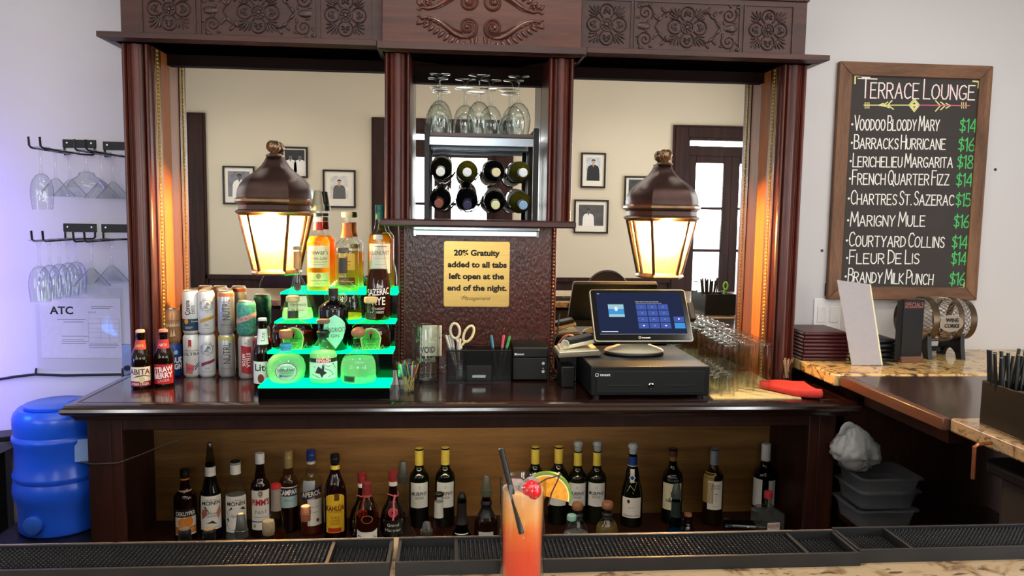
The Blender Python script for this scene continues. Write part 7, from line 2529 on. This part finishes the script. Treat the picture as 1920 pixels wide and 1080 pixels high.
# speed rail on the bartender's side of the front bar, only the tops of its bottles rise into view
RYc = 1.30
rail = thing('speed_rail', 'steel bottle rail hanging on the back of the front bar', 'bottle rail', (-.3, RYc, 0))
rz0 = .715
MB().box(-.70, 0.05, RYc - .05, RYc + .05, rz0 - .004, rz0).box(-.70, 0.05, RYc + .046, RYc + .05, rz0, rz0 + .10).box(-.70, .05, RYc - .05, RYc - .046, rz0, rz0 + .24).build('trough', STEEL, rail, world=True)
for x in (-.6, -.05):
    MB().box(x - .015, x + .015, 1.10, RYc - .05, rz0 + .2, rz0 + .23).build('hanger', STEEL, rail, world=True)


def rb(label, px, py, R, cap, caph, kind='spirit', glass=None, collar=None, rn=.0105):
    loc, H = stand_at(px, py, RYc, rz0 + .0003)
    bottle(label, loc, H - caph, R, kind, glass or GLASSD, cap=cap, group='bottles in the speed rail', collar=collar, rn=rn)


rb('rail bottle with a black cap below the apricot liqueur', 346, 991, .036, (BLACK, .018, .0105, 'cork'), .018)
rb('rail bottle with a black cap below the floral syrup bottle', 392, 991, .036, (BLACK, .014, .0105, 'cork'), .014)
rb('rail bottle with a grey tapered pourer in front of the clear syrup bottle', 452, 963, .036, (SMOKE, .040, .0105, 'pourer'), .040)
rb('rail bottle with a pale green topped cork', 503, 976, .036, (plain('#7d6c50', .7, var=.15, scale=120, name='old_cork'), .024, .0105, 'cork'), .024)
rb('rail bottle with a copper pourer', 573, 950, .036, (plain('#8a5236', .3, .5, name='copper_pourer'), .024, .0082, 'screw'), .0, rn=.007)
rb('rail bottle with a grey pourer cap below the first red wine', 800, 979, .034, (SMOKE, .020, .0095, 'pourer'), .020)

# thin wire along the left stile
wp = [at(x, y, 2.44) for x, y in ((150, 866), (175, 870), (222, 868))] + [at(x, y, 2.50) for x, y in ((270, 850), (310, 833), (345, 822))]
tag(MB().tube(wp, .0018, 6).build('thin_wire', P('#3a3228')), 'thin dark wire running across the left end of the niche', 'wire')

# ================================================================== the cocktail
gY = 1.0
g0 = at(981, 897, gY)
GRr = .0312
GH_ = g0.z - 1.0703
dk = thing('cocktail_glass', 'tall glass of orange-red cocktail on the granite in the foreground', 'cocktail', (g0.x, gY, 1.0703))
MB().lathe([(0, 0), (GRr * .90, 0), (GRr * .94, .003), (GRr, GH_ - .002), (GRr - .0008, GH_), (GRr - .0020, GH_ - .002), (GRr * .90 - .002, .010), (0, .009)], 48).build('glass', GLASS, dk, sharp=60)
DRK = bpy.data.materials.new('layered_cocktail')
DRK.use_nodes = True
nt = DRK.node_tree
b_ = nt.nodes['Principled BSDF']
tcn = nt.nodes.new('ShaderNodeTexCoord')
sx_ = nt.nodes.new('ShaderNodeSeparateXYZ')
mr = nt.nodes.new('ShaderNodeMapRange')
mr.inputs[1].default_value = 0.0
mr.inputs[2].default_value = GH_
nz = nt.nodes.new('ShaderNodeTexNoise')
nz.inputs['Scale'].default_value = 30
ad = nt.nodes.new('ShaderNodeMath')
ad.operation = 'MULTIPLY_ADD'
ad.inputs[1].default_value = .16
cr_ = nt.nodes.new('ShaderNodeValToRGB')
for pos, h in ((.0, '#d6392c'), (.48, '#dd4a2c'), (.66, '#e8742e'), (.80, '#eda356'), (.95, '#eeb583')):
    e = cr_.color_ramp.elements.new(pos)
    e.color = C(h)
cr_.color_ramp.elements.remove(cr_.color_ramp.elements[-1])
nt.links.new(tcn.outputs['Object'], sx_.inputs[0])
nt.links.new(tcn.outputs['Object'], nz.inputs['Vector'])
nt.links.new(sx_.outputs[2], mr.inputs[0])
nt.links.new(nz.outputs[0], ad.inputs[0])
nt.links.new(mr.outputs[0], ad.inputs[2])
nt.links.new(ad.outputs[0], cr_.inputs[0])
nt.links.new(cr_.outputs[0], b_.inputs['Base Color'])
b_.inputs['Roughness'].default_value = .15
b_.inputs['Subsurface Weight'].default_value = .8
b_.inputs['Subsurface Radius'].default_value = (.6, .25, .1)
b_.inputs['Subsurface Scale'].default_value = .03
LV = GH_ - .014
MB().lathe([(0, .0105), (GRr * .90 - .0030, .0105), (GRr - .0030, LV), (GRr * .7, LV + .0015), (0, LV + .001)], 40).build('drink', DRK, dk)
ICE = solidglass('ice', '#fff2ea', .08, 1.31, .25)
for k, (x, y, z, a) in enumerate(((-.008, .006, .000, .4), (.012, .010, .002, 1.1), (.004, -.010, .001, 2.0), (-.016, -.006, -.003, .9))):
    Xf = Matrix.Translation((x, y, LV + z)) @ Matrix.Rotation(a, 4, (1, .6, .8))
    MB().box(-.009, .009, -.009, .009, -.009, .009, 0, Xf).build('ice_cube', ICE, dk, bevel=.003)
s0, s1 = at(940, 842, gY - .010), at(978, 1000, gY - .0268)
sd = (s1 - s0)
stw = thing('black_straw', 'black drinking straw leaning in the orange cocktail', 'straw', tuple(s1))
mS = MB().tube([s0, s0 + sd * .5, s1], .0038, 14, 0, None, caps=False).lathe([(.0026, 0), (.0038, 0)], 14, 1, Matrix.Translation(s0))
mS.build('tube', [BLACK, GRAYP], stw, world=True)
# citrus wheel on the rim
oc = at(1028, 904, gY + .012)
ow = thing('orange_slice', 'half slice of orange with green rind on the cocktail rim', 'fruit slice', tuple(oc - Vector((0, 0, .01))))
OR_ = .0335
An = Matrix.Translation((.0, 0, .0)) @ Matrix.Rotation(.12, 4, 'Y') @ Matrix.Rotation(-.15, 4, 'Z')


def halfdisc(r0, r1, y0, y1):
    pts = [(r1 * cos(a), r1 * sin(a)) for a in [pi * k / 24 - .10 for k in range(25)]]
    if r0 > 0:
        pts += [(r0 * cos(a), r0 * sin(a)) for a in [pi * (24 - k) / 24 - .10 for k in range(25)]]
    else:
        pts += []
    return MB().prism(pts, y0, y1, 0, An @ Matrix(((1, 0, 0, 0), (0, 0, 1, 0), (0, 1, 0, 0), (0, 0, 0, 1))) @ Matrix.Translation((0, -.009, 0)))


halfdisc(OR_ - .0035, OR_, -.0035, .0035).build('rind', plain('#6a8a2c', .4, var=.25, scale=120, bump=.3, name='green_rind'), ow)
halfdisc(OR_ - .0050, OR_ - .0035, -.0034, .0034).build('pith', P('#efe2b4', .6), ow)
fm = halfdisc(0, OR_ - .0050, -.0032, .0032)
fm.build('flesh', plain('#e39b2c', .3, var=.2, scale=160, name='orange_flesh'), ow)
cc = at(997, 919, gY - .0165)
chy = thing('cherry', 'bright red cocktail cherry with a brown stem in the glass', 'cherry', tuple(cc))
CHM = plain('#c8101e', .12, var=.08, name='maraschino_red', coat=.5)
MB().ball((0, 0, 0), .0132, 24, 16).build('fruit', CHM, chy)
sp0 = [at(x, y, gY - .026) - cc for x, y in ((1008, 908), (1024, 898), (1040, 894), (1051, 890))]
sp1 = [at(x, y, gY - .026) - cc for x, y in ((1050, 890), (1044, 904), (1034, 925), (1028, 948))]
MB().tube(sp0, .0010, 6).tube(sp1, .0010, 6).build('stem', P('#4a2018', .5), chy)


# ================================================================== small pieces belong to the part that carries them
CARRIER = {'drawer_pull': 'drawer', 'lock': 'drawer_front', 'screw': 'wall_plate', 'print': 'can_body', 'shoulder_band': 'can_body', 'photo': 'mount', 'screen': 'bezel', 'lettering': ('plate', 'board'), 'chalk_writing': 'slate',
           'socket': 'plate', 'rocker': 'plate', 'lid_grip': 'lid', 'carved_panel': 'frieze', 'scroll_ornament': 'frieze_block', 'band_moulding': 'band', 'finial': 'roof', 'button': 'body', 'logo': ('drawer_front', 'bezel', 'paper_cover'),
           'printing': 'sheet', 'medallion': 'glass', 'diamond_pattern': 'glass', 'seal': 'glass', 'pith': 'rind', 'plug': 'plate', 'clip': ('barrel', 'cord'), 'name_plate': 'wire_mesh', 'base_foot': 'stand_base', 'jamb_strip': 'jamb', 'ice_cube': 'drink'}
bare = lambda n: n.rsplit('.', 1)[0] if n[-3:].isdigit() else n
for o in [o for o in bpy.data.objects if o.parent is None]:
    kids = list(o.children)
    for c in kids:
        want = CARRIER.get(bare(c.name))
        if not want:
            continue
        want = (want,) if isinstance(want, str) else want
        host = next((k for k in kids if bare(k.name) in want and k is not c), None)
        if host is not None:
            c.parent = host
            c.matrix_parent_inverse = Matrix()
